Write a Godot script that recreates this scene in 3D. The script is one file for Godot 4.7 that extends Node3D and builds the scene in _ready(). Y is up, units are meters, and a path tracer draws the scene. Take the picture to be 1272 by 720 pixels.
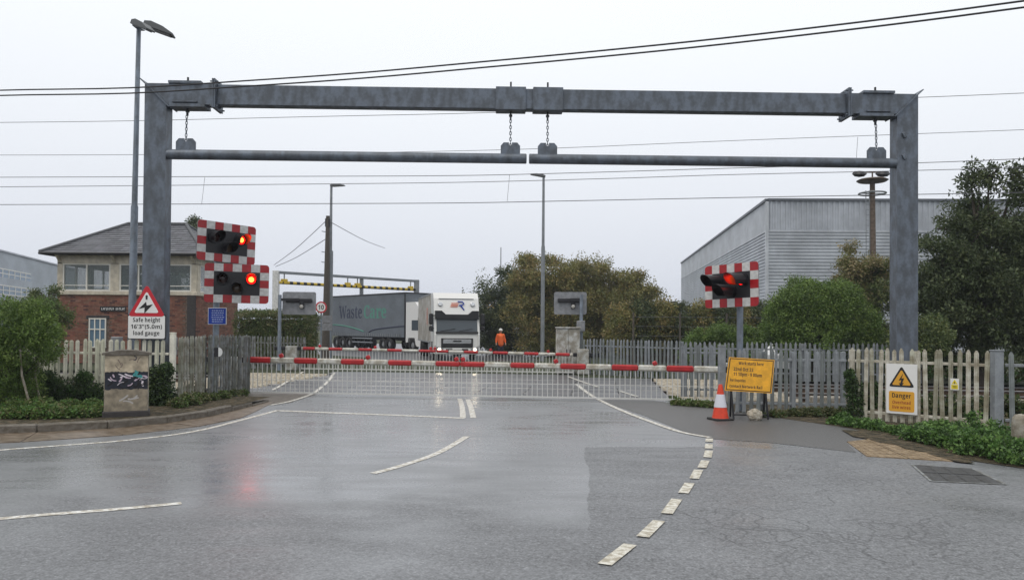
extends Node3D

# ---------------------------------------------------------------- camera numbers
const F := 955.0            # focal length in pixels of the 1272 x 720 photograph
const CAM_Y := 1.65
const PRINCIPAL_Y := 394.0     # the photograph is cropped upwards, so the lens axis meets it below the middle
const FAR_Y := -0.2            # the road beyond the crossing lies a little lower
var cam_xf: Transform3D
var M := {}
var T := {}
var taken := {}
var rng := RandomNumberGenerator.new()

# ---------------------------------------------------------------- mesh builder
class MB:
	var v := PackedVector3Array()
	var n := PackedVector3Array()
	var uv := PackedVector2Array()
	var uv2 := PackedVector2Array()
	var c := PackedColorArray()
	var idx := PackedInt32Array()
	var col := Color(1, 1, 1)

	func add(p: Vector3, nn: Vector3, t := Vector2.ZERO) -> int:
		v.append(p); n.append(nn); uv.append(t); c.append(col)
		return v.size() - 1

	# corners counter-clockwise seen from outside
	func quad(a: Vector3, b: Vector3, cc: Vector3, d: Vector3, ta := Vector2(0, 1), tb := Vector2(1, 1), tc := Vector2(1, 0), td := Vector2(0, 0)) -> void:
		var nn := (b - a).cross(cc - a)
		if nn.length_squared() < 1e-14:
			nn = (cc - a).cross(d - a)
		nn = nn.normalized()
		var i := add(a, nn, ta); add(b, nn, tb); add(cc, nn, tc); add(d, nn, td)
		idx.append_array([i, i + 2, i + 1, i, i + 3, i + 2])

	func tri(a: Vector3, b: Vector3, cc: Vector3) -> void:
		var nn := (b - a).cross(cc - a).normalized()
		var i := add(a, nn); add(b, nn); add(cc, nn)
		idx.append_array([i, i + 2, i + 1])

	func quad_out(a: Vector3, b: Vector3, cc: Vector3, d: Vector3, out: Vector3) -> void:
		if (b - a).cross(cc - a).dot(out) < 0.0:
			quad(a, d, cc, b)
		else:
			quad(a, b, cc, d)

	func tri_out(a: Vector3, b: Vector3, cc: Vector3, out: Vector3) -> void:
		if (b - a).cross(cc - a).dot(out) < 0.0:
			tri(a, cc, b)
		else:
			tri(a, b, cc)

	func box(at: Vector3, size: Vector3, bs := Basis.IDENTITY, bevel := 0.0) -> MB:
		var h := size * 0.5
		var b := minf(bevel, minf(h.x, minf(h.y, h.z)) * 0.8)
		for i in 3:
			var j := (i + 1) % 3
			var k := (i + 2) % 3
			for s in [-1.0, 1.0]:
				var q := []
				for m in [[-1.0, -1.0], [1.0, -1.0], [1.0, 1.0], [-1.0, 1.0]]:
					var p := Vector3.ZERO
					p[i] = s * h[i]; p[j] = m[0] * (h[j] - b); p[k] = m[1] * (h[k] - b)
					q.append(at + bs * p)
				var o := Vector3.ZERO
				o[i] = s
				quad_out(q[0], q[1], q[2], q[3], bs * o)
			if b > 0.0:
				for si in [-1.0, 1.0]:
					for sj in [-1.0, 1.0]:
						var q := []
						for m in [[0, -1.0], [0, 1.0], [1, 1.0], [1, -1.0]]:
							var p := Vector3.ZERO
							p[i] = si * (h[i] if m[0] == 0 else h[i] - b)
							p[j] = sj * (h[j] - b if m[0] == 0 else h[j])
							p[k] = m[1] * (h[k] - b)
							q.append(at + bs * p)
						var o := Vector3.ZERO
						o[i] = si; o[j] = sj
						quad_out(q[0], q[1], q[2], q[3], bs * o)
		if b > 0.0:
			for sx in [-1.0, 1.0]:
				for sy in [-1.0, 1.0]:
					for sz in [-1.0, 1.0]:
						var o := Vector3(sx, sy, sz)
						tri_out(at + bs * (o * Vector3(h.x, h.y - b, h.z - b)), at + bs * (o * Vector3(h.x - b, h.y, h.z - b)), at + bs * (o * Vector3(h.x - b, h.y - b, h.z)), bs * o)
		return self

	# a bar of rectangular section from a to b; w sideways, t along up
	func bar(a: Vector3, b: Vector3, w: float, t: float, up := Vector3.UP, bevel := 0.0) -> MB:
		var z := (b - a).normalized()
		var x := up.cross(z)
		if x.length() < 0.01:
			x = Vector3.RIGHT.cross(z)
		x = x.normalized()
		return box((a + b) * 0.5, Vector3(w, t, (b - a).length()), Basis(x, z.cross(x), z), bevel)

	func tube(pts: Array, radii: Variant, seg := 8, caps := true) -> MB:
		var m := pts.size()
		var side := Vector3.ZERO
		var first := v.size()
		for i in m:
			var d: Vector3 = (pts[mini(i + 1, m - 1)] - pts[maxi(i - 1, 0)]).normalized()
			if i == 0:
				side = (Vector3.UP if absf(d.y) < 0.9 else Vector3.RIGHT).cross(d).normalized()
			else:
				side = (side - d * side.dot(d)).normalized()
			var other := d.cross(side)
			var r: float = radii if radii is float else radii[i]
			for k in seg:
				var a := TAU * k / seg
				var o := side * cos(a) + other * sin(a)
				add(pts[i] + o * r, o, Vector2(float(k) / seg, i))
		for i in m - 1:
			for k in seg:
				var a := first + i * seg + k
				var b := first + i * seg + (k + 1) % seg
				idx.append_array([a, a + seg, b, b, a + seg, b + seg])
		if caps:
			for e in [0, m - 1]:
				var d: Vector3 = (pts[1] - pts[0] if e == 0 else pts[m - 2] - pts[m - 1]).normalized()
				var ci := add(pts[e], -d)
				var ring := v.size()
				for k in seg:
					add(v[first + e * seg + k], -d)
				for k in seg:
					if e == 0:
						idx.append_array([ci, ring + k, ring + (k + 1) % seg])
					else:
						idx.append_array([ci, ring + (k + 1) % seg, ring + k])
		return self

	# profile of (radius, height) turned about y of xf
	func lathe(prof: Array, seg: int, xf := Transform3D.IDENTITY) -> MB:
		for i in prof.size() - 1:
			var p: Vector2 = prof[i]
			var q: Vector2 = prof[i + 1]
			var d := q - p
			if d.length() < 1e-6:
				continue
			var nn := Vector2(d.y, -d.x).normalized()
			var first := v.size()
			for k in seg:
				var a := TAU * k / seg
				var o := Vector3(cos(a), 0, sin(a))
				var nrm := (xf.basis * (o * nn.x + Vector3.UP * nn.y)).normalized()
				add(xf * (o * p.x + Vector3.UP * p.y), nrm)
				add(xf * (o * q.x + Vector3.UP * q.y), nrm)
			for k in seg:
				var a := first + 2 * k
				var b := first + 2 * ((k + 1) % seg)
				idx.append_array([a, b, a + 1, b, b + 1, a + 1])
		return self

	# flat outline in the xy plane of xf, thickness depth towards +z
	func prism(poly: PackedVector2Array, depth: float, xf := Transform3D.IDENTITY) -> MB:
		if Geometry2D.is_polygon_clockwise(poly):
			poly = poly.duplicate()
			poly.reverse()
		var t := Geometry2D.triangulate_polygon(poly)
		for s in [0.0, 1.0]:
			var nn := (xf.basis * Vector3(0, 0, 1.0 if s == 1.0 else -1.0)).normalized()
			var first := v.size()
			for p in poly:
				add(xf * Vector3(p.x, p.y, depth * s), nn, Vector2(p.x, -p.y))
			for i in range(0, t.size(), 3):
				var a := poly[t[i]]
				var ccw := (poly[t[i + 1]] - a).cross(poly[t[i + 2]] - a) > 0.0
				if ccw == (s == 1.0):
					idx.append_array([first + t[i], first + t[i + 2], first + t[i + 1]])
				else:
					idx.append_array([first + t[i], first + t[i + 1], first + t[i + 2]])
		for i in poly.size():
			var a := poly[i]
			var b := poly[(i + 1) % poly.size()]
			quad(xf * Vector3(a.x, a.y, 0), xf * Vector3(b.x, b.y, 0), xf * Vector3(b.x, b.y, depth), xf * Vector3(a.x, a.y, depth))
		return self

	# flat horizontal sheet with its uv in metres
	func sheet(poly: PackedVector2Array, y: float, per := 1.0, origin := Vector2.ZERO) -> MB:
		var t := Geometry2D.triangulate_polygon(poly)
		var first := v.size()
		for p in poly:
			add(Vector3(p.x, y, p.y), Vector3.UP, (p - origin) / per)
		for i in range(0, t.size(), 3):
			var a := poly[t[i]]
			if (poly[t[i + 1]] - a).cross(poly[t[i + 2]] - a) > 0.0:
				idx.append_array([first + t[i], first + t[i + 1], first + t[i + 2]])
			else:
				idx.append_array([first + t[i], first + t[i + 2], first + t[i + 1]])
		return self

	func mesh() -> ArrayMesh:
		var a := []
		a.resize(Mesh.ARRAY_MAX)
		a[Mesh.ARRAY_VERTEX] = v
		a[Mesh.ARRAY_NORMAL] = n
		a[Mesh.ARRAY_TEX_UV] = uv
		if uv2.size() == v.size():
			a[Mesh.ARRAY_TEX_UV2] = uv2
		a[Mesh.ARRAY_COLOR] = c
		a[Mesh.ARRAY_INDEX] = idx
		var m := ArrayMesh.new()
		m.add_surface_from_arrays(Mesh.PRIMITIVE_TRIANGLES, a)
		return m

# ---------------------------------------------------------------- nodes
func numbered(called: String) -> String:
	taken[called] = taken.get(called, -1) + 1
	return called if taken[called] == 0 else "%s_%03d" % [called, taken[called]]

func tag(o: Node3D, label: String, category: String, group := "") -> Node3D:
	o.set_meta("label", label); o.set_meta("category", category)
	if group:
		o.set_meta("group", group)
	return o

func thing(called: String, label: String, category: String, at := Vector3.ZERO, turn := 0.0, group := "") -> Node3D:
	var o := Node3D.new()
	o.name = numbered(called)
	add_child(o)
	o.position = at
	o.rotation.y = turn
	tag(o, label, category, group)
	return o

func part(parent: Node3D, called: String, m: Variant, mat: Material, at := Vector3.ZERO, turn := 0.0) -> MeshInstance3D:
	var o := MeshInstance3D.new()
	o.mesh = m.mesh() if m is MB else m
	o.material_override = mat
	o.name = numbered(called) if parent == self else called
	parent.add_child(o, true)
	o.position = at
	o.rotation.y = turn
	return o

func struct(called: String, m: Variant, mat: Material) -> MeshInstance3D:
	var o := part(self, called, m, mat)
	o.set_meta("kind", "structure")
	return o

func stuff(o: Node3D) -> Node3D:
	o.set_meta("kind", "stuff")
	return o

func words(parent: Node3D, called: String, text: String, height: float, width: float, xf: Transform3D, mat: Material, font := "Droid Sans", bold := false) -> MeshInstance3D:
	var t := TextMesh.new()
	var f := SystemFont.new()
	f.font_names = PackedStringArray([font])
	if bold:
		f.font_weight = 700
	t.font = f
	t.text = text
	t.font_size = 32
	t.pixel_size = 0.01
	t.depth = 0.01
	t.curve_step = 4.0
	var b := t.get_aabb()
	var o := MeshInstance3D.new()
	o.mesh = t
	o.material_override = mat
	o.name = called
	parent.add_child(o, true)
	var s := Vector3(width / maxf(b.size.x, 0.01), height / 0.24, 0.2)
	var mid := b.get_center()
	o.transform = xf * Transform3D(Basis.from_scale(s), Vector3(-mid.x * s.x, -mid.y * s.y, 0.0))
	return o

# ---------------------------------------------------------------- pixels to directions
func ray(px: float, py: float) -> Vector3:
	return cam_xf.basis * Vector3((px - 636.0) / F, (PRINCIPAL_Y - py) / F, -1.0)

func P(px: float, py: float, depth: float) -> Vector3:          # on the upright plane depth metres ahead
	var d := ray(px, py)
	return cam_xf.origin + d * (depth / -d.z)

func G(px: float, py: float, y := 0.0) -> Vector3:              # on the level plane at height y
	var d := ray(px, py)
	return cam_xf.origin + d * ((y - cam_xf.origin.y) / d.y)

func G2(px: float, py: float) -> Vector2:
	var g := G(px, py)
	return Vector2(g.x, g.z)

func X(px: float, depth: float) -> float:
	return P(px, 400.0, depth).x

# ---------------------------------------------------------------- materials
func lin(r: float, g: float, b: float) -> Color:
	return Color(r, g, b).linear_to_srgb()

func noise_image(w: int, freq: float, octaves: int, sd: int, kind := FastNoiseLite.TYPE_SIMPLEX_SMOOTH, sx := 1.0) -> Image:
	var f := FastNoiseLite.new()
	f.seed = sd
	f.noise_type = kind
	f.frequency = freq
	f.fractal_octaves = octaves
	if sx != 1.0:
		var im := f.get_seamless_image(int(w * sx), w, false, false, 0.1)
		im.resize(w, w, Image.INTERPOLATE_CUBIC)
		return im
	return f.get_seamless_image(w, w, false, false, 0.12)

# grey texture: 1 minus contrast times (how far below the middle the noise lies), plus specks
func grime(called: String, freq: float, octaves: int, lo: float, hi: float, sd: int, speck := 0.0, sx := 1.0, tint := Color(1, 1, 1), tint_amount := 0.0) -> ImageTexture:
	var w := 512
	var a := noise_image(w, freq, octaves, sd, FastNoiseLite.TYPE_SIMPLEX_SMOOTH, sx).get_data()
	var b := noise_image(w, freq * 6.0, 2, sd + 9).get_data()
	var out := PackedByteArray()
	out.resize(w * w * 3)
	var r := RandomNumberGenerator.new()
	r.seed = sd
	for i in w * w:
		var t := a[i] / 255.0 * 0.75 + b[i] / 255.0 * 0.25
		t = clampf((t - 0.3) / 0.4, 0.0, 1.0)
		var val := lo + (hi - lo) * t
		if speck > 0.0:
			val += speck * (r.randf() - 0.5)
		var u := tint_amount * (1.0 - t)
		out[i * 3] = int(clampf(val * (1.0 - u + u * tint.r), 0.0, 1.0) * 255.0)
		out[i * 3 + 1] = int(clampf(val * (1.0 - u + u * tint.g), 0.0, 1.0) * 255.0)
		out[i * 3 + 2] = int(clampf(val * (1.0 - u + u * tint.b), 0.0, 1.0) * 255.0)
	T[called] = ImageTexture.create_from_image(Image.create_from_data(w, w, false, Image.FORMAT_RGB8, out))
	return T[called]

func grey_tex(called: String, freq: float, octaves: int, sd: int) -> void:
	T[called] = ImageTexture.create_from_image(noise_image(512, freq, octaves, sd))

func mat(called: String, color: Color, rough: float, tex := "", scale := 1.0, bump := "", bump_cm := 0.0, metal := 0.0) -> StandardMaterial3D:
	var m := StandardMaterial3D.new()
	m.resource_name = called
	m.albedo_color = color
	m.roughness = rough
	m.metallic = metal
	if tex or bump:
		m.uv1_triplanar = true
		m.uv1_world_triplanar = true
		m.uv1_scale = Vector3.ONE * scale
	if tex:
		m.albedo_texture = T[tex]
	if bump:
		m.heightmap_enabled = true
		m.heightmap_texture = T[bump]
		m.heightmap_scale = bump_cm
	M[called] = m
	return m

func glow(called: String, color: Color, energy: float) -> void:
	var m := mat(called, Color(0.1, 0.02, 0.01), 0.3)
	m.emission_enabled = true
	m.emission = color
	m.emission_energy_multiplier = energy

func make_materials() -> void:
	grime("grime", 0.008, 5, 0.87, 1.0, 3, 0.04)
	grime("stain", 0.012, 5, 0.76, 1.0, 11, 0.06, 1.0, Color(0.93, 0.86, 0.74), 0.6)
	grime("streak", 0.02, 4, 0.78, 1.0, 7, 0.05, 6.0)
	grime("speckle", 0.09, 2, 0.75, 1.0, 5, 0.35)
	grime("earth", 0.02, 5, 0.55, 1.0, 8, 0.35, 1.0, Color(0.75, 0.8, 0.5), 0.7)
	grime("steel", 0.012, 5, 0.81, 1.0, 17, 0.04, 2.2, Color(1.0, 0.96, 0.9), 0.5)
	grey_tex("lumps", 0.03, 4, 21)
	grey_tex("fine", 0.15, 3, 22)
	mat("gantry_steel", lin(0.145, 0.172, 0.215), 0.5, "steel", 0.33, "fine", 0.05, 0.35)
	mat("galv", lin(0.245, 0.29, 0.355), 0.5, "steel", 0.35, "fine", 0.05, 0.3)
	mat("galv_fence", lin(0.30, 0.325, 0.35), 0.55, "grime", 0.9, "", 0.0, 0.25)
	mat("galv_old", lin(0.27, 0.29, 0.305), 0.6, "stain", 0.7, "", 0.0, 0.2)
	mat("cream_fence", lin(0.78, 0.76, 0.66), 0.6, "grime", 0.9, "fine", 0.05)
	mat("cream_fence_grey", lin(0.62, 0.61, 0.54), 0.6, "stain", 0.6, "fine", 0.05)
	mat("cream_fence_old", lin(0.40, 0.405, 0.37), 0.6, "stain", 0.6, "fine", 0.05)
	mat("red_paint", lin(0.50, 0.018, 0.022), 0.4, "grime", 1.0)
	mat("white_paint", lin(0.72, 0.72, 0.70), 0.45, "grime", 1.0)
	mat("boom_white", lin(0.68, 0.68, 0.64), 0.45, "stain", 0.6)
	mat("boom_rod", lin(0.62, 0.62, 0.60), 0.5)
	mat("reflector_red", lin(0.42, 0.012, 0.018), 0.3, "grime", 2.0)
	mat("reflector_white", lin(0.66, 0.66, 0.65), 0.3, "grime", 2.0)
	mat("black", lin(0.012, 0.012, 0.016), 0.45, "grime", 1.5)
	mat("black_matt", lin(0.012, 0.012, 0.014), 0.75)
	mat("dark_lens", lin(0.03, 0.006, 0.006), 0.15)
	mat("amber_lens", lin(0.05, 0.025, 0.006), 0.15)
	mat("grey_plate", lin(0.28, 0.29, 0.31), 0.5, "grime", 1.0, "", 0.0, 0.2)
	mat("grey_cabinet", lin(0.50, 0.51, 0.50), 0.5, "stain", 0.5)
	mat("sign_white", lin(0.78, 0.78, 0.77), 0.35)
	mat("sign_red", lin(0.52, 0.012, 0.025), 0.3)
	mat("sign_black", lin(0.01, 0.01, 0.01), 0.4)
	mat("sign_yellow", lin(0.88, 0.43, 0.015), 0.4, "grime", 0.8)
	mat("sign_amber", lin(0.72, 0.36, 0.03), 0.4)
	mat("sign_lemon", lin(0.75, 0.60, 0.02), 0.4)
	mat("sign_blue", lin(0.012, 0.05, 0.36), 0.35)
	mat("sign_blue_ink", lin(0.42, 0.50, 0.72), 0.4)
	mat("sign_dull_red", lin(0.30, 0.05, 0.02), 0.4)
	mat("cone_red", lin(0.75, 0.055, 0.015), 0.45, "grime", 2.0)
	mat("cone_sleeve", lin(0.62, 0.63, 0.70), 0.35)
	mat("rubber", lin(0.02, 0.02, 0.021), 0.8)
	mat("concrete", lin(0.36, 0.34, 0.30), 0.85, "stain", 0.9, "lumps", 0.6)
	mat("rock", lin(0.60, 0.57, 0.50), 0.9, "stain", 2.0, "lumps", 2.0)
	mat("kerb", lin(0.16, 0.145, 0.125), 0.6, "stain", 0.9, "lumps", 0.8)
	mat("channel", lin(0.20, 0.155, 0.115), 0.4, "stain", 0.7, "lumps", 0.5)
	mat("earth", lin(0.115, 0.085, 0.05), 0.95, "earth", 0.5, "lumps", 6.0)
	mat("field", lin(0.07, 0.085, 0.04), 0.95, "earth", 0.3, "lumps", 6.0)
	mat("ballast", lin(0.17, 0.15, 0.13), 0.9, "speckle", 0.8, "fine", 5.0)
	mat("far_road", lin(0.11, 0.11, 0.12), 0.3, "speckle", 0.5, "fine", 0.25)
	mat("footway", lin(0.12, 0.117, 0.116), 0.5, "speckle", 0.6, "fine", 0.5)
	mat("dirt_footway", lin(0.13, 0.105, 0.08), 0.5, "stain", 0.5, "fine", 0.5)
	mat("patch", lin(0.12, 0.12, 0.13), 0.32, "speckle", 0.9, "fine", 0.25)
	mat("deck", lin(0.085, 0.085, 0.095), 0.3, "grime", 0.8, "fine", 0.3)
	mat("rail", lin(0.35, 0.34, 0.34), 0.28, "grime", 1.0, "", 0.0, 0.8)
	mat("rail_web", lin(0.09, 0.055, 0.035), 0.8, "stain", 1.0)
	mat("guard_timber", lin(0.58, 0.54, 0.46), 0.75, "stain", 0.9, "fine", 0.2)
	mat("sleeper", lin(0.20, 0.19, 0.17), 0.9, "stain", 1.0)
	mat("line_paint", lin(0.72, 0.72, 0.70), 0.5, "stain", 1.6)
	mat("line_paint_warm", lin(0.68, 0.67, 0.61), 0.5, "stain", 1.6)
	mat("tactile", lin(0.30, 0.22, 0.13), 0.6, "stain", 0.9, "lumps", 0.5)
	mat("drain_cover", lin(0.04, 0.04, 0.043), 0.5, "stain", 0.9, "fine", 0.4)
	mat("brick_wall", lin(0.17, 0.13, 0.11), 0.9, "stain", 1.0)
	var bk := mat("bricks", lin(1, 1, 1), 0.85, "grime", 1.2)
	bk.vertex_color_use_as_albedo = true
	var sl := mat("slates", lin(1, 1, 1), 0.5, "grime", 0.8)
	sl.vertex_color_use_as_albedo = true
	mat("cream_timber", lin(0.62, 0.56, 0.45), 0.55, "grime", 0.7)
	mat("window_frame", lin(0.72, 0.70, 0.64), 0.4)
	mat("lead", lin(0.09, 0.095, 0.105), 0.55, "grime", 1.0)
	mat("soffit", lin(0.35, 0.31, 0.25), 0.6)
	mat("interior", lin(0.20, 0.20, 0.18), 0.8)
	mat("dark_brick", lin(0.05, 0.045, 0.045), 0.85, "grime", 1.5)
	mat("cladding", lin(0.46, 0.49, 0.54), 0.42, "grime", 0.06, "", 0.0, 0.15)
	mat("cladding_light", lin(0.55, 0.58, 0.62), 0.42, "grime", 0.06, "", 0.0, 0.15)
	mat("cladding_trim", lin(0.09, 0.10, 0.12), 0.5)
	mat("office_wall", lin(0.43, 0.47, 0.52), 0.6, "grime", 0.05)
	mat("office_window", lin(0.10, 0.17, 0.24), 0.1)
	mat("wood_pole", lin(0.10, 0.085, 0.07), 0.85, "streak", 0.5)
	mat("lamp_column", lin(0.26, 0.28, 0.30), 0.5, "grime", 0.4, "", 0.0, 0.3)
	mat("lamp_head", lin(0.10, 0.105, 0.11), 0.5)
	mat("lamp_glass", lin(0.10, 0.10, 0.105), 0.2)
	mat("wire", lin(0.02, 0.02, 0.024), 0.6)
	mat("wire_thin", lin(0.10, 0.10, 0.115), 0.6)
	mat("gauge_yellow", lin(0.60, 0.42, 0.03), 0.5)
	mat("mast_brown", lin(0.15, 0.11, 0.085), 0.7, "stain", 0.6)
	mat("truck_white", lin(0.74, 0.74, 0.73), 0.25)
	mat("truck_curtain", lin(0.15, 0.172, 0.20), 0.55, "grime", 0.15)
	mat("truck_box", lin(0.50, 0.49, 0.47), 0.5, "stain", 0.15)
	mat("truck_black", lin(0.012, 0.012, 0.014), 0.5)
	mat("truck_glass", lin(0.055, 0.07, 0.085), 0.06)
	mat("truck_grey", lin(0.22, 0.23, 0.24), 0.4)
	mat("chrome", lin(0.55, 0.56, 0.58), 0.25, "", 1.0, "", 0.0, 0.8)
	mat("tyre", lin(0.016, 0.016, 0.016), 0.85)
	mat("logo_navy", lin(0.008, 0.014, 0.05), 0.5)
	mat("logo_teal", lin(0.07, 0.27, 0.20), 0.5)
	mat("logo_orange", lin(0.65, 0.13, 0.05), 0.5)
	mat("car_white", lin(0.75, 0.75, 0.75), 0.2)
	mat("car_blue", lin(0.06, 0.10, 0.22), 0.2)
	mat("car_silver", lin(0.42, 0.44, 0.46), 0.25, "", 1.0, "", 0.0, 0.4)
	mat("skin", lin(0.42, 0.25, 0.18), 0.6)
	mat("hi_vis", lin(0.85, 0.14, 0.02), 0.6)
	mat("trousers", lin(0.02, 0.024, 0.04), 0.8)
	mat("hard_hat", lin(0.75, 0.75, 0.72), 0.35)
	mat("bark", lin(0.085, 0.068, 0.05), 0.9, "streak", 1.2, "lumps", 2.0)
	mat("pale_bark", lin(0.36, 0.34, 0.29), 0.85, "stain", 2.0)
	var pane := mat("pane", Color(0.30, 0.38, 0.36, 0.30), 0.04)
	pane.transparency = BaseMaterial3D.TRANSPARENCY_ALPHA
	var leaf := mat("leaf", Color(1, 1, 1), 0.55)
	leaf.vertex_color_use_as_albedo = true
	leaf.backlight_enabled = true
	leaf.backlight = lin(0.5, 0.5, 0.5)
	for base in ["cream_fence", "cream_fence_grey", "cream_fence_old", "galv_fence", "galv_old"]:
		for v in 2:
			var d: StandardMaterial3D = M[base].duplicate()
			var k: float = [0.93, 0.85][v]
			d.albedo_color = Color(d.albedo_color.r * k, d.albedo_color.g * k * 1.01, d.albedo_color.b * k * 0.98)
			d.uv1_offset = Vector3(0.37 * (v + 1), 0.21, 0.53 * (v + 1))
			M[base + str(v)] = d
	glow("lamp_core", Color(1.0, 0.45, 0.18), 7.0)
	glow("lamp_red", Color(1.0, 0.03, 0.02), 3.0)
	glow("headlight", Color(1.0, 0.93, 0.8), 5.0)

# ---------------------------------------------------------------- start
func _ready() -> void:
	rng.seed = 4
	# camera: at eye height, tilted slightly up, half a degree of roll, the picture shifted upwards
	cam_xf = Transform3D(Basis.from_euler(Vector3(deg_to_rad(0.78), 0, deg_to_rad(0.45))), Vector3(0, CAM_Y, 0))
	var cam := Camera3D.new()
	cam.name = "camera"
	cam.transform = cam_xf
	cam.set_frustum(720.0 / F * 0.1, Vector2(0, (PRINCIPAL_Y - 360.0) / F * 0.1), 0.1, 3000.0)
	add_child(cam)
	cam.current = true
	# overcast sky, brighter overhead than at the horizon
	var sky_mat := ProceduralSkyMaterial.new()
	sky_mat.sky_top_color = lin(0.95, 0.98, 1.0)
	sky_mat.sky_horizon_color = lin(0.555, 0.585, 0.655)
	sky_mat.sky_curve = 0.25
	sky_mat.sky_energy_multiplier = 1.07
	sky_mat.ground_bottom_color = Color(0.30, 0.30, 0.29)
	sky_mat.ground_horizon_color = Color(0.55, 0.56, 0.58)
	sky_mat.sun_angle_max = 0.5
	var sky := Sky.new()
	sky.sky_material = sky_mat
	var env := Environment.new()
	env.background_mode = Environment.BG_SKY
	env.sky = sky
	env.tonemap_mode = Environment.TONE_MAPPER_LINEAR
	env.tonemap_exposure = 1.03
	env.sdfgi_enabled = true
	env.ssao_enabled = true
	env.ssil_enabled = true
	env.fog_enabled = true
	env.fog_density = 0.0007
	env.fog_light_color = Color(0.86, 0.88, 0.92)
	var we := WorldEnvironment.new()
	we.name = "environment"
	we.environment = env
	add_child(we)
	var sun := DirectionalLight3D.new()
	sun.name = "sun"
	sun.light_energy = 0.5
	sun.light_color = Color(1.0, 0.985, 0.96)
	sun.light_angular_distance = 40.0
	sun.shadow_enabled = true
	sun.rotation_degrees = Vector3(-62, -35, 0)
	add_child(sun)

	make_materials()
	build_ground()
	build_markings()
	build_kerb()
	build_crossing()
	build_signal_box()
	build_warehouse()
	build_far_buildings()
	build_gantry()
	build_fences()
	build_booms()
	build_signals()
	build_lamps()
	build_wires()
	build_signs()
	build_cabinets()
	build_far_gauge()
	build_trucks()
	build_cars()
	build_person()
	build_trees()
	build_weeds()

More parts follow.
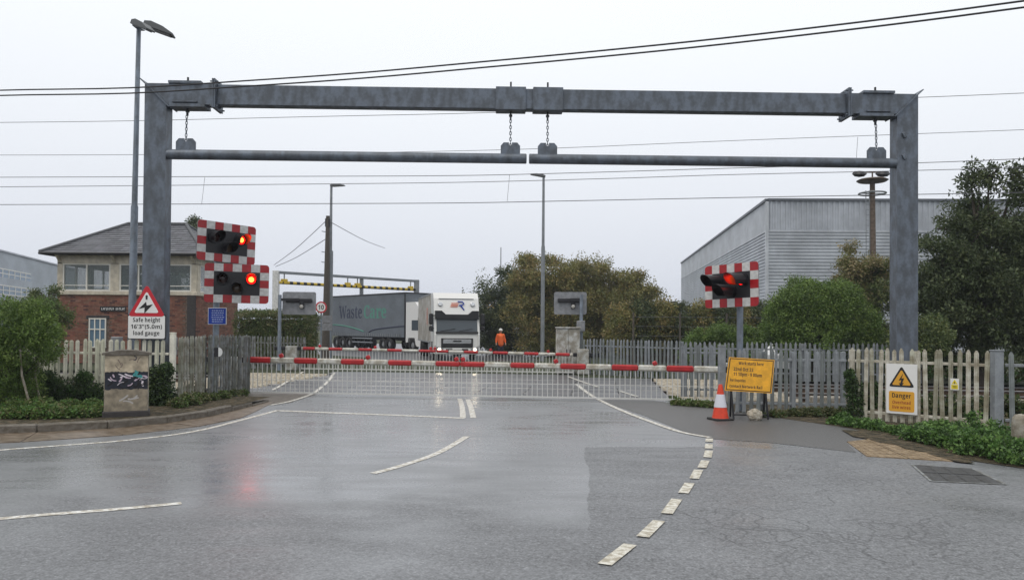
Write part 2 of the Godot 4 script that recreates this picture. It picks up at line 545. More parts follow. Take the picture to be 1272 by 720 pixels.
# ---------------------------------------------------------------- ground and road
func road_maps() -> StandardMaterial3D:
	var w := 2048
	var per_m := w / 20.0
	var fine := noise_image(1024, 0.16, 2, 31).get_data()
	var coarse := noise_image(1024, 0.012, 5, 32).get_data()
	var wet := noise_image(1024, 0.006, 4, 33, FastNoiseLite.TYPE_SIMPLEX_SMOOTH).get_data()
	var along := noise_image(1024, 0.05, 3, 34, FastNoiseLite.TYPE_SIMPLEX_SMOOTH).get_data()
	# cracks and seams are drawn into a mask first
	var mask := PackedByteArray()
	mask.resize(w * w)
	var r := RandomNumberGenerator.new()
	r.seed = 77
	var walk := func(x: float, d: float, dir: float, length: float, strength: int, wander: float) -> void:
		var px := x
		var pd := d
		var a := dir
		var s := 0.0
		while s < length:
			a += r.randfn(0.0, wander)
			px += cos(a) * 0.009
			pd += sin(a) * 0.009
			s += 0.009
			var ix := int((px + 10.0) * per_m)
			var iy := int((22.0 - pd) * per_m)
			if ix > 1 and iy > 1 and ix < w - 2 and iy < w - 2:
				var q := iy * w + ix
				mask[q] = maxi(mask[q], strength)
				if r.randf() < 0.7:
					mask[q + 1] = maxi(mask[q + 1], strength * 4 / 5)
				if r.randf() < 0.4:
					mask[q + w] = maxi(mask[q + w], strength * 3 / 4)
	# joint across the footway and the worn band of crazing right of the dashes
	for k in 5:
		walk.call(1.0 + r.randf() * 0.2, 10.9 - k * 0.05, -0.02, 2.0, 110, 0.16)
	for k in 70:
		walk.call(r.randf_range(1.6, 7.5), r.randf_range(5.6, 9.4), r.randf() * TAU, r.randf_range(0.3, 1.6), r.randi_range(60, 150), 0.28)
	for k in 46:
		walk.call(r.randf_range(3.2, 5.4), r.randf_range(6.8, 9.3), r.randf() * TAU, r.randf_range(0.3, 0.9), r.randi_range(70, 170), 0.3)
	for k in 60:
		var t := r.randf()
		walk.call(1.4 + 3.6 * t, 6.55 - 0.75 * t + r.randfn(0, 0.07), r.randfn(-0.15, 0.25), r.randf_range(0.5, 1.6), r.randi_range(80, 190), 0.2)
	for k in 9:
		walk.call(3.1 + k * 0.35, 11.0 + r.randfn(0, 0.12) - k * 0.1, r.randfn(-0.2, 0.2), 1.4, r.randi_range(90, 180), 0.2)
	for k in 5:
		walk.call(-6.0 + k * 2.2, r.randf_range(7, 12), r.randfn(0.0, 0.4), 2.0, 60, 0.12)
	var alb := PackedByteArray()
	alb.resize(w * w * 3)
	var rgh := PackedByteArray()
	rgh.resize(w * w)
	var hgt := PackedByteArray()
	hgt.resize(w * w)
	for iy in w:
		var d := 22.0 - iy / per_m
		for ix in w:
			var x := ix / per_m - 10.0
			var i := iy * w + ix
			var f := fine[(iy & 1023) * 1024 + (ix & 1023)] / 255.0
			var cn := coarse[(iy >> 1) * 1024 + (ix >> 1)] / 255.0
			var wn := wet[(iy >> 1) * 1024 + (ix >> 1)] / 255.0
			var al := along[((iy >> 1) & 1023) * 1024 + ((ix >> 3) & 1023)] / 255.0
			var sp := r.randf()
			# old coarse surface right of the seam, worn smooth wet lanes left of it
			var seam := 0.1 + 0.087 * d + (cn - 0.5) * 0.12
			var old := 0.0
			if x > seam and d < 10.75 + (cn - 0.5) * 0.5:
				old = 1.0
			elif d < 7.4 + (wn - 0.5) * 4.0:
				old = clampf((7.4 + (wn - 0.5) * 4.0 - d) * 0.6, 0.0, 0.8)
			if x > 4.6 + (wn - 0.5) * 3.0 and d < 10.5:
				old = 0.75
			var m := mask[i] / 255.0 * (0.6 + 0.4 * f)
			var base := 0.185 - 0.035 * old + (cn - 0.5) * 0.05 + (sp - 0.5) * (0.06 + 0.08 * old) + (f - 0.5) * (0.03 + 0.09 * old)
			if sp > 0.985:
				base += 0.10
			base *= 1.0 - 0.75 * m
			var lum := pow(clampf(base, 0.008, 1.0), 1.0 / 2.2) * 255.0
			alb[i * 3] = int(minf(lum * 0.985, 255.0))
			alb[i * 3 + 1] = int(minf(lum * 1.0, 255.0))
			alb[i * 3 + 2] = int(minf(lum * 1.03, 255.0))
			var ro := 0.30 + (wn - 0.5) * 0.30 + (al - 0.5) * 0.22 + old * 0.20 + (f - 0.5) * 0.08
			rgh[i] = int(clampf(ro + 0.3 * m, 0.13, 0.8) * 255.0)
			var h := 0.5 + (al - 0.5) * 0.22 + (f - 0.5) * (0.20 + 0.35 * old) + (sp - 0.5) * (0.06 + 0.18 * old) - 0.6 * m
			hgt[i] = int(clampf(h, 0.0, 1.0) * 255.0)
	var mt := mat("road", Color(1, 1, 1), 1.0)
	mt.albedo_texture = ImageTexture.create_from_image(Image.create_from_data(w, w, false, Image.FORMAT_RGB8, alb))
	mt.roughness_texture = ImageTexture.create_from_image(Image.create_from_data(w, w, false, Image.FORMAT_L8, rgh))
	mt.heightmap_enabled = true
	mt.heightmap_texture = ImageTexture.create_from_image(Image.create_from_data(w, w, false, Image.FORMAT_L8, hgt))
	mt.heightmap_scale = 0.4
	return mt

const SKEW := 0.11          # the tracks run slightly towards the camera on the right
func tz(d0: float, x: float) -> float:
	return -d0 + SKEW * x

func poly(pts: Array) -> PackedVector2Array:
	var o := PackedVector2Array()
	for p in pts:
		o.append(p if p is Vector2 else Vector2(p.x, p.z))
	return o

func build_ground() -> void:
	struct("ground", MB.new().sheet(poly([Vector2(-1500, 200), Vector2(1500, 200), Vector2(1500, -2500), Vector2(-1500, -2500)]), -0.6), M.field)
	struct("road", MB.new().sheet(poly([Vector2(-22, 12), Vector2(22, 12), Vector2(22, tz(18.3, 22)), Vector2(-22, tz(18.3, -22))]), 0.0, 20.0, Vector2(-10, -22)), road_maps())
	# beyond the crossing the land falls away slightly, then lies level
	var fv := MB.new()
	fv.quad_out(Vector3(-120, -0.01, tz(26, -120)), Vector3(120, -0.01, tz(26, 120)), Vector3(120, FAR_Y - 0.012, -42), Vector3(-120, FAR_Y - 0.012, -42), Vector3.UP)
	fv.sheet(poly([Vector2(-160, -42), Vector2(160, -42), Vector2(200, -420), Vector2(-200, -420)]), FAR_Y - 0.012)
	struct("far_verge", fv, M.field)
	var fr := MB.new()
	fr.quad_out(Vector3(-6.4, 0, tz(26, -6.4)), Vector3(2.35, 0, tz(26, 2.35)), Vector3(1.7, FAR_Y, -42), Vector3(-8.0, FAR_Y, -42), Vector3.UP)
	fr.sheet(poly([Vector2(-8.0, -42), Vector2(1.7, -42), Vector2(1.2, -48), Vector2(6, -60), Vector2(40, -72), Vector2(40, -84), Vector2(-60, -84), Vector2(-60, -60), Vector2(-22, -60), Vector2(-8.5, -46)]), FAR_Y)
	struct("far_road", fr, M.far_road)
	# asphalt footway on the right, between the edge line and the fence
	struct("footway", MB.new().sheet(poly([G2(741, 496), G2(800, 516), G2(848, 535), G2(884, 545), G2(960, 550), G2(1064, 562), G2(1052, 549.5), G2(1096, 544.5), G2(1075, 536), G2(1052, 531), G2(1050, 505), G2(890, 507), G2(830, 500), G2(780, 492)]), 0.004), M.footway)
	# dirty footway on the left, at the end of the fence
	struct("footway", MB.new().sheet(poly([G2(333, 503.5), G2(360, 500), G2(394, 489), G2(330, 486), G2(300, 487), G2(296, 497)]), 0.004), M.dirt_footway)
	# soil behind the right fence and the verge in front of it
	struct("verge_right", MB.new().sheet(poly([G2(1050, 531), G2(1085, 538), G2(1130, 548), G2(1190, 570), G2(1272, 582), G2(1400, 596), Vector2(21, -11), Vector2(21, tz(18.35, 21)), Vector2(4.8, tz(18.35, 4.8)), G2(830, 500.5), G2(890, 508)]), 0.008), M.earth)
	# ballast beside and under the tracks
	struct("ballast", MB.new().sheet(poly([Vector2(-90, tz(18.3, -90)), Vector2(90, tz(18.3, 90)), Vector2(90, tz(26, 90)), Vector2(-90, tz(26, -90))]), -0.15), M.ballast)

func strip(mb: MB, pts: Array, width: float, y: float) -> void:
	for i in pts.size() - 1:
		var a: Vector3 = pts[i]
		var b: Vector3 = pts[i + 1]
		var da: Vector3 = (pts[mini(i + 1, pts.size() - 1)] - pts[maxi(i - 1, 0)])
		var db: Vector3 = (pts[mini(i + 2, pts.size() - 1)] - pts[i])
		var sa := Vector3(-da.z, 0, da.x).normalized() * width * 0.5
		var sb := Vector3(-db.z, 0, db.x).normalized() * width * 0.5
		var lift := Vector3(0, y, 0)
		mb.quad_out(a - sa + lift, a + sa + lift, b + sb + lift, b - sb + lift, Vector3.UP)

func smooth_path(pts: Array, each := 0.25) -> Array:
	var c := Curve3D.new()
	c.bake_interval = each
	for i in pts.size():
		var t: Vector3 = (pts[mini(i + 1, pts.size() - 1)] - pts[maxi(i - 1, 0)]) / 6.0
		c.add_point(pts[i], -t, t)
	return Array(c.get_baked_points())

func line(label: String, pixels: Array, width: float, m := "line_paint", y := 0.004) -> void:
	var pts := []
	for p in pixels:
		pts.append(G(p[0], p[1]))
	var mb := MB.new()
	strip(mb, smooth_path(pts), width, y)
	var o := struct("road_marking", mb, M[m])
	o.set_meta("label", label)

func build_markings() -> void:
	line("white edge line beside the kerb", [[-60, 565], [0, 559], [80, 553], [160, 546.5], [240, 536], [300, 521.5], [345, 509.5]], 0.10)
	line("white stop line across the lane before the barrier", [[345, 510], [420, 513], [500, 516], [577, 519.5]], 0.16)
	line("short white centre line at the stop line", [[571, 495], [574, 506], [575, 519]], 0.11)
	line("short white centre line beside the stop line", [[581, 496], [585, 507], [588, 519]], 0.11)
	line("white curved dash on the wet road", [[463, 588], [500, 578], [545, 562], [580, 542]], 0.10)
	line("long white dash on the wet road", [[-40, 648], [60, 639], [140, 633], [225, 625]], 0.10)
	line("white edge line curving to the footway by the cone", [[716, 477], [730, 488], [745, 497], [775, 511], [810, 524.5], [845, 536.5], [882, 543.5]], 0.10, "line_paint", 0.008)
	line("white edge line over the crossing beside the dirty footway", [[335, 503.5], [362, 498], [388, 489], [400, 480]], 0.09, "line_paint", 0.008)
	line("white footway line over the crossing near the dirty footway", [[338, 485], [352, 477], [376, 462]], 0.09, "line_paint", 0.014)
	line("white lane edge line over the tracks near the dirty footway", [[402, 479], [409, 472], [415, 463]], 0.09, "line_paint", 0.014)
	line("white footway dash over the tracks near the cone", [[706, 468], [725, 475], [743, 481]], 0.09, "line_paint", 0.014)
	line("short white footway dash at the barrier near the cone", [[770, 486], [792, 493]], 0.09, "line_paint", 0.014)
	# give way dashes across the side road
	var dash := [[751, 702, 783, 677], [798.5, 667.5, 819, 647.5], [828.5, 638.5, 841, 620.5], [849, 613, 857, 600.5], [862.5, 595, 868, 584], [872, 581.5, 876.5, 572.5], [879, 568.5, 881, 560], [880.5, 557.5, 881, 552], [881, 549, 881.5, 545]]
	for d in dash:
		var mb := MB.new()
		strip(mb, [G(d[0], d[1]), G(d[2], d[3])], 0.105, 0.009)
		var o := struct("road_marking", mb, M.line_paint_warm)
		o.set_meta("label", "white dash of the broken line across the side road")
	# tactile paving slabs in front of the right fence
	var tq := [G(1052, 549), G(1098, 544), G(1186, 573.5), G(1076, 567)]
	var tact := Node3D.new()
	tact.name = "tactile_paving"
	add_child(tact)
	tact.set_meta("kind", "structure")
	for i in 6:
		for k in 2:
			var pm := MB.new()
			var mix := func(u: float, t: float, y: float) -> Vector3: return (tq[0] as Vector3).lerp(tq[3], t).lerp((tq[1] as Vector3).lerp(tq[2], t), u) + Vector3(0, y, 0)
			var u0 := (k + 0.02) / 2.0
			var u1 := (k + 0.98) / 2.0
			var t0 := (i + 0.03) / 6.0
			var t1 := (i + 0.97) / 6.0
			var top := 0.011 + 0.002 * ((i * 3 + k) % 3)
			var c := [mix.call(u0, t0, top), mix.call(u1, t0, top), mix.call(u1, t1, top), mix.call(u0, t1, top)]
			pm.quad_out(c[0], c[1], c[2], c[3], Vector3.UP)
			for e in 4:
				var p: Vector3 = c[e]
				var q: Vector3 = c[(e + 1) % 4]
				pm.quad_out(p, q, q - Vector3(0, top, 0), p - Vector3(0, top, 0), (p + q) * 0.5 - (c[0] + c[2]) * 0.5)
			for j in 5:
				var v := lerpf(u0, u1, (j + 0.5) / 5.0)
				pm.tube([mix.call(v, lerpf(t0, t1, 0.06), top), mix.call(v, lerpf(t0, t1, 0.94), top)], 0.006, 6)
			part(tact, "paving_slab", pm, M.tactile)
	# trodden earth spilling over the slabs
	struct("dirt_patch", MB.new().sheet(poly([G2(1046, 535), G2(1070, 536), G2(1100, 540), G2(1142, 552), G2(1192, 567), G2(1212, 577), G2(1190, 575), G2(1163, 568), G2(1150, 563), G2(1126, 559), G2(1112, 553), G2(1094, 551), G2(1078, 546), G2(1060, 543)]), 0.019), M.earth)
	# drain cover: steel frame with infilled panels, a little proud of the road
	var q := [G(1133, 577), G(1208, 582), G(1250, 602), G(1157, 598)]
	var cover := Node3D.new()
	cover.name = "drain_cover"
	add_child(cover)
	cover.set_meta("kind", "structure")
	var rim := MB.new()
	for i in 4:
		strip(rim, [q[i], q[(i + 1) % 4]], 0.03, 0.007)
	part(cover, "rim", rim, M.galv_old)
	for i in 4:
		for k in 2:
			var pm := MB.new()
			var cs := []
			for uv in [[0.02, 0.03], [0.98, 0.03], [0.98, 0.97], [0.02, 0.97]]:
				var u: float = (i + uv[0]) / 4.0
				var t: float = (k + uv[1]) / 2.0
				cs.append((q[0] as Vector3).lerp(q[1], u).lerp((q[3] as Vector3).lerp(q[2], u), t) + Vector3(0, 0.006, 0))
			pm.quad_out(cs[0], cs[1], cs[2], cs[3], Vector3.UP)
			part(cover, "cover_panel", pm, M.drain_cover)

func at_length(pts: Array, s: float) -> Array:      # point and direction at arc length s
	for i in pts.size() - 1:
		var l: float = (pts[i + 1] - pts[i]).length()
		if s <= l or i == pts.size() - 2:
			return [pts[i] + (pts[i + 1] - pts[i]).normalized() * s, (pts[i + 1] - pts[i]).normalized()]
		s -= l
	return []

func build_kerb() -> void:
	var base := []
	for p in [[-140, 542], [-60, 541], [0, 539], [80, 536], [160, 530.5], [240, 521.5], [296, 509], [334, 499]]:
		base.append(G(p[0], p[1]))
	base = smooth_path(base, 0.1)
	var total := 0.0
	for i in base.size() - 1:
		total += (base[i + 1] - base[i]).length()
	var kerb := Node3D.new()
	kerb.name = "kerb"
	add_child(kerb)
	kerb.set_meta("kind", "structure")
	var gutter := Node3D.new()
	gutter.name = "gutter"
	add_child(gutter)
	gutter.set_meta("kind", "structure")
	var n := int(total / 0.91)
	var r := RandomNumberGenerator.new()
	r.seed = 5
	for i in n:
		var a: Vector3 = at_length(base, i * total / n + 0.006)[0]
		var b: Vector3 = at_length(base, (i + 1) * total / n - 0.006)[0]
		var d := (b - a).normalized()
		var out := Vector3(-d.z, 0, d.x)          # towards the road
		if out.z < 0.0:
			out = -out
		var top := 0.125 if i < n - 2 else (0.09 if i == n - 2 else 0.04)
		top += r.randf_range(-0.006, 0.006)
		var bs := Basis(d, Vector3.UP, d.cross(Vector3.UP))
		var mid := (a + b) * 0.5
		part(kerb, "kerbstone", MB.new().box(mid - out * 0.075 + Vector3(0, top * 0.5 - 0.05, 0) + out * r.randf_range(-0.006, 0.006), Vector3((b - a).length(), top + 0.1, 0.15), bs, 0.018), M.kerb)
		var wide := maxf(0.12, 1.12 - 1.05 * pow(float(i) / n, 1.6))
		# gutter slabs widen outwards round the bend
		var na: Vector3 = at_length(base, i * total / n)[1]
		var nb: Vector3 = at_length(base, minf((i + 1) * total / n, total - 0.01))[1]
		var oa := Vector3(-na.z, 0, na.x)
		var ob := Vector3(-nb.z, 0, nb.x)
		oa *= signf(oa.z)
		ob *= signf(ob.z)
		var wide2 := maxf(0.12, 1.12 - 1.05 * pow(float(i + 1) / n, 1.6))
		var up := Vector3(0, 0.009 + r.randf_range(-0.003, 0.003), 0)
		var gs := MB.new()
		var c := [a + oa * 0.004 + up, b + ob * 0.004 + up, b + ob * wide2 + up - d * 0.004, a + oa * wide + up + d * 0.004]
		gs.quad_out(c[0], c[1], c[2], c[3], Vector3.UP)
		for e in 4:
			var p: Vector3 = c[e]
			var q: Vector3 = c[(e + 1) % 4]
			gs.quad_out(p, q, q - Vector3(0, 0.06, 0), p - Vector3(0, 0.06, 0), (p + q) * 0.5 - (c[0] + c[2]) * 0.5)
		part(gutter, "gutter_stone", gs, M.channel)
	# the raised verge behind it
	var v := []
	for p in base:
		v.append(Vector2(p.x, p.z - 0.13))
	v.append(Vector2(-6.45, -17.0))
	v.append(Vector2(-6.9, -18.3))
	v.append(Vector2(-24, -20.2))
	v.append(Vector2(-24, -13))
	struct("verge_left", MB.new().sheet(poly(v), 0.10), M.earth)

# ---------------------------------------------------------------- railway crossing
func build_crossing() -> void:
	var dir := Vector3(1, 0, SKEW).normalized()
	var base := Basis(dir, Vector3.UP, dir.cross(Vector3.UP))
	var xf := Transform3D(base, Vector3(0, 0, -22.1))       # local z towards the camera
	var deck := Node3D.new()
	deck.name = "crossing_deck"
	add_child(deck)
	deck.transform = xf
	deck.set_meta("kind", "structure")
	var rails := [2.42, 0.98, -0.98, -2.42]
	# strips between and beside the rails, laid as panels
	var strips := [[3.80, 3.02, 0], [3.0, 2.47, 1], [2.35, 1.70, 1], [1.69, 1.05, 1], [0.93, 0.50, 1], [0.48, -0.48, 0], [-0.50, -0.93, 1], [-1.05, -1.69, 1], [-1.70, -2.35, 1], [-2.47, -3.0, 1], [-3.02, -3.95, 0]]
	var r := RandomNumberGenerator.new()
	r.seed = 8
	for s in strips:
		var wide: float = s[0] - s[1]
		var mid: float = (s[0] + s[1]) * 0.5
		if s[2] == 0:
			part(deck, "asphalt_infill", MB.new().box(Vector3(-1.2, -0.1, mid), Vector3(10.8, 0.2, wide)), M.patch)
		else:
			var pm := MB.new().box(Vector3(0, -0.1, 0), Vector3(1.185, 0.2, wide - 0.012), Basis.IDENTITY, 0.012).mesh()
			for k in 9:
				part(deck, "deck_panel", pm, M.deck, Vector3(-6.0 + 1.2 * k, r.randf_range(-0.004, 0.004), mid))
	# the two tracks
	for t in 2:
		var track := Node3D.new()
		track.name = "railway_track" if t == 0 else "railway_track_001"
		add_child(track)
		track.transform = xf
		track.set_meta("kind", "structure")
		for k in 2:
			var z: float = rails[t * 2 + k]
			var head := MB.new().box(Vector3(0, -0.018, z), Vector3(150, 0.04, 0.07), Basis.IDENTITY, 0.01)
			var rl := part(track, "rail", head, M.rail)
			part(rl, "rail_web", MB.new().box(Vector3(0, -0.085, z), Vector3(150, 0.09, 0.02)).box(Vector3(0, -0.14, z), Vector3(150, 0.025, 0.14)), M.rail_web)
		var sm := MB.new().box(Vector3.ZERO, Vector3(0.25, 0.12, 2.5), Basis.IDENTITY, 0.015).mesh()
		for k in 15:
			part(track, "sleeper", sm, M.sleeper, Vector3(4.6 + k * 0.65, -0.185, 1.7 - 3.4 * t))
			part(track, "sleeper", sm, M.sleeper, Vector3(-7.0 - k * 0.65, -0.185, 1.7 - 3.4 * t))
	# timber trespass guards either side of the road
	for side in 2:
		var g := thing("trespass_guard", "rows of pale timber trespass guard beside the crossing, under the %s" % ["grey palisade" if side == 0 else "fence by the signal box"], "trespass guard", xf * Vector3(5.72 if side == 0 else -8.12, 0, 0), 0.0, "trespass guards beside the crossing")
		g.basis = base
		g.set_meta("label", "pale timber trespass guard by the %s" % ["grassy end of the footway near the cone" if side == 0 else "grey fence on the signal box side"])
		var l := 2.9
		for z in [3.3, 2.75, 2.0, 1.7, 1.4, 0.55, 0.0, -0.55, -1.4, -1.7, -2.0, -2.8, -3.3]:
			var b := MB.new().prism(PackedVector2Array([Vector2(-0.09, -0.1), Vector2(0.09, -0.1), Vector2(0.025, 0.04), Vector2(-0.025, 0.04)]), l, Transform3D(Basis(Vector3(0, 0, 1), Vector3.UP, Vector3(-1, 0, 0)), Vector3(l * 0.5, 0, z)))
			part(g, "timber", b, M.guard_timber)
		part(g, "bearer", MB.new().box(Vector3(-l * 0.5 + 0.12, -0.13, 0), Vector3(0.12, 0.06, 7.0)).box(Vector3(l * 0.5 - 0.12, -0.13, 0), Vector3(0.12, 0.06, 7.0)), M.sleeper)
	# pale edge boards of the deck and a concrete cable trough on the right
	var trough := thing("cable_trough", "pale concrete cable trough lying along the tracks behind the grey palisade", "cable trough", xf * Vector3(12, -0.16, 3.0))
	trough.basis = base
	for k in 9:
		part(trough, "trough_lid", MB.new().box(Vector3(-4 + k * 1.0, 0.12, 0), Vector3(0.985, 0.24, 0.4), Basis.IDENTITY, 0.02), M.concrete)

# ---------------------------------------------------------------- signal box
func bricks(mb: MB, o: Vector3, right: Vector3, out: Vector3, width: float, height: float, holes: Array, r: RandomNumberGenerator) -> void:
	var rows := int(height / 0.075)
	var nz := FastNoiseLite.new()
	nz.seed = 12
	nz.frequency = 0.6
	for j in rows:
		var y0 := j * 0.075 + 0.005
		var x := -0.1125 if j % 2 else 0.0
		while x < width:
			var a := maxf(x + 0.005, 0.0)
			var b := minf(x + 0.22, width)
			x += 0.225
			if b - a < 0.03:
				continue
			var hit := false
			for h in holes:
				if b > h[0] and a < h[1] and y0 + 0.065 > h[2] and y0 < h[3]:
					hit = true
			if hit:
				continue
			var t := r.randf()
			var big := nz.get_noise_2d(a * 2.0 + out.x * 40.0, y0 * 2.0)
			var k := 0.8 + 0.5 * r.randf() + 0.35 * big
			mb.col = Color(0.215 * k, (0.082 + 0.035 * t) * k, (0.056 + 0.025 * t) * k)
			if r.randf() < 0.10:
				mb.col = Color(0.10, 0.05, 0.045)
			var p := o + Vector3(0, y0, 0)
			var d := out * (0.010 + 0.003 * r.randf())
			var h2 := Vector3(0, 0.065, 0)
			var p0 := p + right * a
			var p1 := p + right * b
			mb.quad_out(p0 + d, p1 + d, p1 + d + h2, p0 + d + h2, out)
			mb.quad_out(p0 + h2, p1 + h2, p1 + d + h2, p0 + d + h2, Vector3.UP)
			mb.quad_out(p0, p1, p1 + d, p0 + d, Vector3.DOWN)
			mb.quad_out(p0, p0 + d, p0 + d + h2, p0 + h2, -right)
			mb.quad_out(p1, p1 + d, p1 + d + h2, p1 + h2, right)

func sash(parent: Node3D, o: Vector3, right: Vector3, out: Vector3, x0: float, x1: float, y0: float, y1: float, panes: int, bar_y := 0.0) -> void:
	var win := Node3D.new()
	win.name = "window"
	parent.add_child(win, true)
	var fr := MB.new()
	var bs := Basis(right, Vector3.UP, out)
	var mid := func(x: float, y: float) -> Vector3: return o + right * x + Vector3(0, y, 0)
	fr.box(mid.call((x0 + x1) * 0.5, y0 + 0.03), Vector3(x1 - x0, 0.06, 0.08), bs)
	fr.box(mid.call((x0 + x1) * 0.5, y1 - 0.03), Vector3(x1 - x0, 0.06, 0.08), bs)
	var w := (x1 - x0) / panes
	for k in panes + 1:
		fr.box(mid.call(clampf(x0 + k * w, x0 + 0.03, x1 - 0.03), (y0 + y1) * 0.5), Vector3(0.06, y1 - y0 - 0.12, 0.078), bs)
	if bar_y > 0.0:
		fr.box(mid.call((x0 + x1) * 0.5, bar_y), Vector3(x1 - x0 - 0.1, 0.035, 0.03), bs)
	part(win, "frame", fr, M.window_frame)
	for k in panes:
		part(win, "pane", MB.new().box(mid.call(x0 + (k + 0.5) * w, (y0 + y1) * 0.5) - out * 0.01, Vector3(w - 0.05, y1 - y0 - 0.1, 0.008), bs), M.pane)

func build_signal_box() -> void:
	var xl := X(70, 33)
	var w := X(243, 33) - xl
	var dp := 5.0
	var t := thing("signal_box", "red brick railway signal box with cream glazed upper floor and hipped slate roof", "signal box", Vector3(xl, 0, -33))
	var hb := 2.93
	var front := Vector3(0, 0, 0)
	var wx := (111.0 - 70.0) / 173.0 * w
	var wx1 := (131.0 - 70.0) / 173.0 * w
	# mortar core, hollow around the small window
	part(t, "wall", MB.new().box(Vector3(w * 0.5, hb * 0.5, -dp * 0.5), Vector3(w - 0.02, hb, dp - 0.02)), M.brick_wall)
	var mb := MB.new()
	var r := RandomNumberGenerator.new()
	r.seed = 3
	bricks(mb, Vector3(0, 0, -0.01), Vector3.RIGHT, Vector3(0, 0, 1), w, hb, [[wx - 0.05, wx1 + 0.05, 0.0, 1.92], [w - 0.4, w, 0.0, 3.0]], r)
	bricks(mb, Vector3(w - 0.01, 0, 0), Vector3(0, 0, -1), Vector3.RIGHT, dp, hb, [], r)
	bricks(mb, Vector3(0.01, 0, -dp), Vector3(0, 0, 1), Vector3.LEFT, dp, hb, [], r)
	stuff(part(t, "bricks", mb, M.bricks))
	part(t, "pilaster", MB.new().box(Vector3(w - 0.19, hb * 0.5, 0.02), Vector3(0.36, hb, 0.09), Basis.IDENTITY, 0.01), M.dark_brick)
	# small ground floor window under a dark arch
	part(t, "window_arch", MB.new().box(Vector3((wx + wx1) * 0.5, 1.97, 0.005), Vector3(wx1 - wx + 0.3, 0.16, 0.05), Basis.IDENTITY, 0.02), M.dark_brick)
	var lw := Node3D.new()
	lw.name = "window"
	t.add_child(lw, true)
	part(lw, "pane", MB.new().box(Vector3((wx + wx1) * 0.5, 1.3, 0.0), Vector3(wx1 - wx, 1.2, 0.02)), M.office_window)
	var lf := MB.new()
	for k in 4:
		lf.box(Vector3(wx + (wx1 - wx) * k / 3.0, 1.3, 0.02), Vector3(0.045, 1.26, 0.05))
	for y in [0.68, 1.45, 1.9]:
		lf.box(Vector3((wx + wx1) * 0.5, y, 0.021), Vector3(wx1 - wx + 0.06, 0.05, 0.05))
	part(lw, "frame", lf, M.window_frame)
	# nameplate
	var np := Node3D.new()
	np.name = "nameplate"
	t.add_child(np, true)
	var nx := (140.0 - 70.0) / 173.0 * w
	var ny := P(140, 383.5, 33).y
	part(np, "board", MB.new().box(Vector3(nx, ny, 0.03), Vector3(1.1, 0.22, 0.03)), M.sign_black)
	var ink := MB.new()
	for k in 15:
		if k == 8:
			continue
		ink.box(Vector3(nx - 0.48 + k * 0.069, ny, 0.048), Vector3(0.014, 0.10, 0.004))
		ink.box(Vector3(nx - 0.462 + k * 0.069, ny + 0.043 * ((k * 7) % 3 - 1), 0.048), Vector3(0.03, 0.016, 0.004))
		if k % 2:
			ink.box(Vector3(nx - 0.444 + k * 0.069, ny + 0.01, 0.048), Vector3(0.012, 0.07, 0.004))
	part(np, "lettering", ink, M.sign_white)
	# upper floor: sill, posts, fascia, sashes, room behind
	var y0 := 3.09
	var y1 := 4.27
	part(t, "ledge", MB.new().box(Vector3(w * 0.5, hb + 0.07, -dp * 0.5), Vector3(w + 0.14, 0.16, dp + 0.14), Basis.IDENTITY, 0.02), M.cream_timber)
	part(t, "fascia", MB.new().box(Vector3(w * 0.5, 4.44, -0.03), Vector3(w, 0.36, 0.12)).box(Vector3(w - 0.03, 4.44, -dp * 0.5), Vector3(0.12, 0.36, dp - 0.13)).box(Vector3(0.03, 4.44, -dp * 0.5), Vector3(0.12, 0.36, dp - 0.13)).box(Vector3(w * 0.5, 4.44, -dp + 0.03), Vector3(w, 0.36, 0.12)), M.cream_timber)
	var posts := [[0.0, 0.22], [2.28, 2.66], [4.3, 4.62], [5.76, w]]
	for p in posts:
		part(t, "post", MB.new().box(Vector3((p[0] + p[1]) * 0.5, (y0 + y1) * 0.5 - 0.005, -0.04), Vector3(p[1] - p[0], y1 - y0 + 0.08, 0.14), Basis.IDENTITY, 0.01), M.cream_timber)
		part(t, "eaves_bracket", MB.new().prism(PackedVector2Array([Vector2(0, 0), Vector2(0.34, 0.3), Vector2(0, 0.3)]), 0.09, Transform3D(Basis(Vector3(0, 0, 1), Vector3.UP, Vector3(-1, 0, 0)), Vector3((p[0] + p[1]) * 0.5 + 0.045, 4.3, 0.03))), M.cream_timber)
	for p in [-0.2, -2.5, -4.8]:
		part(t, "post", MB.new().box(Vector3(w - 0.05, (y0 + y1) * 0.5 - 0.005, p), Vector3(0.16, y1 - y0 + 0.08, 0.3), Basis.IDENTITY, 0.01), M.cream_timber)
	sash(t, Vector3(0, 0, -0.03), Vector3.RIGHT, Vector3(0, 0, 1), 0.22, 2.28, y0, y1, 2, 3.33)
	sash(t, Vector3(0, 0, -0.03), Vector3.RIGHT, Vector3(0, 0, 1), 2.66, 4.3, y0, y1, 2, 3.33)
	sash(t, Vector3(0, 0, -0.03), Vector3.RIGHT, Vector3(0, 0, 1), 4.62, 5.76, y0, y1, 1, 3.33)
	sash(t, Vector3(w - 0.03, 0, 0), Vector3(0, 0, -1), Vector3.RIGHT, 0.35, 2.35, y0, y1, 2, 3.33)
	sash(t, Vector3(w - 0.03, 0, 0), Vector3(0, 0, -1), Vector3.RIGHT, 2.65, 4.65, y0, y1, 2, 3.33)
	sash(t, Vector3(0.03, 0, -dp), Vector3(0, 0, 1), Vector3.LEFT, 0.35, 2.35, y0, y1, 2, 3.33)
	sash(t, Vector3(0.03, 0, -dp), Vector3(0, 0, 1), Vector3.LEFT, 2.65, 4.65, y0, y1, 2, 3.33)
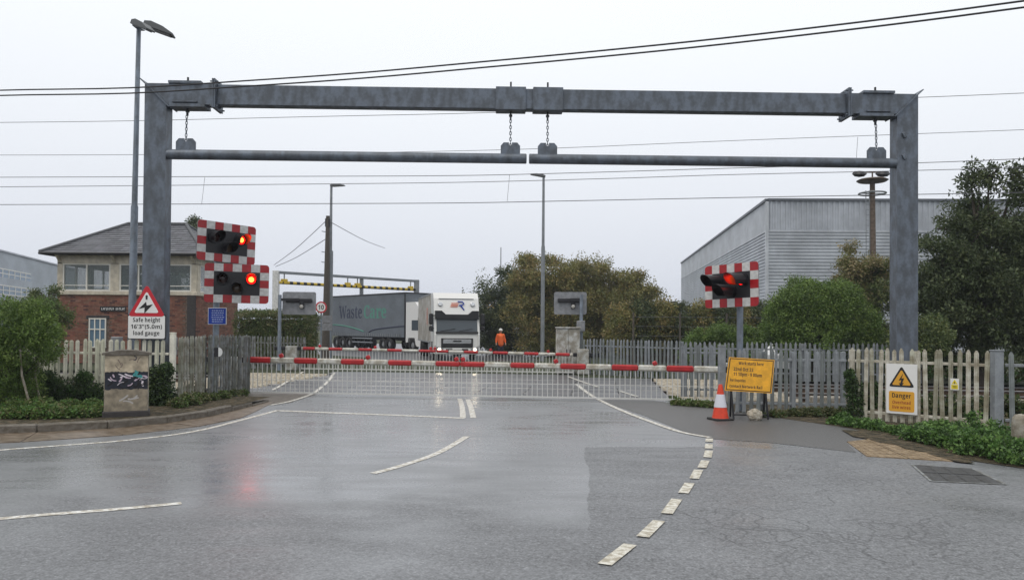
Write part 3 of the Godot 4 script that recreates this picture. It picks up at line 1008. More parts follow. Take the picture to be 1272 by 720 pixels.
	for p in [-0.2, -2.5, -4.8]:
		part(t, "post", MB.new().box(Vector3(0.05, (y0 + y1) * 0.5 - 0.005, p - 0.001), Vector3(0.16, y1 - y0 + 0.08, 0.3), Basis.IDENTITY, 0.01), M.cream_timber)
	sash(t, Vector3(w, 0, -dp + 0.03), Vector3.LEFT, Vector3(0, 0, -1), 0.22, 2.9, y0, y1, 3, 3.33)
	sash(t, Vector3(w, 0, -dp + 0.03), Vector3.LEFT, Vector3(0, 0, -1), 3.1, 5.75, y0, y1, 3, 3.33)
	part(t, "back_post", MB.new().box(Vector3(w - 3.0, (y0 + y1) * 0.5, -dp + 0.04), Vector3(0.2, y1 - y0 + 0.08, 0.14)), M.cream_timber)
	part(t, "lever_frame", MB.new().box(Vector3(w * 0.55, 3.45, -1.5), Vector3(2.6, 0.9, 0.5), Basis.IDENTITY, 0.03).box(Vector3(1.7, 3.6, -2.6), Vector3(0.8, 1.2, 0.5), Basis.IDENTITY, 0.03), M.black)
	# roof
	var roof := Node3D.new()
	roof.name = "roof"
	t.add_child(roof, true)
	var ov := 0.5
	var ey := 4.68
	var ry := P(190, 279, 35.5).y
	var rz := -dp * 0.5
	var e := [Vector3(-ov, ey, ov), Vector3(w + ov, ey, ov), Vector3(w + ov, ey, -dp - ov), Vector3(-ov, ey, -dp - ov)]
	var ra := Vector3(1.75, ry, rz)
	var rb := Vector3(w - 1.55, ry, rz)
	var core := MB.new()
	core.quad_out(e[0], e[1], rb, ra, Vector3(0, 1, 1))
	core.quad_out(e[3], e[2], rb, ra, Vector3(0, 1, -1))
	core.tri_out(e[1], e[2], rb, Vector3(1, 1, 0))
	core.tri_out(e[0], e[3], ra, Vector3(-1, 1, 0))
	core.quad_out(e[0], e[1], e[2], e[3], Vector3.DOWN)
	part(roof, "roof_deck", core, M.lead)
	var sl := MB.new()
	for f in [[e[0], e[1], rb, ra], [e[1], e[2], rb, rb], [e[2], e[3], ra, rb], [e[3], e[0], ra, ra]]:
		var a: Vector3 = f[0]
		var b: Vector3 = f[1]
		var nrm: Vector3 = (b - a).cross(f[3] - a).normalized()
		if nrm.y < 0:
			nrm = -nrm
		var rows := 15
		for j in rows:
			var t0 := float(j) / rows
			var t1 := float(j + 1) / rows + 0.012
			var p0 := a.lerp(f[3], t0)
			var p1 := b.lerp(f[2], t0)
			var q0 := a.lerp(f[3], minf(t1, 1.0))
			var q1 := b.lerp(f[2], minf(t1, 1.0))
			var len0 := (p1 - p0).length()
			if len0 < 0.1:
				continue
			var along := (p1 - p0) / len0
			var s0 := 0.0
			var s1 := len0
			var x := -0.15 * (j % 2)
			while x < len0:
				var xa := maxf(x, 0.0) + 0.003
				var xb := minf(x + 0.3, len0) - 0.003
				x += 0.3
				if xb - xa < 0.04:
					continue
				var k := 0.75 + 0.5 * r.randf()
				sl.col = Color(0.115 * k, 0.118 * k, 0.135 * k)
				# upper corners stay inside the hips
				var qa := clampf(xa, (q0 - p0).dot(along), (q1 - p0).dot(along))
				var qb := clampf(xb, (q0 - p0).dot(along), (q1 - p0).dot(along))
				var up := q0 - p0 - along * (q0 - p0).dot(along)
				var lo := nrm * (0.028 + 0.006 * r.randf())
				var hi := nrm * 0.008
				sl.quad_out(p0 + along * xa + lo, p0 + along * xb + lo, p0 + along * qb + up + hi, p0 + along * qa + up + hi, nrm)
				sl.quad_out(p0 + along * xa, p0 + along * xb, p0 + along * xb + lo, p0 + along * xa + lo, nrm * -0.2 - up)
	stuff(part(roof, "slates", sl, M.slates))
	var up2 := Vector3(0, 0.045, 0)
	part(roof, "ridge_cap", MB.new().tube([ra + up2, rb + up2], 0.075, 8), M.lead)
	for h in [[e[0], ra], [e[1], rb], [e[2], rb], [e[3], ra]]:
		part(roof, "hip_cap", MB.new().tube([h[0] + up2, h[1] + up2], 0.07, 8), M.lead)
	var gut := MB.new()
	for i in 4:
		gut.tube([e[i] - Vector3(0, 0.02, 0), e[(i + 1) % 4] - Vector3(0, 0.02, 0)], 0.06, 6)
	part(roof, "gutter", gut, M.black)

# ---------------------------------------------------------------- warehouse
func corrugated(a: Vector3, b: Vector3, y0: float, y1: float, pitch: float, deep: float, level: bool, out: Vector3) -> MB:
	var mb := MB.new()
	var along := (b - a).normalized()
	var length := (b - a).length()
	var prof := [[0.0, 0.0], [0.42, 0.0], [0.52, 1.0], [0.90, 1.0], [1.0, 0.0]]
	var total := (y1 - y0) if level else length
	var n := int(ceil(total / pitch))
	for i in n:
		for k in 4:
			var s0: float = minf((i + prof[k][0]) * pitch, total)
			var s1: float = minf((i + prof[k + 1][0]) * pitch, total)
			if s1 - s0 < 1e-4:
				continue
			var o0: Vector3 = out * (prof[k][1] * deep)
			var o1: Vector3 = out * (prof[k + 1][1] * deep)
			if level:
				mb.quad_out(a + Vector3(0, y0 + s0, 0) + o0, b + Vector3(0, y0 + s0, 0) + o0, b + Vector3(0, y0 + s1, 0) + o1, a + Vector3(0, y0 + s1, 0) + o1, out)
			else:
				mb.quad_out(a + along * s0 + Vector3(0, y0, 0) + o0, a + along * s1 + Vector3(0, y0, 0) + o1, a + along * s1 + Vector3(0, y1, 0) + o1, a + along * s0 + Vector3(0, y1, 0) + o0, out)
	return mb

func build_warehouse() -> void:
	var c0 := P(953, 400, 62)
	c0.y = 0
	var c1 := P(846.5, 400, 122)
	c1.y = 0
	var c2 := Vector3(c0.x + 50, 0, -60.5)
	var h := P(953, 249, 62).y
	var hm := P(953, 287, 62).y
	var t := thing("warehouse", "large grey warehouse clad in ribbed metal sheets behind the trees", "warehouse", c0)
	var a := Vector3.ZERO
	var b := c1 - c0
	var c := c2 - c0
	var nl := Vector3(b.z, 0, -b.x).normalized()
	if nl.x > 0:
		nl = -nl
	var nr := Vector3(-c.z, 0, c.x).normalized()
	if nr.z < 0:
		nr = -nr
	var core := MB.new()
	var d := b + c
	var ins := (-nl - nr) * 0.05
	var foot := [a + ins, b - nl * 0.05 + nr * 0.05, d, c - nr * 0.05]
	for i in 4:
		var p: Vector3 = foot[i]
		var q: Vector3 = foot[(i + 1) % 4]
		core.quad_out(p, q, q + Vector3(0, h - 0.1, 0), p + Vector3(0, h - 0.1, 0), (p + q) * 0.5 - d * 0.5)
	core.quad_out(foot[0] + Vector3(0, h - 0.1, 0), foot[1] + Vector3(0, h - 0.1, 0), foot[2] + Vector3(0, h - 0.1, 0), foot[3] + Vector3(0, h - 0.1, 0), Vector3.UP)
	part(t, "wall", core, M.cladding)
	part(t, "lower_cladding", corrugated(a, b, 0.0, hm - 0.06, 0.27, 0.10, true, nl), M.cladding_light)
	part(t, "lower_cladding", corrugated(a, c, 0.0, hm - 0.06, 0.27, 0.10, true, nr), M.cladding_light)
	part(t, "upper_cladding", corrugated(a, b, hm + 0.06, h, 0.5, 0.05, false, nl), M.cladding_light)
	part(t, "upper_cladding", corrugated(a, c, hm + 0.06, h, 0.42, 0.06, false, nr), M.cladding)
	var band := MB.new().bar(a + Vector3(0, hm, 0) + nl * 0.03, b + Vector3(0, hm, 0) + nl * 0.03, 0.16, 0.12)
	band.bar(a + Vector3(0, hm, 0) + nr * 0.03, c + Vector3(0, hm, 0) + nr * 0.03, 0.16, 0.12)
	part(t, "band", band, M.cladding_light)
	var trim := MB.new().bar(a + Vector3(0, h + 0.06, 0), b + Vector3(0, h + 0.06, 0), 0.35, 0.2)
	trim.bar(a + Vector3(0, h + 0.061, 0), c + Vector3(0, h + 0.061, 0), 0.35, 0.2)
	part(t, "roof_trim", trim, M.cladding_trim)
	part(t, "corner_trim", MB.new().box(Vector3(0, h * 0.5 - 0.05, 0) + (nl + nr) * 0.03, Vector3(0.26, h - 0.1, 0.26), Basis(Vector3.UP, atan2(nl.x, nl.z)), 0.03), M.cladding_light)
	# vent box at the far end of the long wall
	part(t, "vent", MB.new().box(b * 0.97 + nl * 0.4 + Vector3(0, 3.7, 0), Vector3(1.3, 2.6, 0.8)), M.cladding)

# ---------------------------------------------------------------- far buildings
func wall_point(px: float, py: float, a: Vector3, b: Vector3) -> Vector3:
	var n := Vector3(-(b - a).z, 0, (b - a).x)
	var d := ray(px, py)
	return cam_xf.origin + d * ((a - cam_xf.origin).dot(n) / d.dot(n))

func build_far_buildings() -> void:
	var a := P(0, 400, 80)
	var b := P(68, 400, 98)
	a.y = 0; b.y = 0
	var dir := (b - a).normalized()
	a -= dir * 24.0
	b += dir * 10.0
	var h := wall_point(30, 319.5, a, b).y
	var t := thing("office_building", "pale grey flat-roofed office block with ribbon windows beyond the signal box", "office building", a)
	var out := Vector3(-dir.z, 0, dir.x)
	if out.x < 0:
		out = -out
	var l := (b - a).length()
	var bs := Basis(dir, Vector3.UP, dir.cross(Vector3.UP))
	part(t, "wall", MB.new().box(dir * l * 0.5 - out * 10.0 + Vector3(0, h * 0.5, 0), Vector3(l, h, 20.0), bs), M.office_wall)
	part(t, "parapet", MB.new().box(dir * l * 0.5 - out * 9.95 + Vector3(0, h + 0.08, 0), Vector3(l + 0.2, 0.16, 20.2), bs), M.cladding)
	var e1 := (wall_point(37, 345, a, b) - a).dot(dir)
	var e2 := (wall_point(40, 355, a, b) - a).dot(dir)
	var u0 := wall_point(37, 350.5, a, b).y
	var u1 := wall_point(37, 340.5, a, b).y
	var v1 := wall_point(40, 351.5, a, b).y
	part(t, "bay", MB.new().box(dir * e2 * 0.5 + out * 0.4 + Vector3(0, v1 * 0.5, 0), Vector3(e2, v1, 0.8), bs), M.office_wall)
	for row in 2:
		var lo := u0 if row == 0 else wall_point(36, 370, a, b).y
		var hi := u1 if row == 0 else wall_point(36, 360, a, b).y
		var end := e1 if row == 0 else e2 - 1.4
		var face := 0.0 if row == 0 else 0.8
		for k in 17:
			var s := end - (k + 0.5) * 1.75
			if s < 1.0:
				break
			var w := Node3D.new()
			w.name = "window"
			t.add_child(w, true)
			w.transform = Transform3D(bs, dir * s + out * face + Vector3(0, (lo + hi) * 0.5, 0))
			var zs := 1.0 if bs.z.dot(out) > 0 else -1.0
			var hh := hi - lo
			part(w, "frame", MB.new().box(Vector3(0, 0, 0.03 * zs), Vector3(1.74, 0.08, 0.06)).box(Vector3(0, hh * 0.5, 0.03 * zs), Vector3(1.74, 0.1, 0.06)).box(Vector3(0, -hh * 0.5, 0.03 * zs), Vector3(1.74, 0.1, 0.06)).box(Vector3(-0.84, 0, 0.03 * zs), Vector3(0.16, hh, 0.061)), M.window_frame)
			part(w, "pane", MB.new().box(Vector3(0.08, hh * 0.25, 0.015 * zs), Vector3(1.5, hh * 0.5 - 0.1, 0.03)), M.office_window)
			part(w, "pane", MB.new().box(Vector3(0.08, -hh * 0.25, 0.015 * zs), Vector3(1.5, hh * 0.5 - 0.1, 0.03)), M.office_window)
	# small gabled building far off beside the warehouse
	var g := P(838, 400, 150)
	g.y = 0
	var s := thing("gabled_building", "small grey gabled building far behind the hedge", "building", g)
	var top := P(842, 374, 150).y
	part(s, "wall", MB.new().prism(PackedVector2Array([Vector2(-3.2, 0), Vector2(3.2, 0), Vector2(3.2, top - 1.6), Vector2(0, top - 0.1), Vector2(-3.2, top - 1.6)]), 9.0, Transform3D(Basis.IDENTITY, Vector3(0, 0, -9))), M.office_wall)
	part(s, "roof", MB.new().bar(Vector3(-1.75, top - 0.85, 0.2), Vector3(-1.75, top - 0.85, -9.2), 3.9, 0.15, Vector3(-1.5, 3.2, 0).normalized()).bar(Vector3(1.75, top - 0.85, 0.2), Vector3(1.75, top - 0.85, -9.2), 3.9, 0.15, Vector3(1.5, 3.2, 0).normalized()), M.lead)

# ---------------------------------------------------------------- load gauge gantry
func chain(a: Vector3, b: Vector3) -> MB:
	var mb := MB.new()
	var n := int((a - b).length() / 0.062)
	for i in n:
		var c := a.lerp(b, (i + 0.5) / n)
		var side := Vector3.RIGHT if i % 2 else Vector3(0, 0, 1)
		var pts := []
		for k in 9:
			var t := TAU * k / 8.0
			pts.append(c + side * cos(t) * 0.02 + Vector3(0, sin(t) * 0.042, 0))
		mb.tube(pts, 0.008, 5, false)
	return mb

func build_gantry() -> void:
	var dg := 15.85
	var z := -dg
	var w := 0.30
	# the gantry stands a little askew: its far end is deeper
	var gx := func(px: float, front: float) -> float:
		var x := 0.0
		for k in 3:
			x = P(px, 250, dg - front + 0.0206 * x).x
		return x
	var lx: float = gx.call(177.0, w * 0.5)
	var rx: float = gx.call(1141.0, w * 0.5)
	var top := (P(400, 105.5, dg - w * 0.5).y + P(900, 113, dg - w * 0.5).y) * 0.5
	var bot := top - 0.42
	var t := thing("load_gauge_gantry", "big grey steel goalpost gantry spanning the road", "gantry", Vector3(0, 0, z), 0.0206)
	var pw := 0.44
	var front := Transform3D(Basis.IDENTITY, Vector3(0, 0, -w * 0.5))
	part(t, "post", MB.new().prism(PackedVector2Array([Vector2(lx, -0.1), Vector2(lx + pw, -0.1), Vector2(lx + pw, bot), Vector2(lx, top)]), w, front), M.gantry_steel)
	part(t, "post", MB.new().prism(PackedVector2Array([Vector2(rx - pw, -0.1), Vector2(rx, -0.1), Vector2(rx, top), Vector2(rx - pw, bot)]), w, front), M.gantry_steel)
	var fl: float = gx.call(268.0, 0.0)
	var fr: float = gx.call(1050.0, 0.0)
	var arm := Transform3D(Basis.IDENTITY, Vector3(0, 0, -w * 0.5 + 0.015))
	part(t, "arm", MB.new().prism(PackedVector2Array([Vector2(lx, top), Vector2(lx + pw, bot), Vector2(fl - 0.03, bot), Vector2(fl - 0.03, top)]), w - 0.03, arm), M.gantry_steel)
	part(t, "arm", MB.new().prism(PackedVector2Array([Vector2(rx, top), Vector2(rx - pw, bot), Vector2(fr + 0.03, bot), Vector2(fr + 0.03, top)]), w - 0.03, arm), M.gantry_steel)
	part(t, "beam", MB.new().box(Vector3((fl + fr) * 0.5, (top + bot) * 0.5, 0), Vector3(fr - fl - 0.06, 0.42, w - 0.06), Basis.IDENTITY, 0.012), M.gantry_steel)
	for s in 2:
		var fx := fl if s == 0 else fr
		var m := MB.new()
		m.box(Vector3(fx - 0.018, (top + bot) * 0.5, 0), Vector3(0.03, 0.60, 0.48), Basis.IDENTITY, 0.006)
		m.box(Vector3(fx + 0.018, (top + bot) * 0.5, 0), Vector3(0.03, 0.60, 0.48), Basis.IDENTITY, 0.006)
		for yy in [-0.25, 0.25]:
			for zz in [-0.19, 0.0, 0.19]:
				m.tube([Vector3(fx - 0.08, (top + bot) * 0.5 + yy, zz), Vector3(fx + 0.08, (top + bot) * 0.5 + yy, zz)], 0.016, 6)
		part(t, "flange", m, M.gantry_steel)
		# mitre plate standing proud at the corner
		var o := Vector3(lx if s == 0 else rx, top, 0)
		var i := Vector3(lx + pw if s == 0 else rx - pw, bot, 0)
		var d := (o - i).normalized()
		part(t, "mitre_plate", MB.new().bar(i - d * 0.1, o + d * 0.11, 0.42, 0.022, Vector3.UP), M.gantry_steel)
	# saddles with threaded rods
	var cx := []
	for px in [231.0, 633.5, 679.5, 1087.5]:
		cx.append(gx.call(px, 0.0))
	for k in 4:
		var x: float = cx[k]
		var sad := MB.new()
		if k == 1 or k == 2:
			sad.box(Vector3(x, (top + bot) * 0.5, 0), Vector3(0.62, 0.475, w + 0.03), Basis.IDENTITY, 0.008)
		else:
			sad.box(Vector3(x, top + 0.025, 0), Vector3(0.66, 0.05, w + 0.06))
			part(t, "saddle_plate", MB.new().box(Vector3(x + (0.05 if k == 0 else -0.05), bot - 0.03, 0), Vector3(0.72, 0.06, w + 0.06)), M.gantry_steel)
			part(t, "saddle_lip", MB.new().box(Vector3(x, bot + 0.05, w * 0.5 + 0.01), Vector3(0.5, 0.03, 0.04)), M.gantry_steel)
		part(t, "saddle", sad, M.gantry_steel)
		part(t, "threaded_rod", MB.new().tube([Vector3(x, top, 0), Vector3(x, top + 0.17, 0)], 0.021, 6).tube([Vector3(x, bot, 0), Vector3(x, bot - 0.2, 0)], 0.021, 6).tube([Vector3(x, bot - 0.09, 0), Vector3(x, bot - 0.13, 0)], 0.04, 6), M.black)
	for yy in [5.7, 5.25]:
		part(t, "cable_clip", MB.new().box(Vector3(rx - 0.3, yy, w * 0.5 + 0.02), Vector3(0.07, 0.12, 0.04), Basis(Vector3(0, 0, 1), 0.5), 0.01), M.gantry_steel)
	# the hanging bars
	var zb := 0.06
	var ya := P(212, 190.5, dg).y
	var yb := P(653, 198.5, dg).y
	var yc := P(1110, 204.5, dg).y
	var ym := (ya + yb + yc) / 3.0
	var ends := [[gx.call(206.5, 0.06), gx.call(653.7, 0.06), 0, 1], [gx.call(656.8, 0.06), gx.call(1113.5, 0.06), 2, 3]]
	for s in 2:
		var x0: float = ends[s][0]
		var x1: float = ends[s][1]
		var b := thing("gauge_bar", "long grey hanging gauge bar chained under the gantry, %s" % ["at the signal box end" if s == 0 else "at the warehouse end"], "gauge bar", Vector3(0, ym, z + zb), 0.0206, "hanging bars of the load gauge")
		part(b, "bar", MB.new().tube([Vector3(x0, 0, 0), Vector3(x0 + 0.012, 0, 0), Vector3(x1 - 0.012, 0, 0), Vector3(x1, 0, 0)], [0.09, 0.103, 0.103, 0.09], 18), M.gantry_steel)
		for k in [ends[s][2], ends[s][3]]:
			var x: float = cx[k]
			var lug := PackedVector2Array([Vector2(-0.2, 0), Vector2(0.2, 0), Vector2(0.2, 0.2), Vector2(0.14, 0.27), Vector2(0.03, 0.27), Vector2(0.03, 0.21), Vector2(-0.03, 0.21), Vector2(-0.03, 0.27), Vector2(-0.14, 0.27), Vector2(-0.2, 0.2)])
			part(b, "lug", MB.new().prism(lug, 0.03, Transform3D(Basis.IDENTITY, Vector3(x, 0.06, -0.015))), M.gantry_steel)
			part(b, "chain", chain(Vector3(x, bot - ym - 0.14, -zb * 0.5), Vector3(x, 0.24, 0)), M.gantry_steel)

# ---------------------------------------------------------------- fences
func pale_mesh(h: float, w: float, pointed: float) -> ArrayMesh:
	var mb := MB.new()
	var p := PackedVector2Array([Vector2(-w * 0.5, 0), Vector2(w * 0.5, 0), Vector2(w * 0.5, h - pointed), Vector2(w * 0.14, h), Vector2(-w * 0.14, h), Vector2(-w * 0.5, h - pointed)])
	mb.prism(p, 0.012, Transform3D(Basis.IDENTITY, Vector3(0, 0, -0.006)))
	# folded middle of the section
	mb.box(Vector3(0, h * 0.5 - pointed * 0.5, 0.012), Vector3(w * 0.42, h - pointed * 1.2, 0.014), Basis.IDENTITY, 0.006)
	return mb.mesh()

func fence(called: String, label: String, a: Vector3, b: Vector3, y0: float, y1: float, pitch: float, w: float, m: String, rails: Array, post_at: Array, group := "", pointed := 0.045, sd := 1) -> Node3D:
	a.y = 0; b.y = 0
	var l := (b - a).length()
	var d := (b - a) / l
	var t := thing(called, label, "fence", a, atan2(-d.z, d.x), group)
	var r := RandomNumberGenerator.new()
	r.seed = sd
	var shapes := [pale_mesh(y1 - y0, w, pointed), pale_mesh(y1 - y0 - 0.02, w, pointed * 0.8), pale_mesh(y1 - y0 + 0.01, w, pointed * 1.2)]
	var n := int(l / pitch)
	for i in n:
		var o := part(t, "pale", shapes[r.randi() % 3], M[m + ["", "", "0", "0", "1"][r.randi() % 5]], Vector3((i + 0.5) * pitch + r.randfn(0, 0.003), y0, 0.03 + r.randfn(0, 0.002)))
		o.rotation = Vector3(0, r.randfn(0, 0.08), r.randfn(0, 0.016))
	for y in rails:
		part(t, "rail", MB.new().box(Vector3(l * 0.5, y, 0), Vector3(l, 0.05, 0.03), Basis.IDENTITY, 0.006), M[m])
	for s in post_at:
		part(t, "post", MB.new().box(Vector3(s * l, (y1 + y0) * 0.5 - 0.03, -0.07), Vector3(0.09, y1 - y0 - 0.02, 0.07), Basis.IDENTITY, 0.008), M[m])
	return t

func post(called: String, label: String, at: Vector3, w: float, y0: float, y1: float, m: String) -> void:
	var t := thing(called, label, "post", Vector3(at.x, y0, at.z))
	part(t, "shaft", MB.new().box(Vector3(0, (y1 - y0) * 0.5, 0), Vector3(w, y1 - y0, w), Basis.IDENTITY, 0.012), M[m])
	part(t, "cap", MB.new().box(Vector3(0, y1 - y0 + 0.01, 0), Vector3(w * 1.1, 0.02, w * 1.1), Basis.IDENTITY, 0.006), M[m])

func build_fences() -> void:
	var g := "railway palisade fences"
	# left: cream pales facing the road, then old cream and grey runs going back to the barrier
	var c0 := P(214.5, 420, 15.35)
	fence("palisade_fence", "cream pale fence overgrown with brambles by the graffitied cabinet", P(14, 420, 15.75), c0 + Vector3(-0.08, 0, 0), 0.08, P(150, 421.5, 15.5).y, 0.141, 0.082, "cream_fence", [P(100, 438, 15.6).y, 0.62, 0.25], [0.2, 0.55], g, 0.03, 1)
	post("fence_post", "cream square post where the cream fence meets the grey one", c0, 0.1, 0.05, P(214, 414, 15.35).y, "cream_fence")
	var m0 := P(254, 420, 16.7)
	fence("palisade_fence", "weathered pale grey-cream fence panel between cream corner post and grey palisade", P(219, 420, 15.42), m0, 0.05, 1.42, 0.125, 0.088, "cream_fence_old", [1.18, 0.3], [], g, 0.04, 2)
	fence("palisade_fence", "grey palisade run with white round plate, ending at the barrier", m0 + Vector3(0.01, 0, -0.06), P(311, 420, 18.55), 0.03, 1.44, 0.118, 0.084, "galv_old", [1.15, 0.25], [0.02, 0.5, 0.98], g, 0.05, 3)
	fence("palisade_fence", "grey palisade beyond the tracks below the hedge", P(250, 420, 30.6), P(379, 420, 28.9), 0.0, 1.27, 0.15, 0.07, "galv_old", [1.0, 0.2], [0.1, 0.5, 0.98], g, 0.05, 4)
	# right: beyond the tracks, running from the far barrier
	var q := P(848, 420, 25.1)
	fence("palisade_fence", "grey palisade beyond the tracks below the rounded trees", P(705, 420, 28.6), q, 0.0, 1.28, 0.15, 0.075, "galv_fence", [1.02, 0.25], [0.02, 0.4, 0.7, 0.99], g, 0.06, 5)
	fence("palisade_fence", "grey palisade beyond the tracks in front of the white car", q + Vector3(0.05, 0, 0), P(1150, 420, 24.4), 0.0, 1.25, 0.15, 0.075, "galv_fence", [1.02, 0.25], [0.05, 0.5, 0.95], g, 0.06, 6)
	fence("palisade_fence", "short grey palisade panel behind the barrier end near the cone", P(848, 420, 18.62), P(893, 420, 18.5), 0.0, 1.27, 0.155, 0.08, "galv_fence", [1.08, 0.2], [0.02], g, 0.05, 7)
	# right: along the footway
	var p0 := P(897, 420, 15.25)
	post("fence_post", "square grey steel post beside the traffic cone", p0, 0.13, 0.0, P(897, 430, 15.25).y, "galv_fence")
	fence("palisade_fence", "grey palisade behind the yellow notice", p0 + Vector3(0.09, 0, 0), P(1052, 420, 15.0), 0.02, P(940, 433.5, 15.1).y, 0.135, 0.072, "galv_fence", [1.06, 0.2], [0.3, 0.56, 0.98], g, 0.05, 8)
	var a := P(1054, 420, 14.35)
	var b := P(1231, 420, 12.75)
	fence("palisade_fence", "cream palisade panel carrying the overhead wires danger sign", a, b, 0.02, P(1140, 433.5, 13.5).y, 0.128, 0.07, "cream_fence_grey", [1.09, 0.16], [0.02, 0.5], g, 0.05, 9)
	var e := P(1239, 420, 12.65)
	post("fence_post", "stout round-topped grey steel post ending the cream palisade panel", e, 0.15, 0.0, P(1239, 436, 12.65).y, "galv_fence")
	fence("palisade_fence", "grey palisade beyond the stout grey post beside the concrete bollard", e + Vector3(0.12, 0, 0.02), P(1330, 420, 12.2), 0.02, 1.32, 0.20, 0.075, "galv_fence", [1.10, 0.2], [0.9], g, 0.05, 10)
	# mesh fence with tall posts in front of the far hedge
	var far := thing("mesh_fence", "tall thin wire fence with slim posts along the hedge", "fence", Vector3.ZERO)
	for k in 4:
		var at := P(787 + k * 58.0, 400, 34.0)
		part(far, "post", MB.new().tube([Vector3(at.x, 0, at.z), Vector3(at.x, P(787, 388, 34).y, at.z)], 0.045, 6), M.wood_pole)
	for k in 5:
		var ya := 0.5 + k * 0.42
		part(far, "wire", MB.new().tube([Vector3(P(787, 400, 34).x, ya, -34), Vector3(P(961, 400, 34).x, ya, -34)], 0.008, 4), M.wire_thin)

# ---------------------------------------------------------------- barriers
func boom(called: String, label: String, root_px: float, tip_px: float, py_root: float, py_tip: float, d0: float, reds: Array, lamps: Array, tall: float, pitch: float, ground: float) -> void:
	var on := func(px: float, py: float) -> Vector3:
		var d := ray(px, py)
		var nrm := Vector3(-SKEW, 0, 1)
		return cam_xf.origin + d * ((Vector3(0, 0, -d0) - cam_xf.origin).dot(nrm) / d.dot(nrm))
	var a: Vector3 = on.call(root_px, py_root)
	var b: Vector3 = on.call(tip_px, py_tip)
	var t := thing(called, label, "barrier", Vector3(a.x, 0, a.z), 0.0, "red and white level crossing barriers")
	var rel := func(px: float) -> float: return ((on.call(px, (py_root + py_tip) * 0.5) as Vector3).x - a.x) / (b.x - a.x)
	a -= t.position
	b -= t.position
	var cuts := [0.0]
	var kinds := []
	for r in reds:
		var r0: float = clampf(rel.call(r[0]), 0.0, 1.0)
		var r1: float = clampf(rel.call(r[1]), 0.0, 1.0)
		if r0 > r1:
			var s := r0
			r0 = r1
			r1 = s
		if r0 > cuts[-1] + 0.002:
			kinds.append(0)
			cuts.append(r0)
		kinds.append(1)
		cuts.append(r1)
	if cuts[-1] < 0.998:
		kinds.append(0)
		cuts.append(1.0)
	for i in kinds.size():
		var p := a.lerp(b, cuts[i])
		var q := a.lerp(b, cuts[i + 1])
		var th: float = tall * (1.0 - 0.18 * (cuts[i] + cuts[i + 1]) * 0.5)
		part(t, "red_band" if kinds[i] else "white_band", MB.new().bar(p, q, 0.09, th, Vector3.UP, 0.03), M.red_paint if kinds[i] else M.boom_white)
	var l := (b - a).length()
	var n := int(l / pitch)
	var low := MB.new()
	for i in n + 1:
		var p := a.lerp(b, (i + 0.25) / (n + 0.5))
		part(t, "skirt_rod", MB.new().box(Vector3(p.x, (p.y - tall * 0.3 + ground) * 0.5, p.z), Vector3(0.018, p.y - tall * 0.3 - ground, 0.012)), M.boom_rod)
	part(t, "skirt_rail", low.bar(Vector3(a.x, ground, a.z), Vector3(b.x, ground, b.z), 0.03, 0.035), M.boom_rod)
	part(t, "skirt_rail", MB.new().bar(Vector3(a.x, ground + 0.3, a.z), Vector3(b.x, ground + 0.3, b.z), 0.014, 0.012), M.boom_rod)
	for px in lamps:
		var p := a.lerp(b, rel.call(px)) + Vector3(0, tall * 0.42, 0)
		var lamp := part(t, "boom_lamp", MB.new().box(p + Vector3(0, 0.05, 0), Vector3(0.10, 0.10, 0.09), Basis(Vector3(0, 0, 1), 0.5), 0.02), M.red_paint)
		part(lamp, "bracket", MB.new().box(p + Vector3(0, 0.0, 0), Vector3(0.05, 0.06, 0.05)), M.boom_rod)
	# drive box and counterweight arm behind the fence
	var back := -signf(b.x - a.x)
	part(t, "drive_box", MB.new().box(Vector3(a.x + back * 0.35, 0.45, a.z - 0.05), Vector3(0.42, 0.9, 0.4), Basis.IDENTITY, 0.02), M.grey_cabinet)
	part(t, "counterweight", MB.new().bar(a, a + Vector3(back * 1.0, 0, 0), 0.1, 0.14, Vector3.UP, 0.02), M.black)

func build_booms() -> void:
	boom("barrier_boom", "lowered red and white barrier behind the stop line, hinged at the grey palisade", 307.0, 571.7, 446.5, 452.0, 17.8, [[307, 336], [365, 394], [423.5, 452], [482, 511], [541, 572]], [349, 457, 567], 0.145, 0.118, 0.06)
	boom("barrier_boom", "lowered red and white barrier beside the traffic cone, hinged behind the yellow notice", 897.0, 572.0, 459.0, 452.0, 17.8, [[893, 900], [828, 862], [760, 793], [696, 728], [634, 664], [572, 602]], [575, 690.5, 813.5], 0.145, 0.118, 0.06)
	boom("barrier_boom", "lowered red and white barrier beyond the tracks in front of the lettered trailer", 374.0, 541.5, 432.5, 436.0, 28.0, [[376, 391], [408, 425], [445, 462], [481, 499], [520, 542]], [397, 466, 535], 0.115, 0.118, 0.06)
	boom("barrier_boom", "lowered red and white barrier beyond the tracks in front of the trees", 712.0, 541.8, 440.5, 436.0, 28.0, [[690, 708], [651, 669], [612, 631], [576, 594], [542, 557]], [540, 609.5, 681], 0.115, 0.118, 0.06)

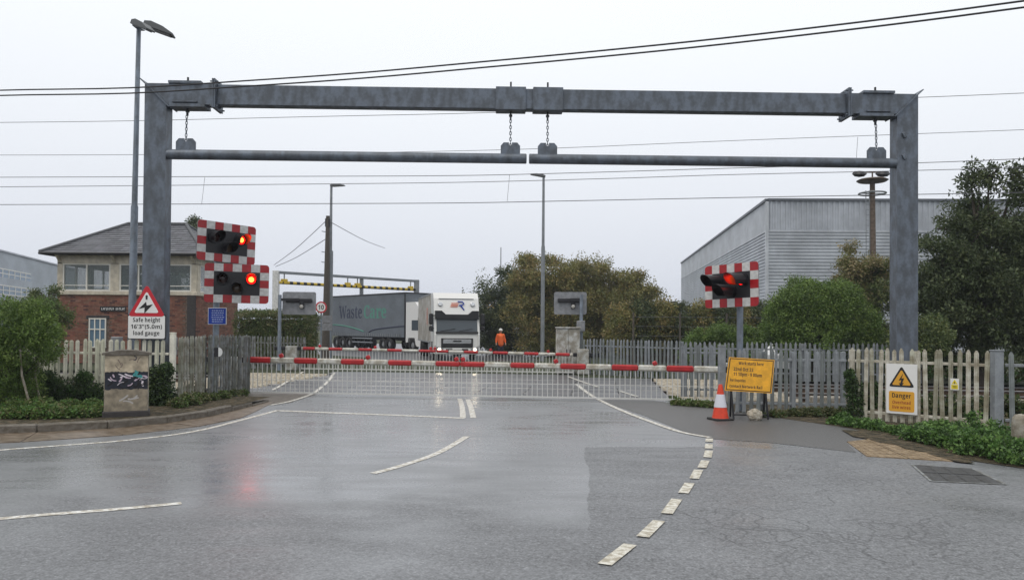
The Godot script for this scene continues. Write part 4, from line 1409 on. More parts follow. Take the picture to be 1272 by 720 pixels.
# ---------------------------------------------------------------- crossing lights
func signal_head(parent: Node3D, called: String, xf: Transform3D, lit: int, w := 1.36, h := 0.87, long := 1.0) -> void:
	var hd := Node3D.new()
	hd.name = called
	parent.add_child(hd, true)
	hd.transform = xf
	part(hd, "backing_board", MB.new().prism(rounded(w + 0.006, h + 0.006, 0.07), 0.014, Transform3D(Basis.IDENTITY, Vector3(0, 0, -0.0145))), M.grey_plate)
	part(hd, "black_panel", MB.new().box(Vector3(0, 0, 0.004), Vector3(w * 5.0 / 7.0 + 0.02, h * 3.0 / 5.0 + 0.03, 0.012)), M.black)
	var cw := w / 7.0
	var ch := h / 5.0
	for i in 7:
		for j in 5:
			if i > 0 and i < 6 and j > 0 and j < 4:
				continue
			var red := (i + j) % 2 == 0
			var mb := MB.new()
			var c := Vector3((i - 3) * cw, (2 - j) * ch, 0.0)
			var corner := (i == 0 or i == 6) and (j == 0 or j == 4)
			if corner:
				var sx := -1.0 if i == 0 else 1.0
				var sy := 1.0 if j == 0 else -1.0
				var p := PackedVector2Array([Vector2(-cw * 0.5 * sx, -ch * 0.5 * sy), Vector2(cw * 0.5 * sx, -ch * 0.5 * sy), Vector2(cw * 0.5 * sx, ch * 0.2 * sy), Vector2(cw * 0.38 * sx, ch * 0.42 * sy), Vector2(cw * 0.18 * sx, ch * 0.5 * sy), Vector2(-cw * 0.5 * sx, ch * 0.5 * sy)])
				mb.prism(p, 0.014, Transform3D(Basis.IDENTITY, c))
			else:
				var edge := Vector3(cw - 0.002, ch - 0.002, 0.014)
				mb.box(c + Vector3(0, 0, 0.007), edge)
			part(hd, "red_marker" if red else "white_marker", mb, M.reflector_red if red else M.reflector_white)
	var spots := [Vector3(-cw * 1.55, ch * 0.55, 0), Vector3(cw * 1.55, ch * 0.55, 0), Vector3(0, -ch * 0.65, 0)]
	for k in 3:
		var lamp := Node3D.new()
		lamp.name = "signal_lamp"
		hd.add_child(lamp, true)
		lamp.position = spots[k] + Vector3(0, 0, 0.012)
		var face := Transform3D(Basis(Vector3.RIGHT, PI / 2), Vector3.ZERO)
		part(lamp, "housing", MB.new().lathe([Vector2(0.0, 0.0), Vector2(0.135, 0.0), Vector2(0.135, 0.05), Vector2(0.10, 0.055)], 20, face), M.black)
		var on := k == lit
		if on:
			part(lamp, "lens", MB.new().lathe([Vector2(0.10, 0.05), Vector2(0.06, 0.064)], 20, face), M.lamp_red)
			part(lamp, "bright_lens", MB.new().lathe([Vector2(0.06, 0.064), Vector2(0.03, 0.072), Vector2(0.0, 0.074)], 20, face), M.lamp_core)
		else:
			part(lamp, "lens", MB.new().lathe([Vector2(0.10, 0.05), Vector2(0.05, 0.068), Vector2(0.0, 0.074)], 20, face), M.amber_lens if k == 2 else M.dark_lens)
		# hood: a tube open below, longer on top
		var hood := MB.new()
		var seg := 18
		for s in seg:
			var a0 := deg_to_rad(-50.0) + deg_to_rad(280.0) * s / seg
			var a1 := deg_to_rad(-50.0) + deg_to_rad(280.0) * (s + 1) / seg
			var l0 := 0.16 * long + 0.20 * clampf(0.5 + 0.5 * sin(a0), 0.0, 1.0)
			var l1 := 0.16 * long + 0.20 * clampf(0.5 + 0.5 * sin(a1), 0.0, 1.0)
			var o0 := Vector3(cos(a0), sin(a0), 0) * 0.125
			var o1 := Vector3(cos(a1), sin(a1), 0) * 0.125
			hood.quad_out(o0 + Vector3(0, 0, 0.03), o1 + Vector3(0, 0, 0.03), o1 + Vector3(0, 0, l1), o0 + Vector3(0, 0, l0), o0)
			hood.quad_out(o0 * 0.95 + Vector3(0, 0, 0.03), o1 * 0.95 + Vector3(0, 0, 0.03), o1 * 0.95 + Vector3(0, 0, l1), o0 * 0.95 + Vector3(0, 0, l0), -o0)
			hood.quad_out(o0 + Vector3(0, 0, l0), o1 + Vector3(0, 0, l1), o1 * 0.95 + Vector3(0, 0, l1), o0 * 0.95 + Vector3(0, 0, l0), Vector3(0, 0, 1))
		part(lamp, "hood", hood, M.black)
		if on:
			var sp := SpotLight3D.new()
			sp.name = "red_light"
			lamp.add_child(sp)
			sp.position = Vector3(0, 0, 0.09)
			sp.rotation.y = PI
			sp.light_color = Color(1.0, 0.06, 0.03)
			sp.light_energy = 0.2
			sp.light_size = 0.08
			sp.spot_angle = 60.0
			sp.spot_range = 40.0
			sp.spot_attenuation = 2.0
			sp.shadow_enabled = true
	# lamp case on the back, with a sloping cable box
	part(hd, "lamp_case", MB.new().box(Vector3(0, ch * 0.6, -0.07), Vector3(w * 0.78, 0.15, 0.12), Basis.IDENTITY, 0.02).box(Vector3(-cw * 0.6, -ch * 0.35, -0.07), Vector3(0.16, 0.3, 0.12), Basis.IDENTITY, 0.02), M.black)
	part(hd, "case_lens", MB.new().lathe([Vector2(0.0, -0.02), Vector2(0.07, -0.02), Vector2(0.07, 0.06), Vector2(0.0, 0.08)], 12, Transform3D(Basis(Vector3.RIGHT, -PI / 2), Vector3(-cw * 0.6, -ch * 0.75, -0.13))), M.grey_cabinet)

func face_camera(at: Vector3, turn: float, lean := 0.0) -> Transform3D:
	return Transform3D(Basis(Vector3.UP, turn) * Basis(Vector3(0, 0, 1), lean), at)

func build_signals() -> void:
	# left: two heads on one post
	var base := P(268, 400, 17.6)
	var t := thing("crossing_signal", "post with two stacked flashing light boards, one red lamp lit on each", "crossing light", Vector3(base.x, 0, base.z))
	part(t, "post", MB.new().tube([Vector3(0, 0, 0), Vector3(0, P(268, 282, 17.6).y, 0)], 0.07, 12), M.galv)
	signal_head(t, "light_board", face_camera(P(294, 352, 17.2) - t.position, 0.33, -0.012), 1)
	signal_head(t, "light_board", face_camera(P(281.5, 301.5, 17.25) - t.position, 0.84, -0.03), 1, 1.38, 0.88)
	part(t, "arm", MB.new().bar(Vector3(0, P(268, 345, 17.55).y, 0), P(294, 346, 17.3) - t.position, 0.06, 0.06).bar(Vector3(0, P(268, 300, 17.55).y, 0), P(281, 300, 17.35) - t.position, 0.06, 0.06), M.galv)
	var bl := thing("blue_notice", "small blue notice with white lettering on the signal post", "notice", P(269.5, 392.5, 17.4))
	part(bl, "plate", MB.new().box(Vector3.ZERO, Vector3(0.42, 0.38, 0.012), Basis.IDENTITY, 0.004), M.sign_white)
	part(bl, "panel", MB.new().box(Vector3(0, 0, 0.007), Vector3(0.395, 0.355, 0.004)), M.sign_blue)
	var ink := MB.new()
	var r := RandomNumberGenerator.new()
	r.seed = 2
	for row in 6:
		var x := -0.14 + r.randf() * 0.03
		while x < 0.13:
			var l := r.randf_range(0.02, 0.05)
			ink.box(Vector3(x + l * 0.5, 0.125 - row * 0.05, 0.010), Vector3(l, 0.02, 0.002))
			x += l + 0.014
	part(bl, "lettering", ink, M.sign_blue_ink)
	part(bl, "bracket", MB.new().box(Vector3(-0.02, 0, -0.07), Vector3(0.08, 0.1, 0.12)), M.galv)
	# right: one head turned towards the side road
	base = P(919.5, 400, 15.55)
	t = thing("crossing_signal", "post with one hooded light board turned aside, behind the yellow notice", "crossing light", Vector3(base.x, 0, base.z))
	part(t, "post", MB.new().tube([Vector3(0, 0, 0), Vector3(0, P(919, 340, 15.55).y, 0)], 0.065, 12), M.galv)
	signal_head(t, "light_board", face_camera(P(908.5, 354.5, 15.3) - t.position, -0.97, 0.02), 1, 1.32, 0.86, 1.8)
	part(t, "arm", MB.new().bar(Vector3(0, P(919, 352, 15.5).y, 0), P(911, 352, 15.42) - t.position, 0.08, 0.08), M.galv)
	# beyond the tracks: the backs of two heads
	for k in 2:
		var px := 347.0 if k == 0 else 722.0
		var d := 28.4 if k == 0 else 28.6
		base = P(px, 400, d)
		t = thing("crossing_signal", "back of a grey light board beyond the tracks, %s" % ["in front of the clipped hedge" if k == 0 else "beside the white equipment cabinet"], "crossing light", Vector3(base.x, 0, base.z), 0.0, "light boards seen from behind")
		part(t, "post", MB.new().tube([Vector3(0, 0, 0), Vector3(0, P(px, 366, d).y, 0)], 0.065, 10), M.galv)
		signal_head(t, "light_board", face_camera(P(371.5 if k == 0 else 708.5, 376.5, d + 0.25) - t.position, PI + (0.1 if k == 0 else -0.05), 0.0), -1, 1.22, 0.84)
		part(t, "arm", MB.new().bar(Vector3(0, P(px, 372, d).y, 0), P(371.5 if k == 0 else 708.5, 372, d + 0.12) - t.position, 0.08, 0.1), M.black)
		if k == 1:
			part(t, "junction_box", MB.new().box(Vector3(-0.02, P(px, 405, d).y, 0.06), Vector3(0.3, 0.4, 0.2), Basis.IDENTITY, 0.02), M.grey_plate)

# ---------------------------------------------------------------- street lamps, poles
func lamp_head(parent: Node3D, at: Vector3, dir: Vector3, l: float, w: float) -> void:
	var x := dir.normalized()
	var z := x.cross(Vector3.UP).normalized()
	var bs := Basis(x, z.cross(x), z)
	var head := MB.new()
	var prof := PackedVector2Array([Vector2(0, -0.05), Vector2(l, -0.02), Vector2(l, 0.01), Vector2(l * 0.6, 0.075), Vector2(l * 0.2, 0.085), Vector2(0, 0.04)])
	head.prism(prof, w, Transform3D(bs, at - z * w * 0.5))
	var o := part(parent, "lamp_head", head, M.lamp_head)
	part(o, "lamp_glass", MB.new().box(at + bs * Vector3(l * 0.55, -0.04, 0), Vector3(l * 0.7, 0.02, w * 0.75), bs * Basis(Vector3(0, 0, 1), 0.045)), M.lamp_glass)

func build_lamps() -> void:
	var b := P(162.5, 400, 16.3)
	var top := P(176, 34, 16.3)
	var t := thing("street_lamp", "tall grey lamp column with two floodlight heads beside the gantry post", "street lamp", Vector3(b.x, 0, b.z))
	var lean := Vector3(top.x - b.x, 0, 0) * 0.5
	var h := top.y
	part(t, "column", MB.new().tube([Vector3(0, 0, 0), Vector3(0, h * 0.52, 0) + lean * 0.5, Vector3(0, h * 0.525, 0) + lean * 0.5, Vector3(0, h, 0) + lean], [0.08, 0.074, 0.06, 0.045], 14), M.galv)
	part(t, "bracket", MB.new().box(Vector3(0, h + 0.02, 0) + lean, Vector3(0.16, 0.09, 0.3), Basis.IDENTITY, 0.02), M.galv)
	lamp_head(t, Vector3(0.04, h + 0.15, -0.2) + lean, Vector3(1.0, -0.36, -0.2), 0.62, 0.26)
	lamp_head(t, Vector3(0.0, h + 0.03, 0.16) + lean, Vector3(0.9, -0.45, 0.3), 0.46, 0.24)
	# far lamp next to the wooden pole
	for k in 2:
		var px := 409.5 if k == 0 else 674.0
		var py := 231.0 if k == 0 else 219.5
		var d := 45.5 if k == 0 else 43.0
		b = P(px, 400, d)
		h = P(px, py, d).y - FAR_Y
		t = thing("street_lamp", "tall slim street lamp %s" % ["beside the wooden pole near the lettered trailer" if k == 0 else "standing in front of the rounded trees"], "street lamp", Vector3(b.x, FAR_Y, b.z), 0.0, "street lamps beyond the crossing")
		part(t, "column", MB.new().tube([Vector3(0, 0, 0), Vector3(0, h * 0.62, 0), Vector3(0, h * 0.625, 0), Vector3(0, h, 0)], [0.12, 0.11, 0.085, 0.07] if k == 1 else [0.16, 0.15, 0.09, 0.07], 10), M.lamp_column)
		lamp_head(t, Vector3(0.1 if k == 1 else -0.05, h + 0.02, 0), Vector3(1.0 if k == 0 else -1.0, 0.03 if k == 0 else 0.14, 0.0), 0.85, 0.3)
	# wooden pole with wires
	b = P(404.5, 400, 45.0)
	h = P(404.5, 268, 45).y - FAR_Y
	t = thing("wooden_pole", "dark wooden utility pole beside the slim street lamp", "utility pole", Vector3(b.x, FAR_Y, b.z))
	part(t, "shaft", MB.new().tube([Vector3(0, 0, 0), Vector3(0.05, h, 0)], [0.24, 0.11], 12), M.wood_pole)
	part(t, "pole_cap", MB.new().box(Vector3(0.05, h - 0.4, 0), Vector3(0.3, 0.5, 0.2), Basis.IDENTITY, 0.03), M.black)
	for y in [h - 0.9, h - 2.1, h - 2.7]:
		part(t, "step_iron", MB.new().tube([Vector3(-0.3, y, 0), Vector3(0.3, y - 0.1, 0)], 0.025, 6), M.galv)
	# light mast with a ring, behind the flowering bush
	var d := 44.0
	b = P(1086, 400, d)
	h = P(1083.5, 224, d).y
	t = thing("light_mast", "brown lighting mast with round platform and hoop above the bushes", "light mast", Vector3(b.x, 0, b.z))
	part(t, "mast", MB.new().tube([Vector3(0, 0, 0), Vector3(-0.1, h, 0)], [0.2, 0.14], 12), M.mast_brown)
	part(t, "platform", MB.new().lathe([Vector2(0.14, -0.12), Vector2(0.75, -0.08), Vector2(0.86, 0.0), Vector2(0.72, 0.07), Vector2(0.12, 0.14), Vector2(0.03, 0.16), Vector2(0.03, 0.45), Vector2(0.0, 0.45)], 20, Transform3D(Basis.IDENTITY, Vector3(-0.1, h, 0))), M.mast_brown)
	var ring := []
	for k in 25:
		var a := TAU * k / 24.0
		ring.append(Vector3(cos(a) * 0.72 - 0.1, h - 0.75, sin(a) * 0.72))
	part(t, "hoop", MB.new().tube(ring, 0.05, 6, false).bar(Vector3(-0.8, h - 0.75, 0), Vector3(0.6, h - 0.75, 0), 0.05, 0.05), M.lamp_column)
	var lad := MB.new().tube([Vector3(-0.48, h - 6.0, 0.1), Vector3(-0.52, h - 0.6, 0.1)], 0.025, 5).tube([Vector3(-0.28, h - 6.0, 0.1), Vector3(-0.32, h - 0.6, 0.1)], 0.025, 5)
	for k in 18:
		lad.tube([Vector3(-0.49, h - 5.9 + k * 0.3, 0.1), Vector3(-0.29, h - 5.9 + k * 0.3, 0.1)], 0.018, 5)
	part(t, "ladder", lad, M.lamp_column)
	for k in 2:
		var o := P(1068 if k == 0 else 1097, 216, d) - t.position
		part(t, "floodlight", MB.new().lathe([Vector2(0, 0.18), Vector2(0.3, 0.15), Vector2(0.4, 0.0), Vector2(0.25, -0.14), Vector2(0, -0.18)], 14, Transform3D(Basis(Vector3.RIGHT, 0.2), o)), M.black)
	part(t, "floodlight_arm", MB.new().bar(P(1060, 214, d) - t.position, P(1104, 214, d) - t.position, 0.06, 0.06).tube([Vector3(-0.1, h, 0), Vector3(-0.1, P(1083, 213, d).y, 0)], 0.04, 6), M.mast_brown)
	# thin aerial far behind the trees
	b = P(621.5, 400, 75)
	t = thing("aerial_mast", "very thin pale aerial rising behind the trees and person", "mast", Vector3(b.x, 0, b.z))
	part(t, "shaft", MB.new().tube([Vector3.ZERO, Vector3(0, P(621, 307, 75).y, 0)], [0.09, 0.05], 6), M.lamp_column)

# ---------------------------------------------------------------- wires
func wire(label: String, pts: Array, r: float, m: String, called := "overhead_wire") -> void:
	var o := part(self, called, MB.new().tube(smooth_path(pts, 0.8), r, 6), M[m])
	tag(o, label, "wire", "overhead line wires" if called == "overhead_wire" else "")

func build_wires() -> void:
	for k in 2:
		var pts := []
		for p in [[-90, 118], [0, 112], [160, 109], [300, 100.5], [450, 90], [600, 76.5], [750, 62.5], [900, 47], [1100, 23.5], [1272, 1], [1400, -18]]:
			pts.append(P(p[0], p[1] + (6.5 if k else 0.0) + (p[0] * 0.0012 if k else 0.0), 14.6 - p[0] / 1272.0 * 5.0))
		wire("thick black cable sagging in front of the gantry, the %s of the pair" % ["upper" if k == 0 else "lower"], pts, 0.013, "wire", "overhead_cable")
	var list := [
		["topmost thin wire, passing just below the gantry beam", [[-60, 153], [0, 152], [160, 150], [400, 144.5], [600, 140], [850, 131], [1150, 120.5], [1272, 115.5], [1340, 113]], 24.0, 0.009],
		["thin wire level with the hanging gauge bars", [[-60, 192.5], [0, 192.5], [160, 192], [400, 190], [560, 187.5], [700, 183.5], [900, 175], [1100, 167.5], [1272, 161], [1340, 158]], 24.0, 0.008],
		["upper thin wire of the bunch just below the gauge bars", [[-60, 220], [0, 220], [330, 219], [560, 218], [700, 215], [900, 209], [1145, 202], [1272, 197], [1340, 194]], 20.6, 0.009],
		["middle thin wire of the bunch just below the gauge bars", [[-60, 232.5], [0, 232], [330, 229], [560, 226.5], [760, 221.5], [900, 217], [1100, 212.5], [1272, 208], [1340, 206]], 24.0, 0.010],
		["lowest thin contact wire, level with the warehouse roof", [[-60, 254.5], [0, 254], [330, 253], [560, 252], [700, 249.5], [900, 245.5], [1100, 242], [1272, 239], [1340, 238]], 20.6, 0.010]]
	for w in list:
		var pts := []
		for p in w[1]:
			var x := X(p[0], w[2])
			pts.append(P(p[0], p[1], float(w[2]) - SKEW * x))
		wire(w[0], pts, w[3], "wire_thin")
	for p in [[254, 220, 250, 254], [633, 217, 630, 250], [1066, 170, 1064, 200]]:
		var x := X(p[0], 20.6)
		var d := 20.6 - SKEW * x
		var o := part(self, "dropper_wire", MB.new().tube([P(p[0], p[1], d), P(p[2], p[3], d)], 0.005, 5), M.wire_thin)
		tag(o, "short upright dropper between thin wires %s" % ["beside the signal box roof" if p[0] < 300 else ("above the slim street lamp" if p[0] < 700 else "above the lighting mast")], "wire", "dropper wires")
	# stays and service wires of the wooden pole
	var i := 0
	for p in [[340, 329, 404, 275, 62.0], [342, 331, 404, 297, 62.0], [411, 276, 478, 308, 75.0]]:
		var a := P(p[0], p[1], p[4] if p[0] < 400 else 45.0)
		var b := P(p[2], p[3], 45.0 if p[0] < 400 else p[4])
		wire(["upper thin wire from the wooden pole to the white gauge post", "lower thin wire from the wooden pole to the white gauge post", "faint thin wire running off above the lettered trailer from the wooden pole"][i], [a, a.lerp(b, 0.5) - Vector3(0, 0.15, 0), b], 0.02, "wire_thin", "service_wire")
		i += 1

# ---------------------------------------------------------------- signs and small things
func bolt() -> PackedVector2Array:
	return PackedVector2Array([Vector2(-0.01, 0.10), Vector2(-0.15, -0.035), Vector2(-0.035, -0.005), Vector2(-0.04, -0.12), Vector2(0.12, 0.055), Vector2(0.005, 0.03)])

func rounded(w: float, h: float, r: float) -> PackedVector2Array:
	var o := PackedVector2Array()
	for c in [[1, 1, 0], [-1, 1, 90], [-1, -1, 180], [1, -1, 270]]:
		for k in 4:
			var a := deg_to_rad(c[2] + 30.0 * k)
			o.append(Vector2(c[0] * (w * 0.5 - r) + cos(a) * r, c[1] * (h * 0.5 - r) + sin(a) * r))
	return o

func tri_sign(side: float) -> PackedVector2Array:
	var h := side * 0.866
	var o := PackedVector2Array()
	var cs := [Vector2(-side * 0.5, -h / 3.0), Vector2(side * 0.5, -h / 3.0), Vector2(0, h * 2.0 / 3.0)]
	for i in 3:
		var c: Vector2 = cs[i]
		var a: Vector2 = (cs[(i + 2) % 3] - c).normalized()
		var b: Vector2 = (cs[(i + 1) % 3] - c).normalized()
		var r := side * 0.06
		o.append(c + a * r * 1.4)
		o.append(c + (a + b) * r * 0.45)
		o.append(c + b * r * 1.4)
	return o

func Z(z: float) -> Transform3D:
	return Transform3D(Basis.IDENTITY, Vector3(0, 0, z))

func XY(x: float, y: float, z: float) -> Transform3D:
	return Transform3D(Basis.IDENTITY, Vector3(x, y, z))

func build_signs() -> void:
	# red triangle and its plate, bracketed to the gantry post
	var d := 15.3
	var t := thing("warning_sign", "red-bordered triangular lightning warning sign with safe height plate on the gantry post", "warning sign", P(182, 379.5, d))
	part(t, "triangle", MB.new().prism(tri_sign(0.74), 0.012, Z(0)), M.sign_red)
	part(t, "white_face", MB.new().prism(tri_sign(0.50), 0.004, XY(0, 0.0, 0.012)), M.sign_white)
	var bl := PackedVector2Array()
	for p in bolt():
		bl.append(p * 1.05)
	part(t, "lightning_symbol", MB.new().prism(bl, 0.004, XY(0.0, -0.03, 0.016)).prism(PackedVector2Array([Vector2(-0.016, 0.12), Vector2(0.016, 0.12), Vector2(0.022, 0.2), Vector2(0, 0.21), Vector2(-0.022, 0.2)]), 0.004, XY(0, 0, 0.016)), M.sign_black)
	var py := P(182, 406, d).y - t.position.y
	var plate := part(t, "plate", MB.new().prism(rounded(0.73, 0.46, 0.03), 0.012, XY(0, py, -0.004)), M.sign_white)
	words(plate, "lettering", "Safe height", 0.085, 0.54, XY(0.0, py + 0.13, 0.009), M.sign_black, "Droid Sans", true)
	words(plate, "lettering", "16'3\"(5.0m)", 0.085, 0.62, XY(0.0, py, 0.009), M.sign_black, "Droid Sans", true)
	words(plate, "lettering", "load gauge", 0.085, 0.52, XY(0.0, py - 0.13, 0.009), M.sign_black, "Droid Sans", true)
	part(t, "bracket", MB.new().box(Vector3(0.08, -0.05, -0.16), Vector3(0.06, 0.05, 0.32)).box(Vector3(0.08, py, -0.16), Vector3(0.06, 0.05, 0.32)).box(Vector3(0, py, -0.012), Vector3(0.755, 0.49, 0.01)), M.black)
	# danger sign on the cream panel
	var a := P(1054, 420, 14.35)
	var b := P(1231, 420, 12.75)
	var turn := atan2(-(b - a).z, (b - a).x)
	var at := wall_point(1120.5, 483, a + Vector3(0, 0, 0.13), b + Vector3(0, 0, 0.13))
	t = thing("danger_sign", "white danger sign with yellow triangle and panel, fixed to cream palisade", "danger sign", at, turn)
	part(t, "plate", MB.new().box(Vector3.ZERO, Vector3(0.515, 0.885, 0.01), Basis.IDENTITY, 0.003), M.sign_white)
	var tr := part(t, "triangle", MB.new().prism(tri_sign(0.43), 0.004, XY(0, 0.16, 0.005)), M.sign_black)
	part(tr, "yellow_face", MB.new().prism(tri_sign(0.32), 0.003, XY(0, 0.16, 0.009)), M.sign_amber)
	part(tr, "lightning_symbol", MB.new().prism(PackedVector2Array([Vector2(0.03, 0.12), Vector2(-0.045, -0.01), Vector2(0.0, 0.0), Vector2(-0.02, -0.06), Vector2(-0.045, -0.05), Vector2(-0.005, -0.12), Vector2(0.04, -0.05), Vector2(0.015, -0.05), Vector2(0.045, 0.035), Vector2(0.0, 0.025)]), 0.003, XY(0, 0.16, 0.012)), M.sign_black)
	var pn := part(t, "yellow_panel", MB.new().prism(rounded(0.42, 0.36, 0.03), 0.004, XY(0, -0.22, 0.005)), M.sign_amber)
	words(pn, "lettering", "Danger", 0.085, 0.31, XY(0, -0.13, 0.009), M.sign_black, "Droid Sans", true)
	words(pn, "lettering", "Overhead", 0.06, 0.30, XY(0, -0.235, 0.009), M.sign_dull_red, "Droid Sans", true)
	words(pn, "lettering", "live wires", 0.06, 0.30, XY(0, -0.32, 0.009), M.sign_dull_red, "Droid Sans", true)
	at = wall_point(1186.5, 477, a + Vector3(0, 0, 0.13), b + Vector3(0, 0, 0.13))
	t = thing("small_notice", "tiny yellow and white electrical notice on a cream pale", "notice", at, turn)
	part(t, "plate", MB.new().box(Vector3.ZERO, Vector3(0.13, 0.19, 0.008)), M.sign_white)
	part(t, "yellow_face", MB.new().prism(PackedVector2Array([Vector2(-0.045, 0.0), Vector2(0.045, 0.0), Vector2(0, 0.075)]), 0.003, XY(0, 0.005, 0.004)).box(Vector3(0, -0.045, 0.005), Vector3(0.1, 0.075, 0.003)), M.sign_lemon)
	part(t, "lettering", MB.new().box(Vector3(0, 0.025, 0.008), Vector3(0.012, 0.03, 0.002)).box(Vector3(0, -0.035, 0.008), Vector3(0.06, 0.008, 0.002)).box(Vector3(0.005, -0.055, 0.008), Vector3(0.05, 0.008, 0.002)), M.sign_black)
	# yellow roadworks notice leaning on a folding stand
	var g := G(931, 521)
	t = thing("roadworks_notice", "yellow roadworks notice with black lettering on a folding stand", "roadworks sign", g)
	var c := P(931.5, 466.5, -g.z - 0.02) - g
	var bs := Basis(Vector3(0, 0, 1), -0.055) * Basis(Vector3.RIGHT, -0.14)
	var xf := Transform3D(bs, c)
	var sk := PackedVector2Array([Vector2(-0.455, -0.30), Vector2(0.405, -0.30), Vector2(0.455, 0.32), Vector2(-0.385, 0.32)])
	var inner := PackedVector2Array()
	var inner2 := PackedVector2Array()
	for p in sk:
		inner.append(p * Vector2(0.962, 0.945))
		inner2.append(p * Vector2(0.925, 0.895))
	var bd := part(t, "board", MB.new().prism(sk, 0.012, xf * Z(-0.006)), M.sign_yellow)
	part(bd, "border", MB.new().prism(inner, 0.003, xf * Z(0.007)), M.sign_black)
	part(bd, "face", MB.new().prism(inner2, 0.003, xf * Z(0.011)), M.sign_yellow)
	var rows := [["Work starts here", 0.02, 0.225, 0.46, 0.06], ["22nd Oct 23", -0.12, 0.11, 0.36, 0.065], ["11 10pm - 9 00am", -0.04, 0.005, 0.52, 0.065], ["For Enquiries", -0.22, -0.105, 0.28, 0.055], ["contact Network Rail", -0.07, -0.205, 0.60, 0.058]]
	for r in rows:
		words(bd, "lettering", r[0], r[4], r[3], xf * XY(r[1], r[2], 0.0145), M.sign_black, "Droid Sans", true)
	var leg := MB.new()
	for x in [-0.33, 0.30]:
		var foot := Vector3(x + 0.03, 0.01, 0.05)
		part(t, "leg", MB.new().bar(foot, xf * Vector3(x, -0.28, -0.02), 0.03, 0.03, Vector3(0, 0, 1)), M.black)
		part(t, "back_leg", MB.new().bar(Vector3(x + 0.1, 0.01, -0.42), xf * Vector3(x, 0.2, -0.02), 0.03, 0.03, Vector3(0, 0, 1)), M.black)
	part(t, "foot_bar", leg.bar(Vector3(-0.32, 0.09, 0.03), Vector3(0.35, 0.09, 0.03), 0.025, 0.025), M.black)
	# traffic cone
	var cg := G(895, 521.5)
	t = thing("traffic_cone", "orange-red traffic cone with one white sleeve at the foot of the fence", "traffic cone", cg)
	part(t, "base", MB.new().box(Vector3(0, 0.02, 0), Vector3(0.36, 0.04, 0.36), Basis(Vector3.UP, 0.3), 0.012), M.rubber)
	part(t, "cone", MB.new().lathe([Vector2(0.15, 0.04), Vector2(0.145, 0.055), Vector2(0.112, 0.23), Vector2(0.066, 0.47), Vector2(0.036, 0.635), Vector2(0.030, 0.65), Vector2(0.0, 0.65)], 24), M.cone_red)
	part(t, "sleeve", MB.new().lathe([Vector2(0.1145, 0.235), Vector2(0.1165, 0.24), Vector2(0.0735, 0.465), Vector2(0.070, 0.47)], 24), M.cone_sleeve)
	# ballast stone on the stand
	var rg := G(938, 522)
	var rock := MB.new()
	var rr := RandomNumberGenerator.new()
	rr.seed = 6
	var pts := []
	var nz := FastNoiseLite.new()
	nz.frequency = 1.4
	for i in 7:
		var row := []
		for k in 12:
			var th := PI * i / 6.0
			var ph := TAU * k / 12.0
			var dir := Vector3(sin(th) * cos(ph), cos(th), sin(th) * sin(ph))
			row.append(dir * Vector3(0.14, 0.12, 0.11) * (1.0 + 0.35 * nz.get_noise_3dv(dir)) + Vector3(0, 0.10, 0))
		pts.append(row)
	for i in 6:
		for k in 12:
			var e := (k + 1) % 12
			rock.quad_out(pts[i][k], pts[i][e], pts[i + 1][e], pts[i + 1][k], pts[i][k] + pts[i + 1][e] - Vector3(0, 0.2, 0))
	tag(part(self, "stone", rock, M.rock, rg), "pale lump of stone holding down the notice stand", "stone")
	# round white plate on the grey fence
	var rp := P(267.5, 437, 16.95)
	t = thing("round_plate", "small white half-round plate fixed to the grey palisade", "plate", rp, 0.9)
	part(t, "disc", MB.new().lathe([Vector2(0, -0.01), Vector2(0.1, -0.01), Vector2(0.1, 0.01), Vector2(0, 0.012)], 20, Transform3D(Basis(Vector3.RIGHT, PI / 2), Vector3(0.0, 0, 0.1))), M.sign_white)
	part(t, "dark_half", MB.new().box(Vector3(-0.055, 0, 0.112), Vector3(0.10, 0.2, 0.006)), M.black)
	part(t, "bolt", MB.new().box(Vector3(0, 0, 0.04), Vector3(0.03, 0.03, 0.12)), M.galv)
	# concrete bollard
	var bg := G(1269, 566)
	t = thing("concrete_bollard", "weathered round concrete bollard among the nettles", "bollard", bg)
	part(t, "shaft", MB.new().lathe([Vector2(0.115, -0.05), Vector2(0.112, 0.42), Vector2(0.10, 0.50), Vector2(0.07, 0.545), Vector2(0.0, 0.56)], 18), M.concrete)
	# speed limit sign and grey board beyond the tracks
	var sp := P(399, 381.5, 41)
	t = thing("speed_limit_sign", "round red-rimmed ten limit sign on a slim post before the wooden pole", "speed sign", Vector3(sp.x, FAR_Y, sp.z))
	sp.y -= FAR_Y
	part(t, "post", MB.new().tube([Vector3(0, 0, 0), Vector3(0, sp.y + 0.2, 0)], 0.04, 8), M.galv)
	var face := Transform3D(Basis(Vector3.RIGHT, PI / 2), Vector3(0, sp.y, 0.06))
	part(t, "rim", MB.new().lathe([Vector2(0, 0), Vector2(0.31, 0), Vector2(0.31, 0.012), Vector2(0, 0.012)], 24, face), M.sign_red)
	var fc := part(t, "white_face", MB.new().lathe([Vector2(0.235, 0.012), Vector2(0.235, 0.016), Vector2(0, 0.016)], 24, face), M.sign_white)
	words(fc, "lettering", "10", 0.27, 0.30, XY(0, sp.y, 0.078), M.sign_black, "Droid Sans", true)
	var gb := P(401.5, 401, 42.5)
	t = thing("grey_board", "plain grey-blue board of two panels on posts behind the speed sign", "board", Vector3(gb.x, FAR_Y, gb.z))
	gb.y -= FAR_Y
	part(t, "panel", MB.new().box(Vector3(0, gb.y + 0.21, 0), Vector3(0.95, 0.41, 0.03)), M.grey_plate)
	part(t, "panel", MB.new().box(Vector3(0, gb.y - 0.22, 0), Vector3(0.95, 0.40, 0.03)), M.grey_plate)
